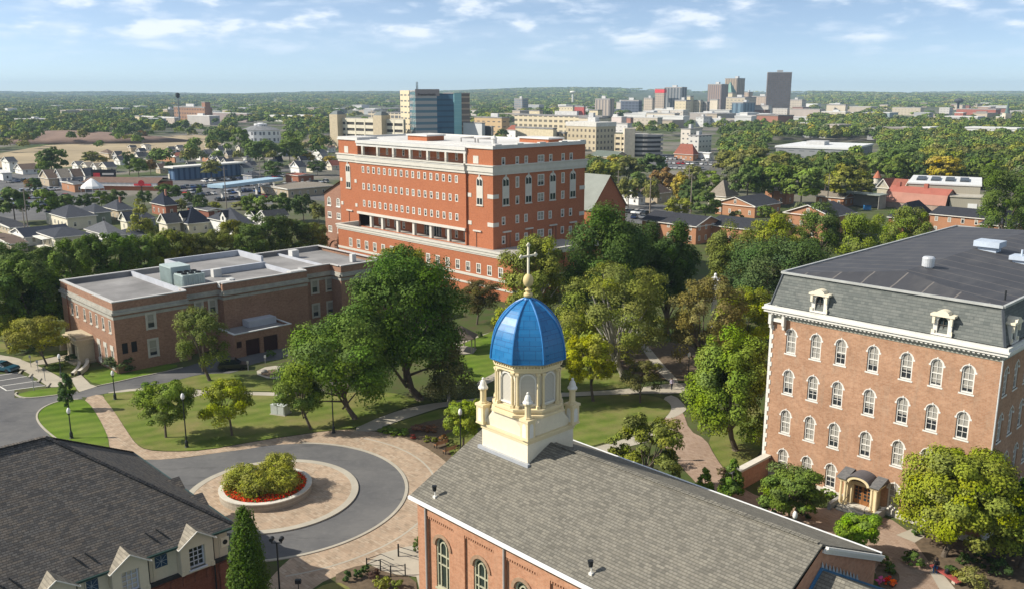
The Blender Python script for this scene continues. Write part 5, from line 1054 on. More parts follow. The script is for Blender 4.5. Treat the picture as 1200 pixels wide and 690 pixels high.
    for q in ds:
        if d is None: d=dormer(); o=d
        else: o=cp(d,(0,0,0),0,rt)
        o.location=(xw+.80-PE,q-QE,ZB+.02); o.rotation_euler=(0,0,PI/2)
    for p in (-67.2,-71.6):
        m=MB(); m.box(-1.2,1.2,-3.2,0,0,2.3,0,'t'); m.face([(-1.2,0,2.3),(0,0,3.1),(1.2,0,2.3)]); o=m.build('back_dormer',CR,rt); o.location=(p-PE,yw+.42-QE,ZB+.02)
        g=MB(); g.face([(-1.5,.25,2.15),(-1.5,-3.4,2.15),(0,-3.4,3.2),(0,.25,3.2)]); g.face([(1.5,-3.4,2.15),(1.5,.25,2.15),(0,.25,3.2),(0,-3.4,3.2)]); g.build('dormer_roof',SH_E,o)
    # star-patterned glass panels, one between each pair of dormers
    for q in (23.5,18.5,13.55,8.6):
        m=MB(); m.box(-.46,.46,-.035,-.002,-.46,.46); o=m.build('star_panel',plain('navy_panel',(.02,.055,.12),.3,0,.1,spec=.5),rt); o.location=(xw-PE,q-QE,8.0); o.rotation_euler=(0,0,PI/2)
        g=MB()
        for k in range(4): a=PI*k/4; g.beam((-.42*math.cos(a)*(1.3 if k%2 else 1),-.045,-.42*math.sin(a)*(1.3 if k%2 else 1)),(.42*math.cos(a)*(1.3 if k%2 else 1),-.045,.42*math.sin(a)*(1.3 if k%2 else 1)),.03,.02)
        g.build('star_lines',plain('pale_star',(.40,.45,.5),.5),o)
    m=MB(); m.box(-.34,.34,-.05,-.002,-.4,.4); o=m.build('crest_plaque',CREAMW,rt); o.location=(xw-PE,28.55-QE,7.7); o.rotation_euler=(0,0,PI/2)
    g=MB(); g.lathe((0,0,0),[(.0,-.02),(.2,-.02),(.2,.02),(0,.02)],12); oo=g.build('crest_boss',DARKM,o); oo.rotation_euler=(PI/2,0,0); oo.location=(0,-.06,0)
    m=D()
    for q in (24.2,23.4,19.1,18.3,14.2,13.4): m.beam((PE-.7,q,ZE+.55),(PE-1.5,q-.5,ZE+1.15),.07,.07)
    m.build('snow_guard',DARKM,rt)
    k=1.06; rt.location=(rt.location.x*k,rt.location.y*k,H-k*H); rt.scale=(k,k,k)   # hall sunk and scaled from the camera to shorten its cast shadow
    for q in (27.55,22.5,17.5): 
        m=D(); m.tube((xw+.1,q,ZE-.2),(xw+.1,q,0),.06,.06,8); m.build('downpipe',DARKM,rt)
dormer_hall()
# ------------------------------------------------------------------ planting: island, trees, shrubs
def planter():
    c=(-26.4,89.2); rt=root('planter','round grey stone planter wall in the middle of the traffic circle','planter',(*c,0)); m=MB()
    st=brickwall('stacked_stone',(.34,.30,.24),(.46,.42,.34),(.22,.19,.15),.7,.22,.2,.2)
    n=48
    for k,(r0,r1,z0,z1) in enumerate([(4.35,4.8,.12,.92)]):
        for i in range(n):
            a,b=2*PI*i/n,2*PI*(i+1)/n; P=lambda r,t,z:(r*math.cos(t),r*math.sin(t),z)
            m.face([P(r1,a,z0),P(r1,b,z0),P(r1,b,z1),P(r1,a,z1)]); m.face([P(r0,b,z0),P(r0,a,z0),P(r0,a,z1),P(r0,b,z1)])
    m.build('wall',st,rt); m=MB()
    for i in range(n):
        a,b=2*PI*i/n,2*PI*(i+1)/n; P=lambda r,t,z:(r*math.cos(t),r*math.sin(t),z)
        m.face([P(4.28,a,1.04),P(4.86,a,1.04),P(4.86,b,1.04),P(4.28,b,1.04)]); m.face([P(4.86,a,.92),P(4.86,b,.92),P(4.86,b,1.04),P(4.86,a,1.04)]); m.face([P(4.28,b,.92),P(4.28,a,.92),P(4.28,a,1.04),P(4.28,b,1.04)])
    m.build('coping',STONE,rt); m=MB(); m.prism([(4.3*math.cos(2*PI*i/n),4.3*math.sin(2*PI*i/n)) for i in range(n)],.5,.85); m.build('soil',MULCH,rt)
    rng=np.random.default_rng(5); n=7500; a=rng.uniform(0,2*PI,n); r=rng.uniform(2.7,4.3,n); C=np.stack([c[0]+r*np.cos(a),c[1]+r*np.sin(a),.9+rng.uniform(0,.38,n)],1)
    Nn=unit(rng.normal(size=(n,3))*.6+np.array([0,0,1.])); red=rng.uniform(size=n)<.74; T=np.where(red[:,None],np.array([1.,.5,1.])*np.ones((n,3)),np.array([.32,.83,.9]))
    T=T*np.stack([rng.uniform(.7,1.3,n),rng.uniform(.985,1.02,n),np.ones(n)],1)
    me=quads_mesh('flower_ring',C,Nn,rng.uniform(.1,.2,n),T,rng,LEAF); o=bpy.data.objects.new('flower_bed',me); COL.objects.link(o); o.color=(.85,.05,.012,1); tag(o,'ring of scarlet bedding flowers inside the round stone planter','flowers',kind='stuff')
    for i,(dx,dy,r,h,sd,lb) in enumerate([(-2.2,-.3,2.3,2.7,1,'clipped yellow green bush of the circle planter, the one towards the dormered hall'),(.9,1.5,2.2,3.1,2,'clipped yellow green bush at the back of the circle planter, tallest of four'),(1.9,-1.1,2.1,2.6,3,'clipped yellow green bush of the circle planter, the one towards the chapel'),(-.3,-2.0,2.0,2.5,4,'clipped yellow green bush at the front of the circle planter by the scarlet flowers')]):
        shrub('clipped_bush',lb,'bush',(c[0]+dx,c[1]+dy,.7),r*1.02,h*1.12,[(.31,.33,.045),(.34,.35,.05),(.33,.34,.048),(.30,.32,.042)][i],20+i,9000,.16,'bushes in the circle planter')
planter()
def T(bx,by,xl,xr,yt,yb,col,name,label,seed,n=5200,leaf=.42,shape='round',nc=44,bark=None,tr=None,cat='tree',limbs=9,depthk=1.0,Y=None,huev=.007,valv=.09,fluff=1.0,group=None):
    """a tree surveyed off the photo: foot at pixel (bx,by), crown outline xl..xr, yt..yb, at its own distance"""
    X,Y_=G(bx,by); mp=mpp(Y_,6); zt=zat(X,Y_,yt); zb=max(.4,zat(X,Y_,yb)); rx=(xr-xl)/2*mp; cx=((xl+xr)/2-bx)*mp; rz=(zt-zb)/2
    c=GREEN[col] if isinstance(col,str) else tuple(min(.5,x*k) for x,k in zip(col,(1.3,1.3,1.2)))
    return hero_tree(name,label,cat,(X,Y_,0),(cx,0,(zt+zb)/2),(rx,rx*depthk,rz),max(1.6,zb*.9),c,seed,n,leaf,shape,nc,tr,bark,group,limbs,huev,valv,fluff)
# trees of the lawns and the garden
T(416,491,328,472,358,496,(.058,.100,.020),'maple_tree','broad mid green maple on the lawn between the circle and the flat-roofed hall',11,15000,.46,nc=70)
T(492,468,396,549,286,470,(.040,.078,.016),'maple_tree','tallest dark green maple in the middle of the campus, before the brick podium',12,22000,.50,nc=95,tr=.55)
T(468,410,446,505,284,345,(.125,.130,.030),'honey_locust','olive yellow treetop rising behind the dark central maple',13,5000,.42)
T(559,380,533,590,326,372,(.055,.052,.028),'crabapple_tree','small dark reddish tree by the podium wall, next to the gazebo',14,4200,.36)
T(194.5,512.5,160,230,444,500,(.082,.125,.022),'lawn_tree','rounded yellow green lawn tree standing alone beside the tall lamp',15,6500,.33)
T(272,510,236,304,440,497,(.125,.155,.016),'lawn_tree','bright yellow lawn tree, between the lone lamp and the electrical cabinet',16,5600,.34)
T(364,503,321,388,424,490,(.075,.115,.020),'lawn_tree','green lawn tree beside the electrical cabinet and a tall lamp',17,7000,.33)
T(81,481,69.5,91,437,474,(.035,.068,.028),'columnar_tree','small narrow dark tree in the lawn by the car park drive',18,2600,.26,'column',30)
T(245.5,446,206,270,353,436,(.075,.098,.036),'elm_tree','loose grey green tree in front of the flat-roofed hall',19,6500,.34,nc=40)
T(55,428,12,84,368,416,(.125,.130,.030),'lawn_tree','olive yellow tree on the grass at the end of the car park',20,6500,.36)
T(12,412,-14,28,360,404,(.13,.155,.026),'lawn_tree','pale yellow green tree at the picture edge beyond the parked blue car',21,3600,.36)
T(526,470,494,556,366,462,(.085,.092,.055),'spruce_tree','thin grey spruce with a bare pale trunk beside the central maple',22,3800,.40,'cone',55,bark=BARKP,tr=.22,fluff=1.1)
T(543,523,519,569,466,527,(.110,.155,.020),'ornamental_tree','bushy bright green tree between the benches and the chapel cupola',23,6000,.30)
T(695,470,660,722,384,456,(.165,.185,.014),'ginkgo_tree','golden green tree just beyond the cupola of the chapel',24,8500,.36)
T(750,472,722,778,418,468,(.080,.085,.036),'ornamental_tree','thin young tree on the lawn beyond the chapel roof',25,2400,.30,nc=24)
T(730,441,646,792,300,435,(.100,.122,.034),'sycamore_tree','huge loose olive sycamore with pale limbs behind the cupola',26,11500,.44,nc=80,bark=BARKP,limbs=26,fluff=.72)
T(815,450,772,872,318,440,(.096,.090,.042),'oak_tree','brownish thinning oak standing beside the statue column',27,8200,.40,nc=64,limbs=20,fluff=.75)
T(862,528,800,902,384,520,(.092,.135,.020),'linden_tree','bright green dense linden at the corner of the mansard hall',28,19000,.40,nc=80)
T(757,582,706,806,484,572,(.085,.105,.025),'magnolia_tree','open branched tree poking up over the chapel roof edge',29,6500,.36,nc=44,limbs=16,fluff=.8)
T(712,405,652,770,240,395,(.036,.066,.022),'oak_tree','giant dark green oak in front of the gable church',30,19000,.52,nc=90,tr=.6)
T(782,392,740,818,256,380,(.032,.060,.022),'oak_tree','dark green oak next to the giant one, nearer the low brick flats',31,13000,.50,nc=60,tr=.5)
T(622,412,583,664,270,400,(.100,.122,.034),'sycamore_tree','tall olive tree behind the golden cross',32,11000,.46,nc=60,bark=BARKP,fluff=.9)
T(600,425,574,622,356,415,(.13,.155,.025),'lawn_tree','yellow green small tree behind the blue dome',33,4200,.36)
T(678,430,650,706,360,424,(.13,.16,.024),'lawn_tree','yellow green tree squeezed between the cupola and the olive sycamore',34,4800,.36)
T(905,398,842,968,272,388,(.040,.070,.034),'spruce_tree','dark bluish green conifer mass beyond the mansard hall corner',35,15000,.48,nc=80)
T(862,378,818,892,262,366,(.085,.105,.034),'elm_tree','grey olive elm beyond the statue column',36,9000,.46)
T(872,432,832,904,326,424,(.135,.17,.022),'lawn_tree','yellow green tree between the statue column and the mansard hall',37,9000,.40)
T(932,340,866,936,244,325,(.12,.145,.024),'lawn_tree','yellow green tree before the gabled brick flats, beyond the mansard hall',38,7000,.5)
T(1004,335,972,1036,246,325,(.090,.125,.024),'lawn_tree','rounded green tree beyond the mansard hall roof, nearer the red barn',39,7500,.5)
T(1056,322,1026,1086,240,312,(.085,.118,.022),'lawn_tree','rounded green tree before the red barn',40,7000,.5)
T(958,330,928,985,238,310,(.055,.085,.028),'lawn_tree','dark rounded tree beside the brick flats gable',41,6500,.5)
T(1176,300,1136,1204,188,290,(.050,.080,.024),'oak_tree','tall dark tree beside the steel warehouse at the picture edge',42,9000,.55)
T(1106,652,1046,1192,524,660,(.118,.145,.020),'river_birch','large bright yellow green birch over the red bench',43,26000,.36,nc=110,limbs=22,fluff=.9)
T(1196,665,1158,1250,560,690,(.045,.075,.018),'maple_tree','dark green tree in the shade of the mansard hall end',44,9000,.42)
T(925,610,880,964,544,604,(.068,.105,.030),'dogwood_tree','spreading grey green tree by the garden wall',45,9000,.32,nc=50)
T(826,583,812,838,546,582,(.075,.125,.022),'small_spruce','small pointed spruce peeking over the chapel roof, nearer the brick path',46,2200,.28,'cone',34)
T(856,592,838,876,538,592,(.060,.105,.022),'small_spruce','taller pointed spruce peeking over the chapel roof beside the garden wall',47,3400,.28,'cone',40)
T(296.5,762,268,326,597,764,(.033,.062,.010),'arborvitae','tall clipped arborvitae standing between the dormered hall and floodlight pole',48,13000,.22,'column',300,tr=.2,fluff=.62)
# the belt of trees behind the flat-roofed hall
belt=[(10,408,-30,44,300,(.045,.078,.020)),(38,404,8,76,286,(.055,.090,.024)),(62,398,34,92,300,(.034,.062,.018)),(20,360,-20,52,276,(.050,.085,.022)),(86,372,62,116,268,(.060,.098,.024)),(110,352,86,136,266,(.052,.088,.020)),(136,348,112,162,258,(.050,.090,.018)),(160,344,138,186,266,(.060,.100,.022)),(184,338,164,208,272,(.075,.115,.022)),(206,334,186,232,264,(.090,.110,.030)),(230,330,210,256,272,(.085,.100,.036)),(254,326,234,280,266,(.080,.098,.034)),(300,318,270,322,260,(.050,.080,.024)),(318,312,288,346,248,(.040,.066,.022)),(344,306,322,372,254,(.045,.072,.024)),(366,300,346,390,258,(.080,.100,.028)),(56,350,34,84,280,(.050,.080,.02)),(276,312,256,300,256,(.095,.105,.03))]
for i,(bx,by,xl,xr,yt,c) in enumerate(belt):
    T(bx,by,xl,xr,yt+(9 if bx<170 else 1),by-6,c,'belt_tree',f"{['','second ','third ','fourth ','fifth ','sixth ','seventh ','eighth ','ninth ','tenth ','eleventh ','twelfth ','thirteenth ','fourteenth ','fifteenth ','sixteenth ','seventeenth ','eighteenth '][sorted(range(len(belt)),key=lambda k:-belt[k][0]).index(i)]}{'dark' if c[1]<.075 else 'olive' if c[0]>.077 else 'green'} tree of the belt behind the flat-roofed hall, counted from the great brick block".replace('brick block','block').strip(),100+i,5200,.55,group='tree belt behind the flat-roofed hall')
# shrubs
def S(x,y,wd,h,col,label,seed,name='shrub',n=700,leaf=.2,cat='shrub',flat=1,group=None):
    X,Y=G(x,y); return shrub(name,label,cat,(X,Y,0),wd*mpp(Y)/2,h,tuple(x*1.25 for x in col) if not isinstance(col,str) else GREEN[col],seed,n,leaf,group,flat=flat)
S(143,434,40,2.6,(.060,.085,.030),'large rounded bush at the corner of the flat-roofed hall',60,n=2600,leaf=.28)
S(181,425,30,1.9,'dark','dark low hedge along the flat-roofed hall wall',61,n=1500,flat=.5,name='hedge',cat='hedge')
S(205,419,26,1.8,'dark','second dark hedge along the flat-roofed hall wall, nearer the court',62,n=1300,flat=.5,name='hedge',cat='hedge')
S(84,424,22,1.5,'deep','leafy bush inside the curved stone ramp',63,n=700); S(66,433,26,.9,'mid','low groundcover bush beside the curved stone ramp',64,n=700)
for i,(x,y,wd,h,c,lb) in enumerate([(452,506,22,.7,'bright','low bright groundcover clump at the path mouth by the circle'),(468,509,26,.8,'bright','low bright groundcover clump next to the red shrubs'),(490,504,20,.8,(.20,.11,.07),'rusty pink shrub in the bench bed, paler of two'),(505,505,20,.9,(.19,.10,.05),'rusty pink shrub in the bench bed, nearer the green tree'),(484,514,9,.7,(.30,.07,.05),'small red shrub at the edge of the bench bed'),(500,517,11,.8,(.16,.18,.03),'round yellow green shrub in the bench bed beside the red one'),(509,518,10,.8,(.15,.17,.03),'round yellow green shrub in the middle of the bench bed'),(520,517,13,.9,(.19,.10,.03),'coppery green shrub behind the far bench'),(531,524,15,.9,(.17,.18,.05),'pale grassy clump between the two benches'),(540,532,16,1.0,(.17,.18,.05),'pale grassy clump behind the near bench'),(536,542,14,.7,'bright','low green clump beside the near bench'),
    (407,681,13,1.1,'deep','dark clipped ball shrub in the plaza bed, furthest from the chapel'.replace('furthest','first')),(419,677,12,1.0,'deep','dark clipped ball shrub in the plaza bed, between its two twins'),(428,672,13,1.0,'deep','dark clipped ball shrub in the plaza bed, next to the railing'),(437,679,20,1.1,(.075,.045,.032),'purple brown shrub in the plaza bed'),(447,690,26,1.2,(.22,.23,.04),'bright yellow grass clump in the plaza bed'),(466,690,17,1.0,(.14,.17,.03),'yellow green shrub in the plaza bed beside the steps'),(489,646,14,1.6,'mid','green shrub against the chapel wall corner by the railing'),
    (966,583,14,1.2,(.10,.16,.02),'small round shrub beside the porch of the mansard hall'),(976,586,12,1.1,(.11,.17,.02),'second small round shrub, touching the porch steps'),(899,604,22,1.4,'dark','dark low shrub under the garden wall tree'),(940,606,22,1.5,'dark','dark shrub beside the white lamp top and brick court'),(1037,662,14,1.3,(.13,.16,.03),'yellowish green bush at the east gable of the chapel'.replace('east gable','gable end')),(1042,671,16,1.2,'mid','green bush behind the orange flowers'),(1070,662,30,1.4,'mid','leafy groundcover bush beside the red bench'),(1140,688,44,1.6,(.20,.20,.05),'large pale grassy clump beside the red bench'),(1115,674,20,1.0,'deep','dark low shrub behind the red bench'),(1075,628,14,.9,'mid','small shrub under the birch edge'),(1150,664,26,1.8,'dark','dark shrub under the birch, next to the pale grassy clump'),(1172,676,30,1.9,'dark','dark shrub at the picture edge beyond the pale grassy clump'),(1184,652,28,2.0,'deep','tall dark shrub between the birch and the mansard hall end'),(1128,662,20,1.3,'deep','dark green shrub at the foot of the birch'),
    (783,547,30,2.4,'deep','dark shrubbery bush under the open branched tree by the chapel'),(845,556,16,1.0,(.15,.12,.06),'brownish low shrub beside the brick path'),(560,395,12,1.2,'deep','round shrub beside the gazebo'),(548,440,18,1.6,'deep','dark shrub on the lawn by the diagonal path'),(585,418,16,2.0,'deep','dark shrub on the far lawn next to the dome'),(40,413,26,1.6,'mid','shrub under the olive yellow tree'),(318,418,16,1.4,'mid','shrub near the garage court bollard')]):
    S(x,y,wd,h,c,lb,200+i,n=int(350+wd*28),leaf=.15)
T(1005,652,976,1034,602,650,(.095,.155,.018),'round_bush','large round bright green bush between the chapel end and the porch',49,6500,.26,nc=40,cat='bush')
for i,(x,y,c,lb) in enumerate([(1030,684,(.55,.10,.28),'pink flowers at the chapel gable end'),(1043,685,(.75,.10,.015),'orange red flowers at the chapel gable end')]):
    S(x,y,13 if i==0 else 18,.9,c,lb,300+i,'flower_clump',600,.13,'flowers')
# ------------------------------------------------------------------ street furniture
LMET=plain('lamp_green_black',(.018,.024,.022),.45,0,.1,spec=.4); GLOBE=plain('opal_globe',(.80,.80,.78),.35,0,.03)
def lamp_proto(h,label,pos):
    rt=root('street_lamp',label,'lamp',pos,0,'globe street lamps of the campus'); m=MB(); m.lathe((0,0,0),[(.26,0),(.26,.12),(.2,.2),(.2,.75),(.14,.9),(.1,1.0)],12); m.build('base',LMET,rt)
    m=MB(); m.tube((0,0,1.0),(0,0,h-.95),.085,.06,10); m.lathe((0,0,h-1.0),[(.06,0),(.1,.05),(.17,.12),(.17,.2),(.1,.22)],10); m.build('pole',LMET,rt)
    m=MB(); m.lathe((0,0,h-.8),[(.12,0),(.2,.12),(.235,.3),(.21,.5),(.14,.68),(.06,.76),(.0,.8)],14); m.build('globe',GLOBE,rt,smooth=True); m=MB(); m.lathe((0,0,h-.02),[(.05,0),(.03,.08),(0,.14)],8); m.build('finial',LMET,rt); return rt
tall=None; short=None
for x,y,yt,lb in [(219,524,460,'tall globe lamp on the lawn beside the lone yellow green tree'),(391,507,444,'tall globe lamp between the lawn tree and the broad maple'),(540,537,478,'tall globe lamp behind the two benches'),(806,455,412,'tall globe lamp where the garden paths meet'),(787,540,513,'globe lamp beside the brick path over the chapel roof'),(929,640,598,'globe lamp with its white top showing above the chapel eave'),(84,513.5,477,'shorter globe lamp on the lawn below the narrow dark tree'),(135,468,433.5,'shorter globe lamp at the drive corner'),(72,442,414,'shorter globe lamp by the curved stone ramp')]:
    X,Y=G(x,y); h=zat(X,Y,yt); 
    lamp_proto(h,lb,(X,Y,0))
def flood_pole(x,y,yt):
    X,Y=G(x,y); h=zat(X,Y,yt); rt=root('floodlight_pole','black pole with twin floodlights beside the arborvitae','floodlight',(X,Y,0)); m=MB(); m.tube((0,0,0),(0,0,h-.5),.08,.07,10); m.beam((-.45,0,h-.5),(.45,0,h-.5),.07,.07); m.build('pole',DARKM,rt)
    for s in (-.4,.4): m=MB(); m.tube((s,0,h-.5),(s,0,h-.32),.03,.03,6); m.tube((s-.02,-.16,h-.2),(s+.02,.18,h-.14),.17,.2,12); m.build('lamp_head',DARKM,rt)
flood_pole(329,712,629)
def roof_spot(p,q,z,label):
    rt=croot('roof_floodlight',label,'floodlight',p,q,z); m=MB(); m.box(-.14,.14,-.14,.14,-.15,.12); m.tube((0,0,.1),(0,0,.5),.05,.05,8); m.build('bracket',WHITE,rt); m=MB(); m.tube((-.08,.02,.5),(-.12,.03,.95),.14,.21,12); m.build('lamp_head',DARKM,rt)
roof_spot(-52.09,41.89,10.37,'small black floodlight on the chapel roof corner over the circle'); roof_spot(-35.6,41.94,10.39,'small black floodlight low on the chapel roof, mid length')
def post_lamp():
    X,Y=G(350,692); rt=root('bed_spotlight','small black box spotlight on a short post by the plaza lawn','spotlight',(X,Y,0)); m=MB(); m.tube((0,0,0),(0,0,.8),.04,.04,8); m.build('post',DARKM,rt); m=MB(); m.box(-.25,.25,-.15,.15,.75,1.1); m.build('lamp_head',DARKM,rt)
post_lamp()
def bench(x,y,rz,label):
    X,Y=G(x,y); rt=root('park_bench',label,'bench',(X,Y,0),rz,'wooden benches by the planting bed'); WD=plain('teak_slats',(.33,.17,.085),.6,0,.2)
    m=MB(); [m.box(-.95,.95,-.25+.13*i,-.15+.13*i,.42,.46) for i in range(4)]; m.build('seat',WD,rt); m=MB(); [m.box(-.95,.95,.27,.31,.52+.13*i,.62+.13*i) for i in range(3)]; m.build('backrest',WD,rt)
    for s in (-.85,.85): m=MB(); m.box(s-.04,s+.04,-.25,-.18,0,.42); m.box(s-.04,s+.04,.25,.32,0,.9); m.box(s-.04,s+.04,-.25,.3,.6,.65); m.build('leg',DARKM,rt)
bench(517,523,R(-140)+PI/2*0,'wooden bench by the planting bed, farther along from the chapel'); bench(527.5,530,R(-140),'wooden bench by the planting bed, the one closer to the chapel')
def railing():
    rt=root('plaza_railing','black metal handrail posts around the chapel plaza ramp','railing',(*G(470,650),0)); X0,Y0=G(470,650)
    pts=[G(*p) for p in [(430,667),(446,669),(458,676),(475,674)]]; pts2=[G(*p) for p in [(430,667),(447,661),(462,668)]]
    for P in pts: m=MB(X0,Y0); m.tube((*P,0),(*P,1.15),.06,.06,8); m.build('post',DARKM,rt)
    m=MB(X0,Y0)
    for L in (pts,pts2):
        for a,b in zip(L[:-1],L[1:]):
            for z in (.55,1.05): m.tube((*a,z),(*b,z),.03,.03,6)
    a=G(467,652); b=G(494,660)
    for z in (.55,1.05): m.tube((*a,z),(*b,z),.03,.03,6)
    m.build('rail',DARKM,rt); m=MB(X0,Y0); m.tube((*a,0),(*a,1.3),.08,.08,8); m.build('post',DARKM,rt)
railing()
def cabinet():
    X,Y=G(329,484.5); rt=root('electrical_cabinet','pale grey electrical cabinet on the lawn beside the lawn tree','cabinet',(X,Y,0),R(-20)); c=plain('cabinet_grey',(.50,.53,.50),.6,0,.06); m=MB(); m.box(-1.05,1.05,-.7,.7,.12,1.35); m.build('body',c,rt); m=MB(); m.box(-1.1,1.1,-.75,.75,1.35,1.42); m.build('lid',c,rt); m=MB(); m.box(-1.2,1.2,-.85,.85,0,.12); m.build('base',KERB,rt); m=MB(); m.box(-.95,-.05,-.73,-.7,.2,1.3); m.box(.05,.95,-.73,-.7,.2,1.3); m.build('door',c,rt)
cabinet()
def boulder(x,y,s,label):
    X,Y=G(x,y); rng=np.random.default_rng(int(x)); m=MB(); P=[(.9,0),(1,.25),(.8,.6),(.45,.85),(0,.95)]; m.lathe((0,0,0),P,9); o=m.build('boulder',plain('field_stone',(.30,.28,.25),.9,0,.3,1.5),None,weld=True)
    for v in o.data.vertices: v.co*=1+rng.normal()*.12
    o.location=(X,Y,0); o.scale=(s,s*.8,s*.8); tag(o,label,'boulder')
boulder(331,435,.9,'rounded boulder in the bed before the garages'); boulder(309,436,.6,'smaller boulder in the bed before the garages')
for i,(x,y,h,c,lb) in enumerate([(311,425,1.3,(.7,.7,.68),'white bollard sign before the oxblood garage doors'),(291,434,1.6,(.35,.35,.33),'grey post at the court corner by the dark car'),(36.5,430,2.0,(.3,.3,.3),'thin sign post on the pavement, one nearest the blue car'.replace('one nearest','next to')),(45,436,2.0,(.3,.3,.3),'thin sign post on the pavement in the row, between two others'),(53,446,2.1,(.12,.12,.12),'dark parking meter post by the end bay'),(40,458,2.3,(.3,.3,.3),'thin sign post on the grass strip')]):
    X,Y=G(x,y); rt=root('sign_post',lb,'post',(X,Y,0)); m=MB(); m.tube((0,0,0),(0,0,h),.05,.05,8); m.build('post',plain('post_paint',(.3,.3,.3),.5),rt); m=MB(); m.box(-.16,.16,-.08,-.05,h-.45,h); m.build('plate',plain('plate',c,.5),rt)
def gazebo():
    X,Y=G(540,411); rt=root('gazebo','small timber gazebo with brown pyramid roof on the far lawn','gazebo',(X,Y,0),R(20)); m=MB(); m.lathe((0,0,2.5),[(3.0,0),(3.0,.12),(.3,1.75),(0,1.9)],6); m.build('roof',plain('weathered_shakes',(.16,.125,.10),.9,0,.2,1.5),rt)
    for k in range(6): a=2*PI*k/6; m=MB(); m.box(2.5*math.cos(a)-.08,2.5*math.cos(a)+.08,2.5*math.sin(a)-.08,2.5*math.sin(a)+.08,0,2.55); m.build('post',plain('grey_timber',(.36,.33,.28),.8),rt)
    m=MB(); m.lathe((0,0,0),[(2.8,0),(2.8,.18)],6); m.build('floor',plain('grey_timber',(.36,.33,.28),.8),rt)
gazebo()
def statue():
    X,Y=G(834,412); zt=zat(X,Y,320); zb=zat(X,Y,339); h=zt-zb; rt=root('statue_column','white robed statue on a tall pale column among the trees','statue',(X,Y,0)); m=MB(); m.box(-1,1,-1,1,0,1.2); m.tube((0,0,1.2),(0,0,zb-.4),.5,.42,14); m.box(-.65,.65,-.65,.65,zb-.4,zb); m.build('column',STONE,rt)
    W_=plain('white_marble',(.78,.78,.76),.5,0,.04); m=MB(); k=h; m.lathe((0,0,zb),[(.26*k,0),(.25*k,.2*k),(.20*k,.45*k),(.24*k,.66*k),(.20*k,.74*k),(.07*k,.80*k),(.06*k,.83*k)],14,sx=1,sy=.75)
    m.lathe((0,0,zb+.82*k),[(.05*k,0),(.085*k,.04*k),(.09*k,.09*k),(.07*k,.15*k),(0,.18*k)],12)
    for s in(-1,1): m.tube((s*.2*k,0,zb+.7*k),(s*.24*k,-.14*k,zb+.5*k),.06*k,.045*k,8); m.tube((s*.24*k,-.14*k,zb+.5*k),(s*.1*k,-.2*k,zb+.56*k),.045*k,.03*k,8)
    m.build('figure',W_,rt,smooth=True)
statue()
# ------------------------------------------------------------------ people
def skin_figure(name,verts,edges,radii,mats,parent,regions):
    """one continuous body grown over a skeleton"""
    me=bpy.data.meshes.new(name); me.from_pydata(verts,edges,[]); o=bpy.data.objects.new(name,me); COL.objects.link(o)
    mo=o.modifiers.new('skin','SKIN'); 
    for i,r in enumerate(radii): me.skin_vertices[0].data[i].radius=(r,r) if not isinstance(r,tuple) else r
    me.skin_vertices[0].data[0].use_root=True
    o.modifiers.new('sub','SUBSURF').levels=2; o.modifiers['sub'].render_levels=2
    dg=bpy.context.evaluated_depsgraph_get(); dg.update(); m2=bpy.data.meshes.new_from_object(o.evaluated_get(dg)); bpy.data.objects.remove(o)
    o=bpy.data.objects.new(name,m2); COL.objects.link(o); o.parent=parent; m2.materials.clear()
    for m in mats: m2.materials.append(m)
    for p in m2.polygons: p.use_smooth=True; c=p.center; p.material_index=regions(c)
    return o
SKIN=plain('skin',(.42,.25,.17),.6,0,.05)
def person_walk():
    X,Y=G(787,456); rt=root('person','person in a pale lilac shirt and dark trousers walking along the garden path','person',(X,Y,0),R(15))
    V=[(0,0,.93),(0,.0,1.15),(0,0,1.36),(0,0,1.50),(0,-.02,1.66),(-.10,0,.88),(-.11,-.14,.48),(-.11,-.20,.08),(-.11,-.34,.04),(.10,0,.88),(.11,.10,.48),(.11,.24,.10),(.11,.14,.03),(-.19,0,1.38),(-.25,.08,1.12),(-.24,-.04,.88),(-.24,-.09,.78),(.19,0,1.38),(.25,-.06,1.12),(.24,-.20,.92),(.24,-.26,.84)]
    E=[(0,1),(1,2),(2,3),(3,4),(0,5),(5,6),(6,7),(7,8),(0,9),(9,10),(10,11),(11,12),(2,13),(13,14),(14,15),(15,16),(2,17),(17,18),(18,19),(19,20)]
    Rr=[.15,.14,.15,.06,.105,.095,.07,.05,.045,.095,.07,.05,.045,.07,.05,.04,.035,.07,.05,.04,.035]
    def reg(c): return 0 if (c.z>1.47 or (abs(c.x)>.19 and c.z<.98 and c.z>.7)) else (1 if c.z>.9 else 2)
    skin_figure('body',V,E,Rr,[SKIN,plain('lilac_shirt',(.62,.58,.72),.8),plain('dark_trousers',(.02,.022,.035),.8)],rt,reg)
    m=MB(); m.lathe((0,.02,1.64),[(.112,0),(.118,.06),(.09,.13),(0,.155)],10); m.build('hair',plain('dark_hair',(.03,.02,.015),.7),rt,smooth=True)
person_walk()
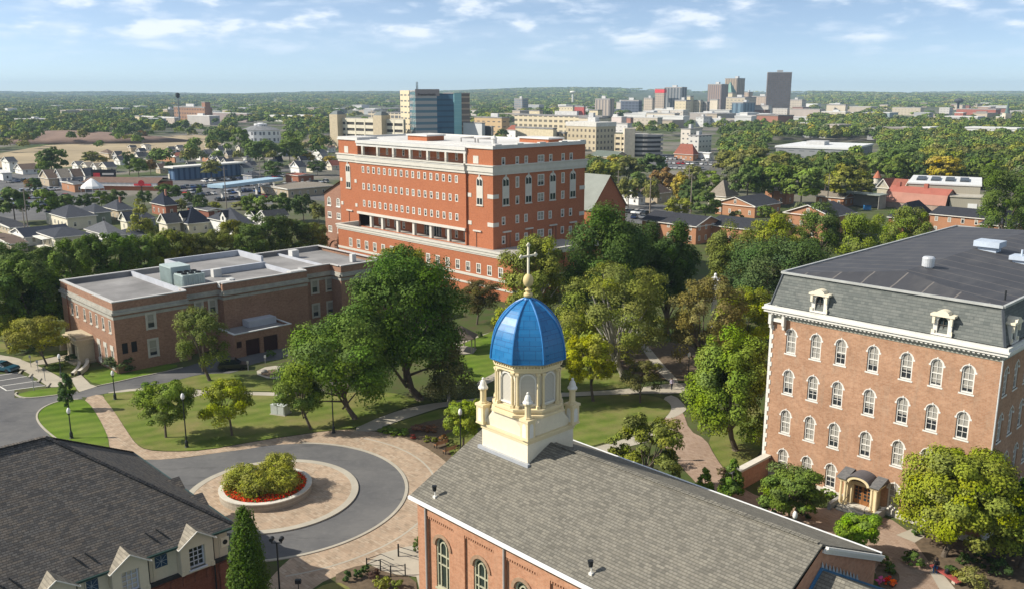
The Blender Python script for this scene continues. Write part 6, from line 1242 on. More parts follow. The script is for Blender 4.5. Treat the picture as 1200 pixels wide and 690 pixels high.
def sitter():
    X,Y=G(1098,670); a=G(1118,683); d=math.atan2(a[1]-Y,a[0]-X)
    rb=root('garden_bench','low red stone bench along the path under the birch','bench',((X+a[0])/2,(Y+a[1])/2,0),d); m=MB(); L=math.hypot(a[0]-X,a[1]-Y)/2+.6; m.box(-L,L,-.32,.32,.36,.46); m.build('seat',plain('red_bench',(.36,.08,.07),.6),rb)
    for s in (-L*.7,L*.7): m=MB(); m.box(s-.18,s+.18,-.25,.25,0,.36); m.build('leg',KERB,rb)
    f=Vector((math.cos(d),math.sin(d),0))
    rt=root('person','person in a black top and blue jeans sitting on the red bench','person',(X+f.x*-.15,Y+f.y*-.15,0),R(-35))
    V=[(0,.05,.56),(0,.06,.80),(0,.03,1.0),(0,0,1.12),(0,-.03,1.27),(-.1,-.02,.55),(-.13,-.44,.54),(-.13,-.47,.12),(-.13,-.62,.05),(.1,-.02,.55),(.13,-.42,.56),(.13,-.40,.12),(.13,-.55,.05),(-.19,.03,1.0),(-.24,-.08,.78),(-.12,-.30,.74),(-.08,-.36,.76),(.19,.03,1.0),(.24,-.08,.78),(.12,-.30,.74),(.08,-.36,.77)]
    E=[(0,1),(1,2),(2,3),(3,4),(0,5),(5,6),(6,7),(7,8),(0,9),(9,10),(10,11),(11,12),(2,13),(13,14),(14,15),(15,16),(2,17),(17,18),(18,19),(19,20)]
    Rr=[.15,.14,.145,.055,.1,.095,.075,.05,.045,.095,.075,.05,.045,.065,.05,.04,.035,.065,.05,.04,.035]
    def reg(c): return 0 if (c.z>1.09 or (c.y<-.22 and c.z>.66)) else (1 if (c.z>.64) else (2 if c.z>.1 else 3))
    skin_figure('body',V,E,Rr,[SKIN,plain('black_top',(.012,.012,.014),.8),plain('blue_jeans',(.045,.13,.30),.8),plain('pale_shoes',(.4,.4,.4),.6)],rt,reg)
    m=MB(); m.lathe((0,.01,1.25),[(.115,-.12),(.12,0),(.115,.07),(.08,.13),(0,.15)],10); m.build('hair',plain('dark_hair',(.03,.02,.015),.7),rt,smooth=True)
    b=root('backpack','black backpack standing on the red bench beside the sitter','backpack',(X+f.x*1.1,Y+f.y*1.1,.46),d); m=MB(); m.lathe((0,0,0),[(.17,0),(.2,.08),(.19,.35),(.13,.48),(.0,.52)],10,sy=.7); m.build('bag',plain('black_nylon',(.015,.015,.02),.7),b,smooth=True); m=MB(); m.box(-.12,.12,-.2,-.12,.08,.28); m.build('pocket',plain('black_nylon',(.015,.015,.02),.7),b)
sitter()
# ------------------------------------------------------------------ cars
def carpaint():
    t=NT('car_paint'); oi=t.n('ShaderNodeObjectInfo'); t.L.new(oi.outputs['Color'],t.b.inputs['Base Color']); t.b.inputs['Roughness'].default_value=.3; t.b.inputs['Coat Weight'].default_value=.4; return t.m
CARP=carpaint(); TYRE=plain('tyre_rubber',(.015,.015,.015),.9); CGL=glassmat('car_glass',(.015,.02,.025),.08)
def car_proto(van=False):
    rt=root('parked_car','x','car',(0,0,0)); L=2.3; Wd=.9; prof=[(-L,.35),(-L,.8),(-L+.15,.92),(-1.2,.95),(1.05,.95),(L-.2,.82),(L,.62),(L,.35)]; zt=1.75 if van else 1.45
    m=MB(); n=len(prof)
    for i in range(n):
        a,b=prof[i],prof[(i+1)%n]; m.face([(a[0],-Wd,a[1]),(a[0],Wd,a[1]),(b[0],Wd,b[1]),(b[0],-Wd,b[1])])
    m.face([(a[0],-Wd,a[1]) for a in prof][::-1]); m.face([(a[0],Wd,a[1]) for a in prof])
    rf=[(-1.75 if van else -1.15,zt-.02),(.25 if van else .15,zt)]; m.box(rf[0][0]+.1,rf[1][0],-.66,.66,zt-.06,zt); o=m.build('body',CARP,rt); 
    m=MB(); b0=[(-L+.12 if van else -1.85,.93),(1.15,.93)]; q=[(b0[0][0],-.84,.93),(b0[1][0],-.84,.93),(b0[1][0],.84,.93),(b0[0][0],.84,.93)]; t=[(rf[0][0],-.68,zt-.06),(rf[1][0],-.68,zt-.06),(rf[1][0],.68,zt-.06),(rf[0][0],.68,zt-.06)]
    for i in range(4): j=(i+1)%4; m.face([q[i],q[j],t[j],t[i]])
    m.build('windows',CGL,rt)
    for x in (-1.4,1.4):
        for s in (-1,1): m=MB(); m.tube((x,s*.72,.33),(x,s*.93,.33),.33,.33,12); m.build('wheel',TYRE,rt)
    return rt
CARS=[car_proto(),car_proto(True)]
CC=dict(white=(.75,.75,.73),silver=(.42,.43,.44),grey=(.16,.165,.17),black=(.012,.012,.014),blue=(.03,.09,.26),red=(.45,.02,.02),maroon=(.14,.02,.025),navy=(.015,.03,.09),teal=(.02,.085,.13))
_first=[True,True]
def car(X,Y,rz,colname,label,group=None,van=False):
    k=int(van)
    if _first[k]: r=CARS[k]; _first[k]=False; r.location=(X,Y,.02); r.rotation_euler=(0,0,rz); r['label']=label
    else: r=dup(CARS[k],(X,Y,.02),rz,label)
    if group: r['group']=group
    elif 'group' in r: del r['group']
    for c in r.children:
        if c.name.startswith('body'): c.color=(*CC[colname],1)
    return r
car(*G(274,432),R(12),'black','glossy black car parked on the court before the garages',van=True); car(*G(5,434),R(-18),'teal','blue car parked at the end of the striped car park'); car(*G(-14,430),R(-18),'navy','dark car at the picture edge beyond the blue car')
rnd=random.Random(4)
def lot(phrase,rows,gap=.62,pool=('white','white','silver','silver','grey','grey','black','black','blue','red','navy','maroon')):
    """rows of parked cars: (x0,y0,x1,y1,n); every car its own thing"""
    for (x0,y0,x1,y1,n) in rows:
        a=G(x0,y0); b=G(x1,y1); d=math.atan2(b[1]-a[1],b[0]-a[0])
        for i in range(n):
            if rnd.random()>gap+.2: continue
            t=(i+.5)/n; c=rnd.choice(pool); v=rnd.random()<.4
            car(a[0]+(b[0]-a[0])*t,a[1]+(b[1]-a[1])*t,d+PI/2+rnd.uniform(-.04,.04)+(PI if rnd.random()<.5 else 0),c,f"{c} {'van-like car' if v else 'low saloon car'} parked {phrase}",f"{c} {'tall' if v else 'low'} cars parked {phrase}",v)
def park(name,pts,z=.03,mat=None): struct(sheet(name,pts,z,mat or ASPH,0))
park('parking_lot',[(-60,262),(60,258),(120,236),(130,214),(60,205),(-60,202)]); park('parking_lot',[(185,246),(240,236),(320,240),(320,214),(250,203),(196,206)]); park('parking_lot',[(380,236),(300,228),(320,216),(400,218)]); park('parking_lot',[(690,258),(790,266),(812,246),(760,238),(690,240)]); park('parking_lot',[(742,196),(830,200),(840,184),(760,180)]); park('road',[(-100,218),(200,206),(420,194),(420,197),(200,210),(-100,224)],.035)
lot('in the lot beyond the slate-roofed houses',[(0,245,62,240,9),(0,236,66,231,10),(0,228,70,223,10),(8,215,60,211,7)],.75)
lot('in the wide lot behind the blue fuel canopy',[(236,214,300,209,8),(246,222,306,217,8),(252,236,312,232,8),(232,230,252,228,3),(214,228,230,226,3)],.8)
lot('in the lots around the blue fuel canopy',[(205,222,250,219,8),(262,228,316,222,9),(296,212,342,206,9),(300,226,330,223,6)],.85)
lot('in the street by the small white house',[(731,249,760,252,5),(738,256,790,258,5)],.8)
lot('in the crowded lot below the red-roofed shop',[(768,187,832,189,12),(772,192,836,194,12),(778,198,826,199,9)],.8,('white','white','silver','red','grey','white','black'))
lot('on the dirt lot by the white round house',[(218,176,262,174,6)],.6)
lot('on the roof lot beside the brick gable wing',[(300,222,384,214,12),(310,228,386,221,10)],.8,('white','silver','black','grey','white'))
# ------------------------------------------------------------------ houses
def solveL(C,x0,dx,dy):
    k=(x0-600)/FOC; return (C[0]-k*(C[1]*cP+H*sP))/(k*dy*cP-dx)
HW=dict(cream=(.66,.61,.48),white=(.76,.75,.71),grey=(.30,.32,.35),tan=(.42,.35,.25),brick=(.30,.12,.07),green=(.24,.27,.20),blue=(.14,.22,.34),orange=(.40,.20,.11),stone=(.44,.40,.31),dkbrick=(.22,.085,.055))
RF=dict(navy=(.020,.026,.042),slate=(.050,.055,.068),grey=(.11,.115,.125),brown=(.13,.095,.075),tan=(.24,.21,.17),red=(.27,.10,.07),char=(.042,.044,.052),dkgrey=(.05,.053,.06),white=(.66,.66,.65),green=(.14,.165,.14))
def house(name,label,x,y,x0,x1,ye,ya,axis='q',hip=False,wall='cream',roof='slate',cat='house',chim=False,porch=False,win=3,floors=2,group=None,rz=0,over=.45,dorm=False):
    """near corner foot at pixel (x,y); the two visible fronts reach to pixels x0 and x1, eaves at row ye, roof top at row ya"""
    C=G(x,y); an=TH-rz; ct,st=math.cos(an),math.sin(an); Lp=max(4,min(70,abs(solveL(C,x0,-ct,st)))); Lq=max(4,min(70,abs(solveL(C,x1,st,ct)))); hw=max(2.2,zat(*C,ye))
    cc=(C[0]-ct*Lp/2+st*Lq/2,C[1]+st*Lp/2+ct*Lq/2); hr=max(.4,zat(*cc,ya)-hw); p,q=pq(*C); rt=croot(name,label,cat,p,q,0,group,rz); WM=plain('siding_'+wall,HW[wall],.85,0,.08,.5); RM=shingle('roof_'+roof,sc3(RF[roof],.85),sc3(RF[roof],1.1),sc3(RF[roof],1.25),.6,.35,.25,.15)
    m=MB(); A,B=-Lp,Lq
    m.box(A,0,0,B,0,hw,0,'t'); o=over; e=hw
    r=MB(); th=.12
    if axis=='q':
        c=A/2; k=min(Lp/2,Lq/2)*.95 if hip else 0; ze=e-o*hr/(Lp/2)
        L=[(A-o,-o,ze),(A-o,B+o,ze)]; Rr=[(o,-o,ze),(o,B+o,ze)]; R0=(c,k-(0 if hip else o),e+hr); R1=(c,B-k+(0 if hip else o),e+hr)
        r.face([L[1],L[0],R0,R1]); r.face([Rr[0],Rr[1],R1,R0])
        if hip: r.face([L[0],Rr[0],R0]); r.face([Rr[1],L[1],R1])
        else: m.face([(A,0,hw),(0,0,hw),(c,0,e+hr-.05)]); m.face([(0,B,hw),(A,B,hw),(c,B,e+hr-.05)])
        tr=[(L[0],R0),(Rr[0],R0)] if not hip else []
    else:
        c=B/2; k=min(Lp/2,Lq/2)*.95 if hip else 0; ze=e-o*hr/(Lq/2)
        N=[(A-o,-o,ze),(o,-o,ze)]; F_=[(A-o,B+o,ze),(o,B+o,ze)]; R0=(A+k-(0 if hip else o),c,e+hr); R1=(-k+(0 if hip else o),c,e+hr)
        r.face([N[0],N[1],R1,R0]); r.face([F_[1],F_[0],R0,R1])
        if hip: r.face([N[1],F_[1],R1]); r.face([F_[0],N[0],R0])
        else: m.face([(0,0,hw),(0,B,hw),(0,c,e+hr-.05)]); m.face([(A,B,hw),(A,0,hw),(A,c,e+hr-.05)])
        tr=[(N[1],R1),(F_[1],R1)] if not hip else []
    m.build('wall',WM,rt); ro=r.build('roof',RM,rt)
    t=MB(); f=.2
    t.box(A-o,o,-o-.08,-o,ze-.2,ze+.02) if True else 0; t.box(o,o+.08,-o,B+o,ze-.2,ze+.02)
    for a,b in tr: t.beam((a[0],a[1]-.03,a[2]),(b[0],b[1]-.03,b[2]),.12,.24)
    t.build('fascia',WHITE,rt)
    if win:
        wz=[1.0] if floors==1 else [.9+3.0*i for i in range(floors)]
        w0=rect_window(.95,1.45,.12,cols=1,rows=2,proud=.05,dep=.0+.0,sill=False); w0.parent=rt; first=True
        # windows sit on the wall face
        n1=max(1,int(Lp/3.2)) if win>1 else 1; n2=max(1,int(Lq/3.2))
        sp=[('-q',A+Lp*(i+.5)/n1,z) for i in range(n1) for z in wz if z+1.6<hw+.3]+[('+p',Lq*(i+.5)/n2,z) for i in range(n2) for z in wz if z+1.6<hw+.3]
        if axis=='q' and not hip: sp.append(('-q',A/2,hw+.25))
        if not sp: sp=[('-q',A/2,.9)]
        for f_,u,z in sp:
            o_=w0 if first else cp(w0,(0,0,0),0,rt); first=False
            o_.location=(u,-.02,z) if f_=='-q' else (.02,u,z); o_.rotation_euler=(0,0,FACE[f_][2])
    if chim:
        g=MB(); g.box(A*.35-.4,A*.35+.4,B*.55-.3,B*.55+.3,hw,hw+hr+1.0); g.build('chimney',plain('chimney_brick',(.28,.14,.10),.9),ro)
    if porch:
        g=MB(); g.box(A*.8,A*.2,-2.2,-.003,2.5,2.75); 
        for xx in (A*.78,A*.22): g.box(xx-.12,xx+.12,-2.1,-1.9,0,2.5)
        g.box(A*.8,A*.2,-2.2,-.003,0,.35); g.build('porch',WHITE,rt)
    if dorm:
        g=MB(); c=A/2; dw=1.7; zz=hw+.1; g.box(c-dw,c+dw,-.5,3,zz-.5,zz+1.3,0,'t'); g.face([(c-dw,-.5,zz+1.3),(c+dw,-.5,zz+1.3),(c,-.5,zz+2.9)]); do=g.build('front_gable',WHITE,rt); g=MB(); g.face([(c-dw-.3,-.8,zz+1.05),(c,-.8,zz+3.0),(c,3.5,zz+3.0),(c-dw-.3,3.5,zz+1.05)][::-1]); g.face([(c+dw+.3,-.8,zz+1.05),(c,-.8,zz+3.0),(c,3.5,zz+3.0),(c+dw+.3,3.5,zz+1.05)]); g.build('gable_roof',RM,do)
        g=MB(); g.box(c-.5,c+.5,-.55,-.5,zz+.1,zz+1.2); g.build('pane',GLASS,do)
    return rt
HG='slate-roofed houses behind the tree belt'
for a in [('house','long cream house with a plain navy gable roof, just over the tree belt',31,289,13.7,86,278,265,'q',False,'white','navy'),
 ('house','low grey hip-roofed house with small porch gable beside the long navy-roofed one',66,293,43,108,278.5,266,'q',True,'cream','slate'),
 ('house','large cream and grey house with a dark hip roof, behind the navy-roofed one',80,270,55,114,255,240,'q',True,'cream','slate'),
 ('house','grey hip-roofed house peeking behind the large cream and grey one',113,264,96,131,249,239,'q',True,'green','slate'),
 ('house','hip-roofed house with a tall chimney, in the back row over the belt',140,260,122,157,246,234,'q',True,'tan','slate'),
 ('house','wide pale grey roofed house close over the tree belt',130,291,102,148,276,259,'q',True,'white','grey'),
 ('house','cream gabled house with blue grey roof behind the pine',150,272,142,164,258,248,'q',False,'cream','slate'),
 ('house','tall brick house with dark pyramid roof and chimney beside the tall pine',195,254,178.5,207,240,225,'q',True,'brick','navy'),
 ('house','narrow cream gabled house between the pine and the navy hip roof',197,276,187,212,261,250,'q',False,'cream','dkgrey'),
 ('house','cream house with big navy hip roof and small front gable',222,275,207,248,261,243.5,'q',True,'cream','navy'),
 ('house','biggest white house with a grey hip roof and white front gable over the olive trees',284,281,246,296,263,243.5,'q',True,'white','slate'),
 ('house','small house with white gable nearer the brick block, first of two alike',300,264,290,320,253,245,'q',False,'white','navy'),
 ('house','second small house with white gable, touching the dark belt trees',313,267,303,338,254,246,'q',False,'white','dkgrey'),
 ('house','low blue grey roofed house at the foot of the pale grey roof',156,288,138,172,276,267,'q',True,'white','slate'),
 ('house','grey roofed house between the back row and the pine',168,268,156,182,256,247,'q',True,'grey','slate'),
 ('shed','low brown roofed building cut off by the picture edge below the long house',14,296,-14,30,286,281,'q',False,'tan','brown')]:
    house(*a,chim=('chimney' in a[1]),porch=('porch' in a[1]),dorm=('front gable' in a[1]),group=HG)
house('long_shed','long flat buff shed with dark roof line beyond the navy-roofed house',14,277,-18,34,267,265,'q',False,'tan','char','shed',floors=1)
TG='small town houses beyond the car lots'
for a in [('town_house','grey brown town house with front gable, first in the row before the huge round tree',58,219,47.6,66,209,199,'q',False,'tan','brown'),
 ('town_house','grey town house with front gable, second in the row before the huge round tree',73,219,64,82,208,198,'q',False,'grey','tan'),
 ('town_house','grey town house with front gable, third in the row, beside the tent',88,217,80,97,207,198,'q',False,'grey','brown'),
 ('town_house','white town house with front gable, last in the row, under the billboard',102,215,94,110,206,197,'q',False,'white','slate'),
 ('town_house','white two storey house with dark roof near the sandy field',12,202,3,21,190,184,'q',False,'white','slate'),
 ('town_house','long low brown-roofed house next to the white two storey one',27,205,18,46,199,192,'q',False,'white','brown'),
 ('town_house','white cottage with a grey roof, first in the row under the huge round tree',92,200,85,99,194,189,'q',False,'white','grey'),
 ('town_house','cream cottage with a grey roof, second in the row under the huge round tree',103,201,96,111,195,190,'q',False,'cream','tan'),
 ('town_house','pale cottage with tan roof in the middle of the row beyond the billboard',114,202,108,122,196,191,'q',False,'white','tan'),
 ('town_house','cream gabled cottage with dark roof behind the billboard',126,203,117,137,196,190,'q',False,'cream','slate'),
 ('town_house','cottage with dark purple roof beyond the billboard row',128,187,118,134,180,175,'q',True,'tan','brown'),
 ('town_house','white gabled cottage at the end of the billboard row',141,194,134,147,188,183,'q',False,'white','slate'),
 ('town_house','tan cottage beside the rust tinged tree, before the blue glass shop',188,204,183,193,197,192,'q',False,'tan','brown'),
 ('town_house','white house with orange gable behind the blue glass shop',207,191,199,216,184,179,'q',False,'white','red'),
 ('town_house','dark roofed house with orange front beyond the blue glass shop',244,190,237,256,184,180,'q',False,'orange','char'),
 ('town_house','white house with sharp gables beside the lot, beyond the street trees',268,200,259,277,193,186,'q',False,'white','slate'),
 ('town_house','second white house beside the lot with grey gable',286,206,276,297,197,191,'q',False,'white','grey'),
 ('town_house','white house with steep front gable before the brick block',351,207,341,357,196,189,'q',False,'white','slate'),
 ('town_house','cream house with red side roof touching the brick block edge',389,200,382,400,194,188,'q',False,'cream','red'),
 ('town_house','grey house with blue roof at the lot corner behind the pines',296,214,285,308,206,201,'q',True,'grey','slate'),
 ('town_house','grey house half hidden among trees below the white round house',332,184,324,342,176,172,'q',False,'grey','grey'),
 ('town_house','pale house half hidden among yellow trees below the parking deck',376,188,366,384,180,175,'q',False,'white','slate'),
 ('town_house','white cottage among trees beyond the rust tinged tree',168,188,162,176,183,179,'q',False,'white','slate')]:
    house(*a,win=1,group=TG)
house('small_white_house','small white gabled house with one brick chimney by the street lot',748,241,730,756,231,223,'q',False,'white','slate',chim=True)
house('brown_roof_house','grey hip-roofed house half hidden behind the olive yellow street tree',770,239,748,786,226,212,'q',True,'tan','brown')
house('grey_roof_house','house with a pale grey roof beside the tall yellow poplar',786,229,776,806,218,206,'q',False,'tan','tan')
house('pyramid_roof_house','cream house with a tall flared brown pyramid roof among the street trees',850,241,830,864,229,211,'q',True,'cream','tan')
house('brick_flats','long low orange brick flats with dark gable roof next to the giant oak',815,287,752,845,265,250,'p',False,'orange','char','flats',win=2)
house('brick_flats','second long low orange brick flats behind the yellow green trees',897,292,827,930,271,256,'p',False,'orange','char','flats',win=2)
house('brick_flats','orange brick flats with white-edged gable above the second long one',884,256,838,914,242,229,'q',False,'orange','char','flats'); house('brick_flats','orange brick flats gable facing us amid dark trees beyond the mansard hall',972,284,918,1000,254,238,'q',False,'orange','char','flats')
house('brick_cottage','orange brick cottage end wall beside the white-edged gable',921,240,896,930,224,221,'p',False,'orange','tan'); house('brick_cottage','grey roofed brick cottage by the tall white flue pole',988,243,956,1000,232,225,'p',False,'orange','tan')
house('brick_school','long dark roofed orange brick school building in front of the red barn',1150,280,1088,1172,256,244,'p',False,'orange','char','school',win=2); house('brick_school_wing','dark hip-roofed brick wing of the school towards the mansard roof',1067,276,1040,1092,255,236,'q',True,'dkbrick','char','school'); house('brick_school_wing','dark hip-roofed end wing of the school by the picture edge',1178,287,1146,1200,264,248,'q',True,'orange','char','school')  # the dark brick of the mansard-side wing has its shade put into the colour
house('stone_house','cream stone house with orange tile gables beyond the red barn',1040,233,1027,1052,219,209,'q',False,'stone','red'); house('stone_house_wing','orange tiled wing of the stone house beside the barn',1058,234,1044,1066,219,210,'p',False,'stone','red')
def turret():
    p,q=Gc(1027,222); rt=croot('turret','little orange cone-roofed turret beside the stone house','turret',p,q); m=MB(); m.lathe((0,0,0),[(1.5,0),(1.5,5)],12); m.build('wall',STONE,rt); m=MB(); m.lathe((0,0,5),[(1.9,0),(.8,2),(0,3.2)],12); m.build('roof',plain('orange_tile',(.40,.14,.08),.8),rt)
turret()
def barn():
    C=G(1105,249); p,q=pq(*C); rt=croot('red_barn','barn with a faded red gambrel roof','barn',p,q); Lp=abs(solveL(C,1037.5,-cT,sT)); Lq=abs(solveL(C,1119,sT,cT)); z0=zat(*C,242.5); z1=zat(*C,230.5); z2=z1+(z1-z0)*.55
    prof=[(0,z0),(Lq*.13,z1),(Lq*.5,z2),(Lq*.87,z1),(Lq,z0)]
    m=MB(); m.box(-Lp,0,.2,Lq-.2,0,z0+.1,0,'t'); m.face([(0,y,z) for y,z in prof]); m.face([(-Lp,y,z) for y,z in prof][::-1]); m.build('wall',plain('barn_wall',(.33,.25,.2),.9,0,.2),rt)
    RA=plain('faded_red_shingles',(.40,.20,.15),.85,0,.12,.3); RB=plain('bright_red_shingles',(.36,.12,.085),.8,0,.12,.3)
    m=MB()
    for i,(a,b) in enumerate(zip(prof[:-1],prof[1:])): m.face([(-Lp-.6,a[0],a[1]+.1),(.6,a[0],a[1]+.1),(.6,b[0],b[1]+.1),(-Lp-.6,b[0],b[1]+.1)],0 if i in(0,3) else 1)
    ro=m.build('gambrel_roof',[RA,RB],rt)
    for x in (-Lp+2,-Lp*.42): m=MB(); m.box(x-.7,x+.7,Lq/2-.7,Lq/2+.7,z2-.3,z2+1.4); m.build('roof_vent',RB,ro)
    m=MB(); m.box(.02,.12,Lq*.35,Lq*.65,0,3.4); m.build('barn_door',DARKM,rt)
barn()
def warehouse():
    an=R(27); ct,st=math.cos(an),math.sin(an); C=G(1172,252); TAN=stripes('tan_cladding',(.44,.41,.33),(.38,.35,.28),.6,.1); rt=root('steel_warehouse','tan steel warehouse with two white roller doors beside the barn','warehouse',(*C,0),-an); Lp=abs(solveL(C,1112,-ct,st)); h=zat(*C,234)
    m=MB(); m.box(-Lp,0,0,10,0,h); m.build('front_shed',TAN,rt); m=MB(); m.box(-Lp-.3,.3,-.3,10.3,h,h+.35); m.build('shed_roof',plain('tan_roof',(.44,.41,.34),.7),rt)
    for xa,xb in ((1133,1144),(1147,1158)): a=abs(solveL(C,xa,-ct,st)); b=abs(solveL(C,xb,-ct,st)); m=MB(); m.box(-a,-b,-.12,-.003,0,h*.62); m.build('roller_door',plain('white_door',(.78,.78,.77),.5,0,.03),rt)
    b=abs(solveL(C,1146,-ct,st)); h2=h+3.2; m=MB(); m.box(-b-24,-b,10.4,44,0,h2); m.build('main_shed',TAN,rt); m=MB(); m.box(-b-24.4,-b+.4,10.1,44.4,h2,h2+.5); m.build('roof',plain('white_membrane',(.66,.67,.66),.7,0,.1,.1),rt)
    for i in range(4): m=MB(); m.box(-b-22+i*5,-b-19+i*5,20,34,h2+.5,h2+1.1); m.build('roof_panel',plain('panel_dark',(.05,.06,.07),.4),rt)
warehouse()
def open_shed():
    p,q=Gc(1029,246); rt=croot('open_shed','open fronted grey shed in the yard before the stone house','shed',p,q); m=MB(); m.box(-14,0,6,6.2,0,5); m.box(-14,-13.8,0,6,0,5); m.box(-.2,0,0,6,0,5); m.build('wall',plain('grey_board',(.3,.29,.26),.9),rt); m=MB(); m.box(-14.5,.5,-.5,6.5,5,5.3); m.build('roof',plain('green_grey_roof',(.24,.27,.24),.7),rt)
    X,Y=G(1016,246); o=root('storage_bin','blue storage bin in front of the open shed','bin',(X,Y,0)); m=MB(); m.box(-1.2,1.2,-.8,.8,0,1.7); m.build('body',plain('bin_blue',(.03,.15,.34),.5),o); m=MB(); m.box(-1.25,1.25,-.85,.85,1.7,1.85); m.build('lid',DARKM,o)
open_shed()
def gable_church():
    C=G(692,284); p,q=pq(*C); rt=croot('gable_church','red brick church with steep grey green roof and arched gable window','church',p,q); Lq=abs(solveL(C,732,sT,cT)); Lp=30; m=MB(); hw=zat(*C,245); cc=(C[0]+sT*Lq/2,C[1]+cT*Lq/2); hr=zat(*cc,205.5)-hw
    m.box(-Lp,0,0,Lq,0,hw,0,'t'); m.face([(0,0,hw),(0,Lq,hw),(0,Lq/2,hw+hr)]); m.face([(-Lp,Lq,hw),(-Lp,0,hw),(-Lp,Lq/2,hw+hr)]); m.build('wall',BRICK_B,rt)
    m=MB(); k=hr/(Lq/2)*.5; m.face([(-Lp-.4,-.5,hw-k),(.5,-.5,hw-k),(.5,Lq/2,hw+hr),(-Lp-.4,Lq/2,hw+hr)]); m.face([(.5,Lq+.5,hw-k),(-Lp-.4,Lq+.5,hw-k),(-Lp-.4,Lq/2,hw+hr),(.5,Lq/2,hw+hr)]); m.build('roof',plain('grey_green_roof',(.24,.26,.235),.85,0,.12,.3),rt)
    for i,(u,h) in enumerate([(.24,.32),(.37,.55),(.5,.66),(.63,.55),(.76,.32)]):
        o=arched_window(Lq*.095,hr*h,.2,hood=False,sill=False,name='gable_window'); o.parent=rt; o.location=(.0,u*Lq,hw-1.2); o.rotation_euler=(0,0,PI/2)
gable_church()
# ------------------------------------------------------------------ larger city buildings: near corner foot at (xm,yb), faces reach x0 and x1
def block(name,label,x0,xm,x1,yt,yb,wm,rm=None,cat='building',depth=25,group=None,ang=TH,cap=.5,capout=.3,unit=True,seed=0):
    C=G(xm,yb); ct,st=math.cos(ang),math.sin(ang); Lp=max(3,abs(solveL(C,x0,-ct,st))) if x0<xm-.3 else depth; Lq=max(3,abs(solveL(C,x1,st,ct))) if x1>xm+.3 else depth
    h=max(3,zat(*C,yt)); rt=root(name,label,cat,(*C,0),-ang,group); m=MB(); m.box(-Lp,0,0,Lq,0,h,0,'bt'); m.build('wall',wm,rt)
    rm=rm or ROOFGREY; m=MB(); o=capout; m.box(-Lp-o,o,-o,Lq+o,h,h+cap); ro=m.build('roof',rm,rt)
    if unit and Lp>8 and Lq>8:
        r=random.Random(int(xm*7+seed)); m=MB(); a,b=r.uniform(.25,.5),r.uniform(.3,.6); m.box(-Lp*(a+.25),-Lp*a,Lq*b,Lq*(b+.2),h+cap,h+cap+min(4,h*.12+1)); m.build('roof_unit',plain('unit_grey',(.5,.5,.49),.7),ro)
    return rt,Lp,Lq,h
BEI=(.60,.52,.36); 
def fm(wall,glass=(.05,.06,.075),bay=4,st=3.6,mw=.9): return facade('facade_%d'%(hash((wall,bay,st,mw))%9999),wall,glass,bay,st,mw)
# glass tower of the medical campus
def glass_tower():
    GT=stripes('tower_glass_bands',(.42,.40,.38),(.09,.19,.25),4.2,.55,1); TEAL=stripes('teal_curtain_glass',(.34,.60,.60),(.26,.52,.54),3.0,.1,1); DKG=stripes('dark_curtain_glass',(.03,.085,.15),(.05,.14,.22),4.0,.3,1); BE=facade('beige_panel_windows',(.62,.53,.36),(.06,.07,.08),9,4.2,1.6); BR=stripes('brown_stone_bands',(.42,.32,.24),(.16,.13,.11),4.2,.3,1)
    an=R(66); C=G(487.5,178); rt=root('glass_tower','tall office tower of beige stone, teal glass and dark curved glass','tower',(*C,0),-an); st,ct=math.sin(an),math.cos(an); Yp=lambda x_:abs(solveL(C,x_,st,ct)); L0=abs(solveL(C,470.5,-ct,st)); L1=abs(solveL(C,481,-ct,st)); zt=lambda y:zat(*C,y); z=zt(106.2)
    m=MB(); m.box(-L0,-L1,0,16,0,z); m.build('beige_shaft',BE,rt); m=MB(); m.box(-L1,-.4,.4,16,0,z-.5); m.build('teal_corner',TEAL,rt)
    m=MB(); m.box(-22,0,.4,Yp(513),0,z); m.build('banded_front',GT,rt); y0,y1=Yp(513),Yp(532.5); cv=[(-22,y0)]+[(-22+22-3.2*math.sin(PI*i/10)*1.0,y0+(y1-y0)*i/10) for i in range(11)]+[(-22,y1)]; m=MB(); m.prism(cv,0,zt(110)); m.build('dark_glass_front',DKG,rt)
    m=MB(); m.box(-22,.8,y1,Yp(541),0,zt(109.6)); m.build('teal_corner',TEAL,rt); m=MB(); m.box(-22,0,Yp(541),Yp(551),0,zt(110)); m.build('brown_shaft',BR,rt); m=MB(); m.box(-.2,.15,.3,Yp(516),zt(113),z+.8); m.build('sign_band',plain('sign_band',(.30,.26,.25),.7,0,.05),rt)
    m=MB(); m.box(-22.2,.2,Yp(532),Yp(551)+.3,zt(110.8),zt(109.2)); m.build('parapet',plain('parapet_brown',(.30,.26,.24),.7),rt)
    for x_ in (-8,-5): m=MB(); m.tube((x_,4,z),(x_,4,z+6),.3,.2,6); m.build('mast',DARKM,rt)
    fc=bpy.data.curves.new('sign_lettering','FONT'); fc.body='PremierHealth'; fc.size=2.3; fc.extrude=.1; fo=bpy.data.objects.new('lettering_curve',fc); COL.objects.link(fo); dg=bpy.context.evaluated_depsgraph_get(); me=bpy.data.meshes.new_from_object(fo.evaluated_get(dg)); bpy.data.objects.remove(fo); me.materials.clear(); me.materials.append(plain('sign_letters',(.03,.025,.025),.6)); fo=bpy.data.objects.new('sign_lettering',me); COL.objects.link(fo); fo.parent=rt; fo.location=(.3,Yp(491),zt(112.4)); fo.rotation_euler=(PI/2,0,PI/2)
glass_tower()
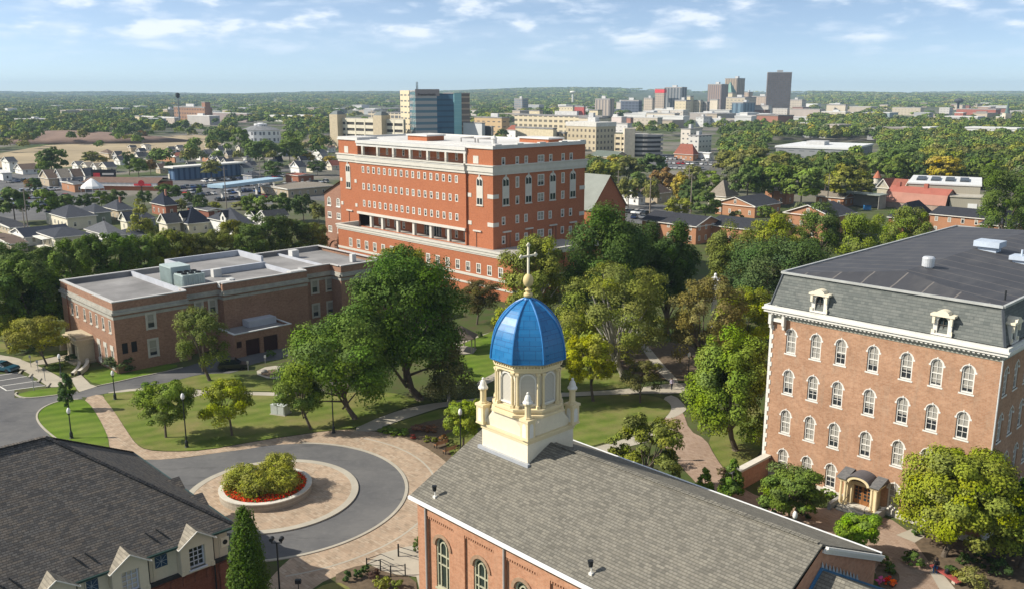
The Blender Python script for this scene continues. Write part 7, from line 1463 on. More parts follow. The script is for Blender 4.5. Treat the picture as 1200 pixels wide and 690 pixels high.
def deck(name,label,x0,xm,x1,yt,yb,floors,col=BEI,cat='parking deck',depth=30,roof=None,ang=TH,gap=.42):
    """open parking deck: slabs, spandrels and columns round a dark inside"""
    C=G(xm,yb); ct,st=math.cos(ang),math.sin(ang); Lp=abs(solveL(C,x0,-ct,st)) if x0<xm-.3 else depth; Lq=abs(solveL(C,x1,st,ct)) if x1>xm+.3 else depth; h=zat(*C,yt); rt=root(name,label,cat,(*C,0),-ang); fh=h/floors; mt=plain('deck_'+name,col,.85,0,.1,.1)
    m=MB(); m.box(-Lp+1.2,-1.2,1.2,Lq-1.2,0,h-.5); m.build('dark_interior',plain('deck_inside',(.06,.055,.05),.9),rt)
    for i in range(floors): z=(i+1)*fh; m=MB(); m.box(-Lp,0,0,Lq,z-fh*(1-gap)*.95,z-.02); m.build('floor_band',mt,rt)
    n1=max(2,int(Lp/9)); n2=max(2,int(Lq/9)); m=MB()
    for i in range(n1+1): x=-Lp*i/n1; m.box(max(x-.6,-Lp-.15),min(x+.6,.15),-.15,1.1,0,h-.05)
    for i in range(n2+1): y=Lq*i/n2; m.box(-1.1,.15,max(y-.6,-.15),min(y+.6,Lq),0,h-.05)
    m.build('columns',mt,rt)
    if roof: m=MB(); m.box(-Lp,0,0,Lq,h,h+.4); m.build('roof',roof,rt)
    return rt,Lp,Lq,h
_r,_Lp,_Lq,_h=deck('parking_deck','long cream parking deck with square corner towers beyond the brick block',396,474,476,141,178,5,(.66,.61,.48),depth=40,ang=R(38),roof=plain('deck_top',(.5,.48,.42),.9))
for x,lb in ((398,'stair_tower'),(450,'stair_tower')):
    k=(474-x)/(474-396); m=MB(); m.box(-_Lp*k-4.5,-_Lp*k+4.5,-5,4,0,_h+3); o=m.build(lb,plain('tower_buff',(.50,.42,.29),.85),_r); m=MB(); m.lathe((-_Lp*k,-.5,_h+3),[(6.2,0),(3,2.5),(0,3.2)],4,PI/4); m.build('cap',plain('cap_slate',(.14,.16,.16),.7),o)
block('hospital_wing','cream flat hospital wing rising behind the long parking deck',432,472,474,133,150,fm((.55,.47,.34),bay=8,st=5),cap=1)
block('white_plant_room','white ribbed plant enclosure peeking over the red brick block roof',543,565,566,145,178,stripes('white_ribs',(.62,.63,.62),(.52,.53,.53),1.2,.3),unit=False,depth=14)
deck('parking_deck','small grey parking deck beside the white plant enclosure',565,577,578,148,178,6,(.34,.34,.33),depth=22,gap=.5)
block('tan_block','orange tan office block beyond the white plant enclosure',556,588,597,139,164,fm((.50,.36,.20),bay=7,st=4.5,mw=1.8),cap=.8)
block('hospital','long beige hospital range of tall grouped windows',603,705,716,138,166,fm(BEI,(.07,.065,.055),bay=6.5,st=4.6,mw=1.25),cap=1.2)
block('hospital_tower','square beige stair tower standing over the long hospital range',690,700,705,130,160,plain('beige_plain',BEI,.85),cap=.8,unit=False)
block('hospital_tower','lower beige stair tower midway on the hospital range',620,632,636,130.5,160,plain('beige_plain',BEI,.85),cap=.8,unit=False)
block('hospital_block','pale plain beige hospital block in front of the long range',678,700,712,139.5,170,plain('beige_pale',(.58,.51,.40),.85),cap=1.0)
block('hospital_block','beige hospital block with even windows and a blue grey shaded side',663,698,721,149,178,fm((.52,.44,.30),(.08,.07,.06),bay=4,st=4.2,mw=1.15),plain('white_cap',(.62,.60,.55),.8),cap=3)
block('hospital_block','low beige hospital podium just over the brick block roof',604,648,652,152,178,plain('beige_plain',BEI,.85),cap=1)
block('hospital_block','buff block with round arched windows over the brick block parapet',645,661,664,157,178,fm((.45,.34,.21),bay=4,st=5,mw=1.2),cap=1)
house('red_roof_pavilion','pavilion with red hip roof between hospital wings',604,166,594,610,152,147,'p',True,'white','red','pavilion',win=1)
def round_deck():
    X,Y=G(758,184); rt=root('round_parking_deck','round-ended grey parking deck with dark open bands','parking deck',(X,Y,0)); mt=plain('deck_grey',(.36,.345,.32),.85,0,.1,.1); h=zat(X,Y,158); r=20*mpp(Y); m=MB(); m.lathe((0,r*.5,0),[(r-1.5,0),(r-1.5,h-1)],28,sy=.6); m.build('dark_interior',plain('deck_inside',(.06,.055,.05),.9),rt)
    for i in range(5): z=h*(i+1)/5; m=MB(); m.lathe((0,r*.5,0),[(r,z-h*.1),(r,z),(r-.4,z),(r-.4,z-h*.1)],28,sy=.6); m.box(-r,r*.2,r*.3,r*1.6,z-.6,z); m.build('floor_band',mt,rt)
    m=MB(); m.lathe((0,r*.5,h-.8),[(r-.5,0),(0,.05)],28,sy=.6); m.build('top_deck',plain('deck_top',(.5,.48,.42),.9),rt); m=MB(); m.box(-r-4,-r+3,-r*.1,r*.6,0,h+4); m.build('stair_tower',plain('beige_pale',(.58,.51,.40),.85),rt)
round_deck()
deck('parking_deck','small cream parking deck attached beside the round grey one',720,734,736,158,184,4,(.55,.47,.33),depth=30)
block('white_loft','white and orange loft block beyond the round parking deck',797,808,822,152,178,fm((.60,.55,.48),bay=4,st=3.6,mw=1.3)); block('white_loft','lower white loft block with even windows next to the first loft',806,818,833,160,182,fm((.58,.56,.52),bay=4,st=3.6,mw=1.3))
house('red_roof_shop','brick shop with broad red hip roof above the crowded lot',812,189,790,818,180,169,'p',True,'orange','red','shop',win=2); house('white_shop','small white flat shop beside the red-roofed one',831,189,817,836,180,179,'p',False,'white','white','shop',win=1)
house('green_roof_hall','hall with a grey green gable roof beyond the church trees',720,191,692,736,184,177,'p',False,'tan','green','hall',win=1)
# downtown skyline
DT='downtown towers on the skyline'
def tower(label,x0,xm,x1,yt,yb,wm,name='office_tower',**k): return block(name,label,x0,xm,x1,yt,yb,wm,plain('tower_roof',(.3,.29,.28),.8),'tower',group=DT,cap=2,capout=.2,**k)
tower('very dark brown slab tower, tallest and last on the skyline',897,925,926,86,134,facade('dark_grid',(.19,.145,.12),(.10,.10,.11),3.2,4,.5),depth=40,ang=R(8))
tower('tan brown flat-topped tower behind the brown twin-shouldered one',848,862,871,93,132,stripes('tan_ribs',(.42,.33,.235),(.20,.16,.13),6,.4))
tower('brownish tower with glassy centre strip',828,844,852,100,134,stripes('brown_ribs',(.33,.245,.20),(.16,.14,.15),5,.45))
tower('beige slab with a bright red top band',767,777.5,779,105,132,fm((.42,.34,.26),bay=6,st=5,mw=1.6)); block('red_band','red sign band round the top of the beige slab',766.6,777.7,779.2,105,109,plain('red_band',(.62,.04,.05),.6),cat='sign band') if False else None
tower('dark grey ribbed slab beside the red-topped one',778,798,804,103.5,132,stripes('grey_ribs',(.27,.28,.28),(.07,.085,.10),8,.4))
tower('beige block with a green pyramid cap, before the tan brown tower',850,857,862,110,133,plain('beige_plain',BEI,.85),unit=False)
tower('wide beige hotel block under the green pyramid cap',850,872,885,115.5,136,fm((.48,.42,.31),bay=8,st=5,mw=2)); tower('glass box with a flat roof at the foot of the beige hotel',857,870,884,121.5,137,stripes('blue_glass_box',(.14,.22,.28),(.05,.09,.13),10,.5)) 
tower('pinkish tan block between the tan tower and the dark slab',871,876,881,109,130,fm((.46,.35,.26),bay=6,st=5,mw=1.6)); tower('long tan range joining the dark slab tower',880,903,906,114,131,fm((.44,.35,.27),bay=7,st=4.5,mw=1.8)); tower('low white tan range at the foot of the dark slab',884,900,904,125,136,plain('pale_block',(.50,.47,.42),.85))
tower('beige stepped block with a blank face left of the brownish tower'.replace('left of','before'),790,803,809,119,139,fm(BEI,bay=7,st=5,mw=2.2)); tower('beige gabled hotel block, highest of the stepped cluster',804,808,812,114,137,plain('beige_plain',BEI,.85),unit=False); tower('beige block at the middle of the stepped cluster',809,820,823,119,137,fm((.47,.41,.31),bay=6,st=5,mw=2)); tower('grey tan block touching the brownish tower',820,828,831,121,137,fm((.36,.31,.26),bay=5,st=5,mw=1.6)); tower('cream block at the foot of the brownish tower',831,840,842,118,136,plain('beige_pale',(.58,.51,.40),.85))
tower('tan mid-rise just before the red-topped slab',754,764,767,116,133,fm((.50,.42,.33),bay=5,st=5,mw=1.6)); tower('dark navy low block beyond the ribbed apartment tower',727,748,752,119,136,fm((.10,.12,.16),(.03,.04,.06),bay=8,st=5)); tower('pale low range before the navy block',722,727,732,121,135,plain('pale_block',(.50,.47,.42),.85))
tower('ribbed grey tan apartment tower beyond the hospital',697,714,719.5,117.5,142,stripes('apt_ribs',(.42,.36,.30),(.18,.17,.17),6,.5)); tower('red brick block with plain face beyond the hospital',672.5,684,686,126,142,plain('red_plain',(.42,.10,.09),.85)); tower('beige mid-rise with an even front beyond the hospital',655,671,673,126,142,fm(BEI,bay=6,st=5,mw=2)); tower('grey blue apartment slab alone before the wooded ridge',602.5,612,619,117,134,facade('slab_grid',(.30,.27,.24),(.12,.16,.19),5,4,.7))
tower('pale block at the far end of the skyline beyond the dark slab',925,939,944,118,131,fm((.50,.44,.36),bay=6,st=5,mw=2)); tower('beige hall with a smooth front farther along than the pale skyline block',968,990,993,124,134,plain('beige_pale',(.58,.51,.40),.85)); 
def green_cap():
    C=G(856,133); z=zat(*C,110); rt=root('green_pyramid_roof','green copper pyramid cap on the beige tower','tower cap',(*C,z+2.1),-TH); m=MB(); m.lathe((-10,10,0),[(13,0),(5,14),(1,20),(0,22)],4,PI/4); m.build('copper_roof',plain('copper_green',(.17,.30,.25),.7),rt)
green_cap()
def red_band():
    C=G(777.5,132); ct=cT; Lp=abs(solveL(C,767,-cT,sT)); Lq=8; z0=zat(*C,109.2); z1=zat(*C,105.2); rt=root('red_sign_band','bright red sign band around the top of the beige skyline slab','sign band',(*C,z0),-TH); m=MB(); m.box(-Lp-.6,.6,-.6,Lq,0,z1-z0); m.build('band',plain('red_band',(.62,.04,.05),.6),rt)
red_band()
for i,(x0,xm,x1,yt,yb,c,lb) in enumerate([(560,590,592,139,152,(.45,.40,.33),'low pale range beyond the tan office block'),(700,735,740,146,156,(.62,.60,.57),'white flat range with red sign beyond the hospital'),(708,728,734,138,150,(.60,.52,.48),'pink and white low shop range beyond the hospital tower'),(742,770,776,139,152,(.50,.44,.36),'cream low range before the skyline slabs'),(757,790,796,134,148,(.56,.50,.41),'long cream hall below the red-topped slab'),(770,800,806,130,144,(.55,.50,.44),'pale blocks under the ribbed slab'),(808,850,862,134,142,(.36,.33,.30),'long low grey roof under the beige cluster'),(815,824,834,138,149,(.62,.62,.60),'white jagged shop roof under the beige cluster'),(834,845,850,140,149,(.55,.57,.58),'white shed beside the jagged shop'),(905,922,924,128,138,(.50,.46,.42),'low white range beyond the forest under the dark slab'),(925,960,966,129,139,(.42,.36,.32),'low pinkish range under the pale skyline block'),(962,990,995,132,142,(.55,.50,.42),'low white range beneath the smooth beige hall'),(995,1020,1028,126,134,(.45,.40,.33),'tan low works farther along the forest edge'),(1045,1078,1082,127,136,(.50,.44,.34),'long buff works hall'),(1014,1042,1052,133,140,(.30,.36,.38),'low blue roofed shed before the buff works'),(1100,1112,1116,127,135,(.52,.50,.47),'white works block beside the red factory'),(1120,1166,1172,129,138,(.34,.12,.09),'long red brick factory with many windows'),(1118,1128,1132,133,139,(.40,.14,.10),'lower red brick factory wing'),(1145,1160,1166,126,134,(.38,.26,.2),'brown loft block behind the red factory'),(1180,1200,1210,131,140,(.50,.48,.46),'white low block by the steeple'),(1166,1176,1180,138,148,(.60,.52,.36),'small cream chapel hall by the steeple'),
 (18,30,60,141,150,(.10,.17,.26),'low blue glass plant far beyond the fields'),(26,50,56,146,150,(.55,.50,.44),'white skirted range before the blue glass plant'),(70,106,112,144,150,(.62,.61,.58),'long white roofed shed beyond the field trees'),(122,134,138,144,148,(.62,.61,.58),'small white roofed shed beyond the field trees'),(50,70,128,133,137,(.62,.60,.57),'very long pale roofed depot'),(310,380,396,138.5,145,(.60,.60,.56),'very long white roofed shed beyond the round white house'),(192,197,210,129,141,(.46,.38,.27),'beige wing before the big brick infirmary'),(159,164,166,137,147,(.55,.46,.31),'buff stair tower far beyond the field trees'),(160,205,212,139,148,(.46,.40,.34),'grey tan wing stretching before the infirmary'),(246,290,296,134,144,(.28,.23,.22),'dull brown wing beyond the infirmary'),(261,268,272,130,138,(.55,.46,.34),'small cream gabled block beside the infirmary'),(220,246,258,137,147,(.40,.38,.36),'long grey low wing under the infirmary'),(428,440,470,128,133,(.46,.36,.26),'tan range behind the hospital wing'),(552,558,575,130,136,(.50,.46,.42),'low pale range beyond the glass tower')]):
    block('city_block',lb,x0,xm,x1,yt,yb,fm(c,sc3(c,.35),bay=6,st=4,mw=1.6) if i%2 else plain('block_%d'%i,c,.85,0,.1,.1),plain('block_roof_%d'%(i%3),[(.5,.49,.47),(.36,.35,.33),(.62,.61,.58)][i%3],.85),group='low city blocks beyond the trees',cap=1,unit=(yb>140))
block('infirmary','big brown brick infirmary with rows of square windows',205,241,250,127,146,facade('infirm_grid',(.30,.17,.10),(.07,.05,.05),8,5.4,1.7),cap=1.5); block('infirmary_tower','brick end tower of the big infirmary, with an aerial',238,242,248,120.5,146,plain('brown_plain',(.28,.15,.10),.9),cap=1)
def mast():
    X,Y=G(211.5,154); h=zat(X,Y,109); rt=root('lighting_mast','tall lone stadium light mast beyond the sandy field','mast',(X,Y,0)); m=MB(); m.tube((0,0,0),(0,0,h-5),1.0,.55,8); m.build('pole',plain('mast_grey',(.22,.24,.26),.6),rt); m=MB(); m.lathe((0,0,h-6),[(.6,0),(2.4,2),(2.4,5),(.6,6)],8); m.build('lamp_ring',DARKM,rt)
mast()
def white_round_house():
    X,Y=G(304,168); mp=mpp(Y); r=23*mp; rt=root('white_round_house','broad white many-sided house with grey roof and white lantern','hall',(X,Y+r*.4,0)); h=zat(X,Y,153); m=MB(); m.lathe((0,0,0),[(r,0),(r,h)],14,sy=.6); m.build('wall',facade('white_house_windows',(.74,.74,.74),(.10,.11,.13),4.4,h/2,1.35),rt); m=MB(); m.lathe((0,0,h),[(r*1.05,0),(r*.5,h*.28),(r*.36,h*.3)],14,sy=.6); m.build('roof',plain('grey_roof',(.20,.205,.21),.8),rt)
    m=MB(); m.lathe((0,0,h*1.28),[(r*.34,0),(r*.34,h*.2),(r*.1,h*.28),(0,h*.28)],12,sy=.6); m.build('lantern',facade('white_house_windows',(.74,.74,.74),(.10,.11,.13),4.4,h/2,1.35),rt)
white_round_house()
block('grey_apartments','modern grey apartment block with flat white roof among the trees',908,994,1021,176,197,fm((.26,.27,.28),(.10,.11,.12),bay=6,st=3.4,mw=1.5),plain('white_membrane',(.66,.67,.66),.7,0,.1,.1),cap=1.0,ang=R(34),capout=.5)
def water_tower():
    X,Y=G(1122,133); h=zat(X,Y,115); rt=root('water_tower','dark ball-topped water tower above the red factory','water tower',(X,Y,0)); m=MB(); m.tube((0,0,0),(0,0,h*.7),3,2,8); m.build('shaft',DARKM,rt); m=MB(); m.lathe((0,0,h*.62),[(1,0),(8,h*.1),(9.5,h*.2),(7,h*.3),(0,h*.38)],12); m.build('tank',plain('tank_dark',(.06,.07,.08),.6),rt)
    X,Y=G(671,124); h=zat(X,Y,106.5); rt=root('water_tower','small white round water tower on the wooded ridge','water tower',(X,Y,0)); m=MB(); m.tube((0,0,0),(0,0,h*.85),3,3,8); m.build('shaft',WHITE,rt); m=MB(); m.lathe((0,0,h*.78),[(3,0),(8,h*.05),(10,h*.11),(7,h*.18),(0,h*.2)],14); m.build('tank',WHITE,rt)
water_tower()
def steeple():
    X,Y=G(1178.5,148); h=zat(X,Y,115); rt=root('church_steeple','slim green church steeple at the forest edge','steeple',(X,Y,0)); m=MB(); m.box(-4,4,-4,4,0,h*.45); m.build('tower',plain('beige_pale',(.58,.51,.40),.85),rt); m=MB(); m.lathe((0,0,h*.45),[(3.4,0),(1.6,h*.2),(0,h*.55)],8); m.build('spire',plain('spire_slate',(.10,.15,.14),.7),rt)
steeple()
# lots and shops of the left middle distance
def strip_mall():
    p,q=Gc(184,224); rt=croot('strip_mall','long low shop row with brown roof, white fascia and round red sign','shop',p,q,rz=R(38)); m=MB(); m.box(-34,0,0,14,0,3.2); m.build('wall',BRICK_B,rt); m=MB(); m.box(-34.5,.5,-.8,0,1.9,3.4); m.build('fascia',plain('white_fascia',(.72,.70,.68),.6),rt); m=MB(); m.face([(-35,-1,3.4),(1,-1,3.4),(0,6,5.2),(-34,6,5.2)]); m.face([(1,14.5,3.4),(-35,14.5,3.4),(-34,6,5.2),(0,6,5.2)]); m.build('roof',plain('brown_seam_roof',(.16,.10,.075),.8),rt)
    m=MB(); m.box(-10,-2,-.95,-.82,2.2,3.1); m.build('sign_board',plain('red_band',(.62,.04,.05),.6),rt)
    X,Y=G(167,231); r2=root('round_sign','round red pole sign in front of the brown-roofed shop row','sign',(X,Y,0)); m=MB(); m.tube((0,0,0),(0,0,5),.2,.2,8); m.build('pole',DARKM,r2); m=MB(); m.tube((0,-.2,5.6),(0,.2,5.6),1.25,1.25,18); m.build('disc',plain('red_band',(.62,.04,.05),.6),r2)
strip_mall()
def tent():
    X,Y=G(109,228); r=14*mpp(Y); rt=root('white_tent','big white event tent on the car lot','tent',(X,Y,0)); m=MB(); m.lathe((0,0,2.6),[(r,0),(r*.92,.9),(r*.3,3.3),(0,4.2)],10,sy=.7); m.build('canopy',plain('tent_white',(.82,.82,.80),.6,0,.03),rt)
    for k in range(10): a=2*PI*k/10; m=MB(); m.tube((r*.97*math.cos(a),r*.68*math.sin(a),0),(r*.97*math.cos(a),r*.68*math.sin(a),2.7),.1,.1,6); m.build('pole',WHITE,rt)
tent()
def billboard():
    X,Y=G(123,221); rt=root('billboard','dark billboard with red and pale blocks above the shops','billboard',(X,Y,0)); h=zat(X,Y,199); m=MB(); m.box(-5.5,5.5,-.2,.2,h-5,h); m.build('panel',plain('board_dark',(.02,.02,.025),.5),rt); m=MB(); m.box(-4.5,-1.5,-.26,-.205,h-3.8,h-1.5); m.build('red_block',plain('red_band',(.62,.04,.05),.6),rt); m=MB(); m.box(-.5,4.6,-.26,-.205,h-2.4,h-1.6); m.build('pale_block',WHITE,rt)
    for x in (-3.5,3.5): m=MB(); m.tube((x,.3,0),(x,.3,h-1),.25,.25,8); m.build('pole',DARKM,rt)
billboard()
house('orange_shop','flat orange brick shop behind a red pickup, next to the tent',88,226,73,93,216,215,'q',False,'orange','grey','shop',win=1); car(*G(79,232),R(5),'red','bright red pickup-sized car before the flat orange shop',van=True)
def glass_shop():
    p,q=Gc(205,212); rt=croot('blue_glass_shop','long low shop of dark blue glass under a thin white roof','shop',p,q,rz=R(8)); m=MB(); m.box(-5,0,0,38,0,6); m.build('wall',stripes('blue_shop_glass',(.10,.17,.28),(.03,.07,.15),3,.6),rt); m=MB(); m.box(-6.5,1.5,-1.5,39.5,6,6.7); m.build('roof',WHITE,rt); m=MB(); m.box(-5.2,-4,-.3,38,0,3); m.build('base_wall',STONE,rt)
glass_shop()
def canopy():
    p,q=Gc(262,236); rt=croot('fuel_canopy','pale blue flat fuel station canopy on posts','canopy',p,q,rz=R(20)); m=MB(); m.box(-8,0,0,36,5,6.2); m.build('roof',plain('canopy_blue',(.36,.50,.60),.5,0,.05),rt)
    for y in (4,14,24,33): m=MB(); m.box(-5,-4,y,y+.6,0,5); m.build('post',WHITE,rt)
canopy()
house('brick_store','low brick store with pale flat roof beside the wide lot, near the brick block',338,232,306,392,222,220.5,'q',False,'tan','tan','store',win=2); house('red_store','red fronted store under the steep white gable',350,216,335,368,206,205,'p',False,'brick','red','store',win=1); house('grey_store','grey flat-roofed store among the lot trees behind the slate roofs',245,256,220,262,247,246,'p',False,'dkbrick','grey','store',win=1)
house('white_store','low white roofed store beyond the blue glass shop',205,191,184,212,184,182,'p',False,'orange','white','store',win=1); house('pale_shed','long pale flat shed in the lots by the white two storey house',4,212,-14,12,203,202,'q',False,'white','white','shed',win=1)
def pole(x,yb,yt,label,arm=True):
    X,Y=G(x,yb); h=zat(X,Y,yt); rt=root('utility_pole',label,'utility pole',(X,Y,0)); m=MB(); m.tube((0,0,0),(0,0,h),.2,.14,8); m.build('pole',plain('weathered_wood',(.26,.22,.18),.9),rt); m=MB(); m.beam((-1.2,0,h-.8),(1.2,0,h-.8),.14,.16); m.build('crossarm',plain('weathered_wood',(.26,.22,.18),.9),rt)
for a in [(34,278,222,'leaning wooden utility pole beside the slate roofs'),(30,276,244,'short wooden pole next to the leaning one'),(266,250,196,'tall dark utility pole over the fuel canopy'),(306,225,188,'utility pole by the roof lot'),(761,262,208,'wooden utility pole in the street by the small white house'),(806,248,196,'first of two paired utility poles by the yellow poplar'),(809,252,204,'second of two paired utility poles by the yellow poplar, the shorter'),(969,246,204,'white flue pole beside the grey roofed cottage'),(724,232,200,'dark chimney-like pole beyond the gable church')]: pole(*a)
# dirt fields far out
for pts in [[(-80,196),(0,180),(70,168),(120,170),(190,160),(240,158),(262,166),(250,176),(200,184),(120,192),(60,198)]]: struct(sheet('field',pts,.04,FIELD,1))
struct(sheet('field',[(330,176),(345,164),(420,160),(430,166),(380,172)],.04,FIELD,1)); struct(sheet('field',[(255,160),(300,154),(340,156),(300,162)],.045,plain('green_field',(.12,.15,.04),.95,0,.2,.02),1))
def mound():
    X,Y=G(75,166); rng=np.random.default_rng(3); m=MB(); m.lathe((0,0,0),[(90,0),(60,4.5),(30,8),(10,9.5),(0,9.8)],22,sx=1.3,sy=.5); o=struct(m.build('earth_mound',plain('bare_earth',(.22,.15,.115),.95,0,.3,.05),None,smooth=True)); o.location=(X,Y,-.3)
mound()
# ------------------------------------------------------------------ trees of the town and the woods
rng=np.random.default_rng(77)
def mid_proto(seed,n,leaf,shape='round',nc=26,huev=.007): return crown_mesh(seed,1,1,1,n,leaf,nc,shape,huev=huev,valv=.17)[0]
MID=[mid_proto(500+i,3000,.125,'round',34) for i in range(6)]; LOWM=[mid_proto(520+i,1100,.19,'round',20) for i in range(5)]; CONE=[mid_proto(540+i,2000,.13,'cone',40) for i in range(2)]
TRK=MB(); TRK.tube((0,0,-.3),(0,0,1),.055,.035,7); 
for k in range(4): a=k*1.6; TRK.tube((0,0,.8+.05*k),(.3*math.cos(a),.3*math.sin(a),1.25),.025,.01,5)
_t=TRK.build('trunk',BARK); TRKM=_t.data; bpy.data.objects.remove(_t)
TONES=[('dark green',(.082,.128,.036)),('deep green',(.105,.158,.038)),('fresh green',(.150,.212,.038)),('olive',(.20,.208,.056)),('yellow green',(.255,.27,.042)),('grey green',(.15,.175,.08)),('golden',(.36,.29,.045)),('rusty',(.25,.16,.055))]
def mtree(X,Y,h,wd,tone,mesh,label,group,name='town_tree'):
    rt=root(name,label,'tree',(X,Y,0),0,group); c=h*.57; o=bpy.data.objects.new('crown',mesh); COL.objects.link(o); o.parent=rt; o.location=(0,0,c); o.scale=(wd/2,wd/2*rng.uniform(.85,1.15),h*.43); o.rotation_euler=(0,0,rng.uniform(0,6.28))
    k=rng.uniform(.9,1.2); o.color=(*[x*k for x in TONES[tone][1]],1)
    t=bpy.data.objects.new('trunk',TRKM); COL.objects.link(t); t.parent=rt; t.scale=(h*.35,h*.35,c*.8)
def inpoly(x,y,P):
    c=False; n=len(P)
    for i in range(n):
        (x1,y1),(x2,y2)=P[i],P[i-1]
        if (y1>y)!=(y2>y) and x<(x2-x1)*(y-y1)/(y2-y1)+x1: c=not c
    return c
# surveyed single trees of the town: foot, width, top, tone, label
for (x,yb,wd,yt,tn,lb,nm) in [(62,212,38,170,1,'huge round green tree standing over the cottages by the sandy field','field_tree'),(52,214,18,186,2,'smaller tree leaning on the huge round one','field_tree'),(56,200,10,191,6,'tiny golden tree in front of the huge round tree','field_tree'),(108,196,26,176,3,'olive tree beside the huge round one','field_tree'),(120,194,16,182,6,'golden bush-like tree behind the billboard','field_tree'),(152,206,16,176,0,'dark tree at the end of the cottage row','field_tree'),(163,210,26,182,2,'green tree beyond the round red sign','field_tree'),(177,206,16,186,7,'rust tinged small tree between two green ones','field_tree'),(199,206,13,188,0,'dark tree before the blue glass shop','field_tree'),(248,212,24,186,3,'golden olive street tree at the end of the blue glass shop','field_tree'),
   (18,262,46,217,1,'large green tree cut by the picture edge over the lot','lot_tree'),(56,262,34,216,2,'bright green tree in the lot row beside the leaning pole','lot_tree'),(80,252,26,226,1,'green tree in the lot row between the tent and the houses','lot_tree'),(100,250,24,226,0,'dark green tree in the lot row under the tent','lot_tree'),(120,248,24,222,2,'green tree in the lot row beside the shop row','lot_tree'),(138,246,24,221,1,'green tree in the lot row nearer the pyramid roof','lot_tree'),(42,228,18,206,0,'dark tree in the car lot beyond the leaning pole','lot_tree'),(36,226,14,208,7,'reddish small tree in the car lot','lot_tree'),(170,244,20,222,1,'green tree behind the tall brick house','lot_tree'),(200,240,34,214,1,'wide green tree between the tall brick house and the lot','lot_tree'),(222,244,18,224,0,'dark tree beside the pointed pine','lot_tree'),(213,252,14,232,3,'olive small tree against the tall brick house','lot_tree'),(282,246,30,236,3,'low olive row tree before the fuel canopy','lot_tree'),(252,250,18,236,4,'low yellow tree before the wide lot','lot_tree'),
   (300,262,34,226,2,'fresh green tree beyond the white gables','lot_tree'),(330,260,36,224,1,'broad green tree beyond the white gables by the roof lot','lot_tree'),(356,262,34,226,0,'dark tree by the brick gable wing','lot_tree'),(374,266,20,236,3,'olive tree hugging the brick gable wing','lot_tree'),
   (282,180,28,146,2,'tree in front of the white round house','field_tree'),(262,176,26,150,1,'dark pair tree beside the white round house','field_tree'),(252,174,20,148,2,'tree at the end of the sandy field','field_tree'),(168,166,14,152,7,'brownish tree alone on the sandy field edge','field_tree'),(310,196,44,162,1,'dark broad tree below the white round house','field_tree'),(340,194,38,160,2,'broad tree below the white round house, nearer the deck','field_tree'),(300,190,30,166,2,'green tree below the white round house, nearer the lot','field_tree'),(352,192,22,176,4,'yellow tree among the grey houses','field_tree'),(362,194,18,178,6,'golden tree among the grey houses','field_tree'),(376,182,12,160,4,'yellow green tree under the parking deck','field_tree'),(386,194,16,182,6,'golden tree at the brick block edge','field_tree'),(322,214,30,186,0,'dark tree before the steep white gable','field_tree'),(372,206,28,188,0,'dark tree beside the red roof house','field_tree'),
   (708,226,42,186,4,'yellow green broad tree beyond the church','street_tree'),(736,218,36,184,1,'green tree beyond the church','street_tree'),(764,212,44,178,0,'dark large tree beyond the street houses','street_tree'),(736,244,30,206,3,'olive tree with rusty tips by the church','street_tree'),(748,232,30,200,1,'green tree between the church and the rusty street tree','street_tree'),(776,234,34,194,7,'rusty orange-topped street tree beside the tall yellow poplar','street_tree'),(762,246,26,206,3,'olive yellow tree before the brown roof house','street_tree'),(796,246,26,200,6,'tall golden poplar in the street','street_tree'),(804,250,22,222,0,'dark small tree at the foot of the golden poplar','street_tree'),(794,260,36,230,4,'yellow green tree in the street lot','street_tree'),(826,262,40,222,1,'green tree beside the paired poles','street_tree'),(830,236,40,198,2,'fresh green tree beside the flared pyramid roof','street_tree'),(812,222,26,192,3,'olive tree beyond the paired poles','street_tree'),(875,242,44,190,1,'broad green tree beyond the flared pyramid roof','street_tree'),(858,226,34,194,5,'grey thin tree beyond the flared pyramid roof','street_tree'),(905,240,50,190,2,'broad green tree above the white-edged brick gable','street_tree'),(938,246,60,190,2,'broad bright tree above the grey roofed cottage','street_tree'),(966,236,44,184,1,'green tree below the grey apartments','street_tree'),(990,242,56,190,4,'broad yellow green tree beside the stone house','street_tree'),(1008,238,30,204,3,'olive tree touching the stone house','street_tree'),(936,262,26,236,5,'small grey green tree before the grey roofed cottage','street_tree'),(862,262,20,246,3,'olive shrub-like tree before the flared pyramid roof','street_tree'),(925,207,32,181,1,'round tree before the near end of the grey apartments','street_tree'),(955,209,36,182,3,'olive tree before the middle of the grey apartments','street_tree'),(986,207,32,181,2,'green tree under the corner of the grey apartments','street_tree'),(1014,203,28,178,0,'dark tree at the shaded end of the grey apartments','street_tree'),(898,262,22,240,2,'small tree by the white-edged gable','street_tree')]:
    X,Y=G(x,yb); mp=mpp(Y,8); mtree(X,Y,zat(X,Y,yt),wd*mp,tn,MID[int(rng.integers(6))],lb,None,nm)
for (x,yb,wd,yt,lb) in [(236,252,22,216,'pointed pine beside the wide lot'),(167,284,38,232,'open yellowish pine in front of the slate roofs'),(1078,221,24,180,'dark spruce beyond the red barn'),(1108,219,28,174,'tall dark spruce beyond the steel warehouse'),(1054,214,20,178,'dark spruce beyond the stone house')]:
    X,Y=G(x,yb); mp=mpp(Y,8); mtree(X,Y,zat(X,Y,yt),wd*mp,4 if 'yellowish' in lb else 0 if 'dark' in lb else 1,CONE[x%2],lb,None,'pine_tree')
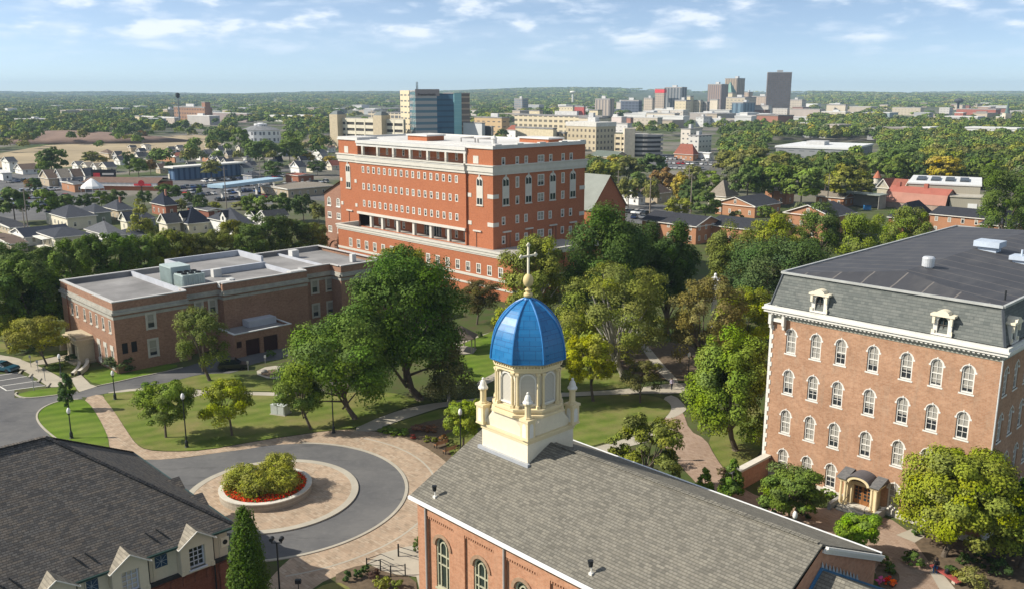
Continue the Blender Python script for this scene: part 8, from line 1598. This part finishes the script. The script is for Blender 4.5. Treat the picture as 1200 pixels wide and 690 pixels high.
# landmarks for saying where a tree of the woods stands
LM=[('the golden poplar',796,232),('the red-roofed shop',800,186),('the round parking deck',752,176),('the flared pyramid roof',848,232),('the white-edged brick gable',872,244),('the grey apartments',965,186),('the grey roofed cottage',975,240),('the stone house',1040,222),('the red barn',1080,235),('the steel warehouse',1140,238),('the brick school',1130,262),('the dark slab tower',912,128),('the steeple',1179,145),('the red factory',1145,136),('the smooth beige hall',980,132),('the hospital',660,160),('the white round house',304,160),('the long parking deck',430,160),('the sandy field',150,175),('the billboard',124,205),('the white tent',109,220),('the fuel canopy',275,225),('the tall brick house',192,240),('the blue glass shop',222,198),('the long navy roof',50,268),('the infirmary',228,135),('the glass tower',510,140),('the church gable',715,225),('the white lofts',815,165),('the buff works',1065,131)]
CAMPUS=[(-400,690),(-400,262),(150,262),(380,232),(700,232),(700,270),(760,292),(845,300),(940,318),(1240,330),(1400,400),(1400,690)]
BARE=[[(-60,262),(60,258),(120,236),(130,214),(60,205),(-60,202)],[(185,246),(240,236),(320,240),(320,214),(250,203),(196,206)],[(300,232),(400,234),(400,214),(310,214)],[(690,262),(790,268),(812,246),(760,238),(690,240)],[(742,200),(836,202),(842,184),(760,180)],[(-80,197),(0,181),(70,170),(130,172),(190,164),(262,166),(262,178),(200,186),(120,192),(60,198)],[(600,184),(722,184),(722,140),(600,140)],[(396,182),(580,182),(580,148),(396,148)],[(1000,252),(1180,262),(1180,226),(1000,232)]]
ROOT_PX=[]
for o in list(COL.objects):
    if o.parent is None and o.get('category') in('house','flats','building','tower','shop','school','barn','warehouse','church','store','hall','shed','parking deck','pavilion','canopy','tent') and o.location.y>150:
        bb=[]
        for ch in o.children:
            if ch.type=='MESH': bb+= [o.matrix_basis@(Matrix.Translation(ch.location)@Vector(c)) for c in ch.bound_box]
        if bb:
            ys=[b.y for b in bb]; xs=[b.x for b in bb]; ROOT_PX.append((min(xs),max(xs),min(ys),max(ys)))
RB=np.array(ROOT_PX)
def free(X,Y,mar):
    return not np.any((RB[:,0]-mar<X)&(X<RB[:,1]+mar)&(RB[:,2]-mar<Y)&(Y<RB[:,3]+mar*.5))
def dens(x,y,Y):
    if y>113 and any(inpoly(x,y,P) for P in BARE): return 0.02
    if x<400:
        if y>192: return .20
        if y>158: return .20
        return .9
    if x<600: return .85 if y<148 else .2
    if x<745: return .75 if (y<126 or y>182) else .22
    if x<930 and y<150: return .9 if y<118 else .18
    if x<860 and y<182: return .55
    if y<142: return .85 if y<122 else .35
    return .93
VIS=[(755,842,246,276),(838,916,228,250),(827,884,254,280),(918,974,238,270),(896,1000,220,240),(1003,1175,207,258),(688,736,204,262),(728,792,204,256),(828,864,209,238),(904,1022,164,178),(718,780,152,182),(788,838,166,192),(795,836,149,170),(600,722,125,182),(0,345,225,290),(0,150,181,222),(150,312,184,248),(280,330,140,166),(395,560,104,178),(200,260,117,145),(735,945,84,143),(335,400,186,232),(120,208,200,226),(1040,1175,236,282),(960,1000,122,133),(1040,1180,125,138)]
VIS.append((1000,1180,205,262))
def hides(x,y,Y,h,wd):
    """whether a tree here would stand in front of a building the photo shows"""
    k=1/mpp(Y,5); t=y-h*k; r=wd*k*.4
    return any(x+r>a and x-r<b and y>c+.3*(d-c) and t<d-3 for a,b,c,d in VIS)
cand=[]
D=230.0
while D<9200:
    s=max(9.5,.0125*D); hw=(D*cP+H*sP)/FOC*680; n=int(2*hw/s)
    for i in range(n):
        X=-hw+2*hw*(i+rng.uniform(0,1))/n; Y=D+rng.uniform(-.5,.5)*s; x,y=px(X,Y)
        if y>400 or inpoly(x,y,CAMPUS): continue
        if rng.uniform()>dens(x,y,Y): continue
        if Y<2600 and not free(X,Y,3 if Y<900 else 1): continue
        h=rng.uniform(11,18); wd=h*rng.uniform(.8,1.15)
        if hides(x,y,Y,h,wd) and (Y<1100 or rng.uniform()<.93): continue
        cand.append((X,Y,s,x,y,h,wd))
    D+=s*.9
def hill(X,Y):
    """the far country rises in low wooded ridges"""
    t=max(0.0,min(1.0,(Y-2600)/5200)); r=38*t*t*(3-2*t); r*=(.72+.28*math.sin(X*.0011+1.3)+.16*math.sin(X*.0031+.4)); r+= 22*math.exp(-((X-900)/1500)**2)*max(0,min(1,(Y-3200)/2200)); return r+7*t*math.sin(Y*.0019+X*.0007)
cand.sort(key=lambda c:c[1])
NIND=175
from collections import defaultdict
ind=[]; far=[]
for c in cand:
    if -20<c[3]<1220 and len(ind)<NIND and c[1]<1100: ind.append(c)
    else: far.append(c)
rows=defaultdict(list); ORD=['','second ','third ','fourth ','fifth ','sixth ','seventh ','eighth ','ninth ','tenth ','eleventh ','twelfth ','thirteenth ','fourteenth ','fifteenth ','sixteenth ','seventeenth ','eighteenth ','nineteenth ','twentieth ']
for (X,Y,s,x,y,h,wd) in ind:
    u=rng.uniform(); tone=int(rng.choice(8,p=[.14,.22,.27,.18,.12,.06,.007,.003])); 
    l=min(LM,key=lambda l:math.hypot(l[1]-x,(l[2]-y)*2.2)); rel='beyond' if y<l[2]-5 else 'before' if y>l[2]+5 else 'beside'; rows[(TONES[tone][0],rel,l[0])].append((math.hypot(l[1]-x,(l[2]-y)*2.2),X,Y,h,wd,tone))
for (tn,rel,lm),L in rows.items():
    for i,(d,X,Y,h,wd,tone) in enumerate(sorted(L)):
        lb=f"{tn} tree of the wooded streets {rel} {lm}" if i==0 else f"{ORD[min(i,19)]}{tn} tree out from {lm}, standing {rel} it"
        mtree(X,Y,h,wd,tone,(MID if Y<620 else LOWM)[int(rng.integers(5))],lb,'trees of the wooded streets','street_tree')
# everything further out reads as one wood
def woods(L):
    Cs=[];Ns=[];Ss=[];Ts=[]
    for (X,Y,s,x,y,_h,_w) in L:
        h=rng.uniform(9,15.5); wd=max(s*1.12,h*.9)*rng.uniform(.8,1.15); n=int(np.clip(420*(620/Y)**.9,60,420)); tone=TONES[int(rng.choice(8,p=[.16,.25,.26,.16,.10,.065,.004,.001]))][1]; k=rng.uniform(.85,1.2)
        nc=6; d=unit(rng.normal(size=(nc,3))); d[:,2]=np.abs(d[:,2])*.9-.15; cc=d*.5; j=rng.integers(nc,size=n); dd=unit(rng.normal(size=(n,3))); dd[:,2]=np.where(dd[:,2]<-.2,-dd[:,2],dd[:,2])
        P=cc[j]+dd*.48*rng.uniform(.6,1,n)[:,None]; Cs.append(P*np.array([wd/2,wd/2,h*.5])+np.array([X,Y,h*.5+hill(X,Y)])); Ns.append(unit(dd+rng.normal(size=(n,3))*.4+np.array([0,0,.35])))
        Ss.append(np.full(n,math.sqrt(3.2*wd*h/n)*1.25)*rng.uniform(.7,1.2,n)); cv=(1+rng.normal(size=nc)*.14)[j][:,None]*(1+rng.normal(size=(n,1))*.12); Ts.append(np.clip(np.array(tone)[None]*k*cv,.005,.5))
    me=quads_mesh('far_woods',np.concatenate(Cs),np.concatenate(Ns),np.concatenate(Ss),np.concatenate(Ts),rng,forestmat('far_foliage')); o=bpy.data.objects.new('far_woods',me); COL.objects.link(o); tag(o,'continuous woods and street trees fading towards the horizon','woods',kind='stuff')
woods(far)
# hills that carry the horizon
def hills():
    xs=np.linspace(-9500,9500,150); ys=np.concatenate([np.linspace(2500,9400,60),[9800,10400]]); V=[];F=[]
    for yv in ys:
        for xv in xs: V.append((xv,yv,hill(xv,yv)-.6 if yv<9500 else hill(xv,9400)-(yv-9400)*.06))
    n=len(xs)
    for j in range(len(ys)-1):
        for i in range(n-1): a=j*n+i; F.append((a,a+1,a+n+1,a+n))
    me=bpy.data.meshes.new('hills'); me.from_pydata(V,[],F); t=NT('hill_ground'); v=t.pos(); t.fin(t.mix(t.noise(.012,6,.6,v,.35,.65),(.05,.08,.03),(.11,.12,.07)),.95,0,.1); me.materials.append(t.m); o=bpy.data.objects.new('hills',me); COL.objects.link(o); struct(o)
hills()
# small roofs glimpsed among the trees
SM=[((.60,.60,.58),'white'),((.42,.36,.28),'tan'),((.30,.14,.10),'brick'),((.36,.37,.38),'grey')]; _sm={}
def small(X,Y,k,w_,d_,h_):
    c,nm=SM[k]; i=(k,)
    if i not in _sm:
        rt=root('small_building','x','building',(0,0,0)); m=MB(); m.box(-.5,.5,-.5,.5,0,1,0,'t'); m.build('wall',plain('small_wall_'+nm,c,.85),rt); m=MB(); m.box(-.52,.52,-.52,.52,1,1.1); m.build('roof',plain('small_roof_'+str(k),[(.62,.62,.60),(.34,.31,.28),(.20,.18,.17),(.5,.5,.5)][k],.85),rt); _sm[i]=rt; r=rt; r.location=(X,Y,0)
    else: r=dup(_sm[i],(X,Y,0))
    r.scale=(w_,d_,h_); r.rotation_euler=(0,0,-TH+rng.choice([0,.2,-.3])); return r
hr_=random.Random(11)
for i in range(60):
    x=hr_.uniform(135,392); y=hr_.uniform(176,203); X,Y=G(x,y)
    if not free(X,Y,2): continue
    wl=hr_.choice(['white','white','cream','grey','tan']); rf=hr_.choice(['slate','dkgrey','navy','grey','brown']); k=.47/mpp(Y)
    o=house('town_house',f"small {wl} house with a {rf.replace('dkgrey','dark grey').replace('navy','navy blue')} roof in the streets beyond the blue glass shop",x,y,x-hr_.uniform(4,7)*k,x+hr_.uniform(4,7)*k,y-hr_.uniform(6,8)*k,y-hr_.uniform(10,13)*k,'q',hr_.random()<.3,wl,rf,win=1,group=f"small {wl} houses with {rf} roofs beyond the blue glass shop")
    RB=np.vstack([RB,[X-5,X+5,Y-1,Y+9]])
zones=[('among the far woods beyond the sandy field',(0,300),(120,150),26),('in the woods beyond the parking deck',(300,470),(120,136),14),('between the hospital and the skyline towers',(600,780),(126,148),34),('at the feet of the skyline towers',(760,960),(132,150),30),('along the far forest edge near the red factory',(940,1200),(124,142),34),('among the wooded streets before the red factory',(950,1190),(146,168),10)]
for zn,(xa,xb),(ya,yb),n in zones:
    for i in range(n):
        x=rng.uniform(xa,xb); y=rng.uniform(ya,yb); X,Y=G(x,y)
        if not free(X,Y,8): continue
        k=int(rng.choice(4,p=[.36,.34,.1,.2])); q_=.45 if False else 1; r=small(X,Y,k,rng.uniform(14,44)*q_,rng.uniform(12,26)*q_,rng.uniform(6,13)*(q_ if q_<1 else 1)); r.location.z=hill(X,Y); tag(r,f"small {['white','tan','brick','grey'][k]} building {zn}",'building',f"small {['white','tan','brick','grey'][k]} buildings {zn}")
# ------------------------------------------------------------------ the air
def haze():
    m=MB(); m.box(-12000,12000,-280,12000,-1,175); t=bpy.data.materials.new('haze_air'); t.use_nodes=True; N=t.node_tree.nodes; N.clear(); o=N.new('ShaderNodeOutputMaterial'); v=N.new('ShaderNodeVolumePrincipled'); v.inputs['Density'].default_value=HAZE_DENSITY; v.inputs['Color'].default_value=(.58,.79,1,1); v.inputs['Anisotropy'].default_value=.05; t.node_tree.links.new(v.outputs[0],o.inputs['Volume']); ob=m.build('haze',t); ob['kind']='stuff'; ob.visible_shadow=True
haze()
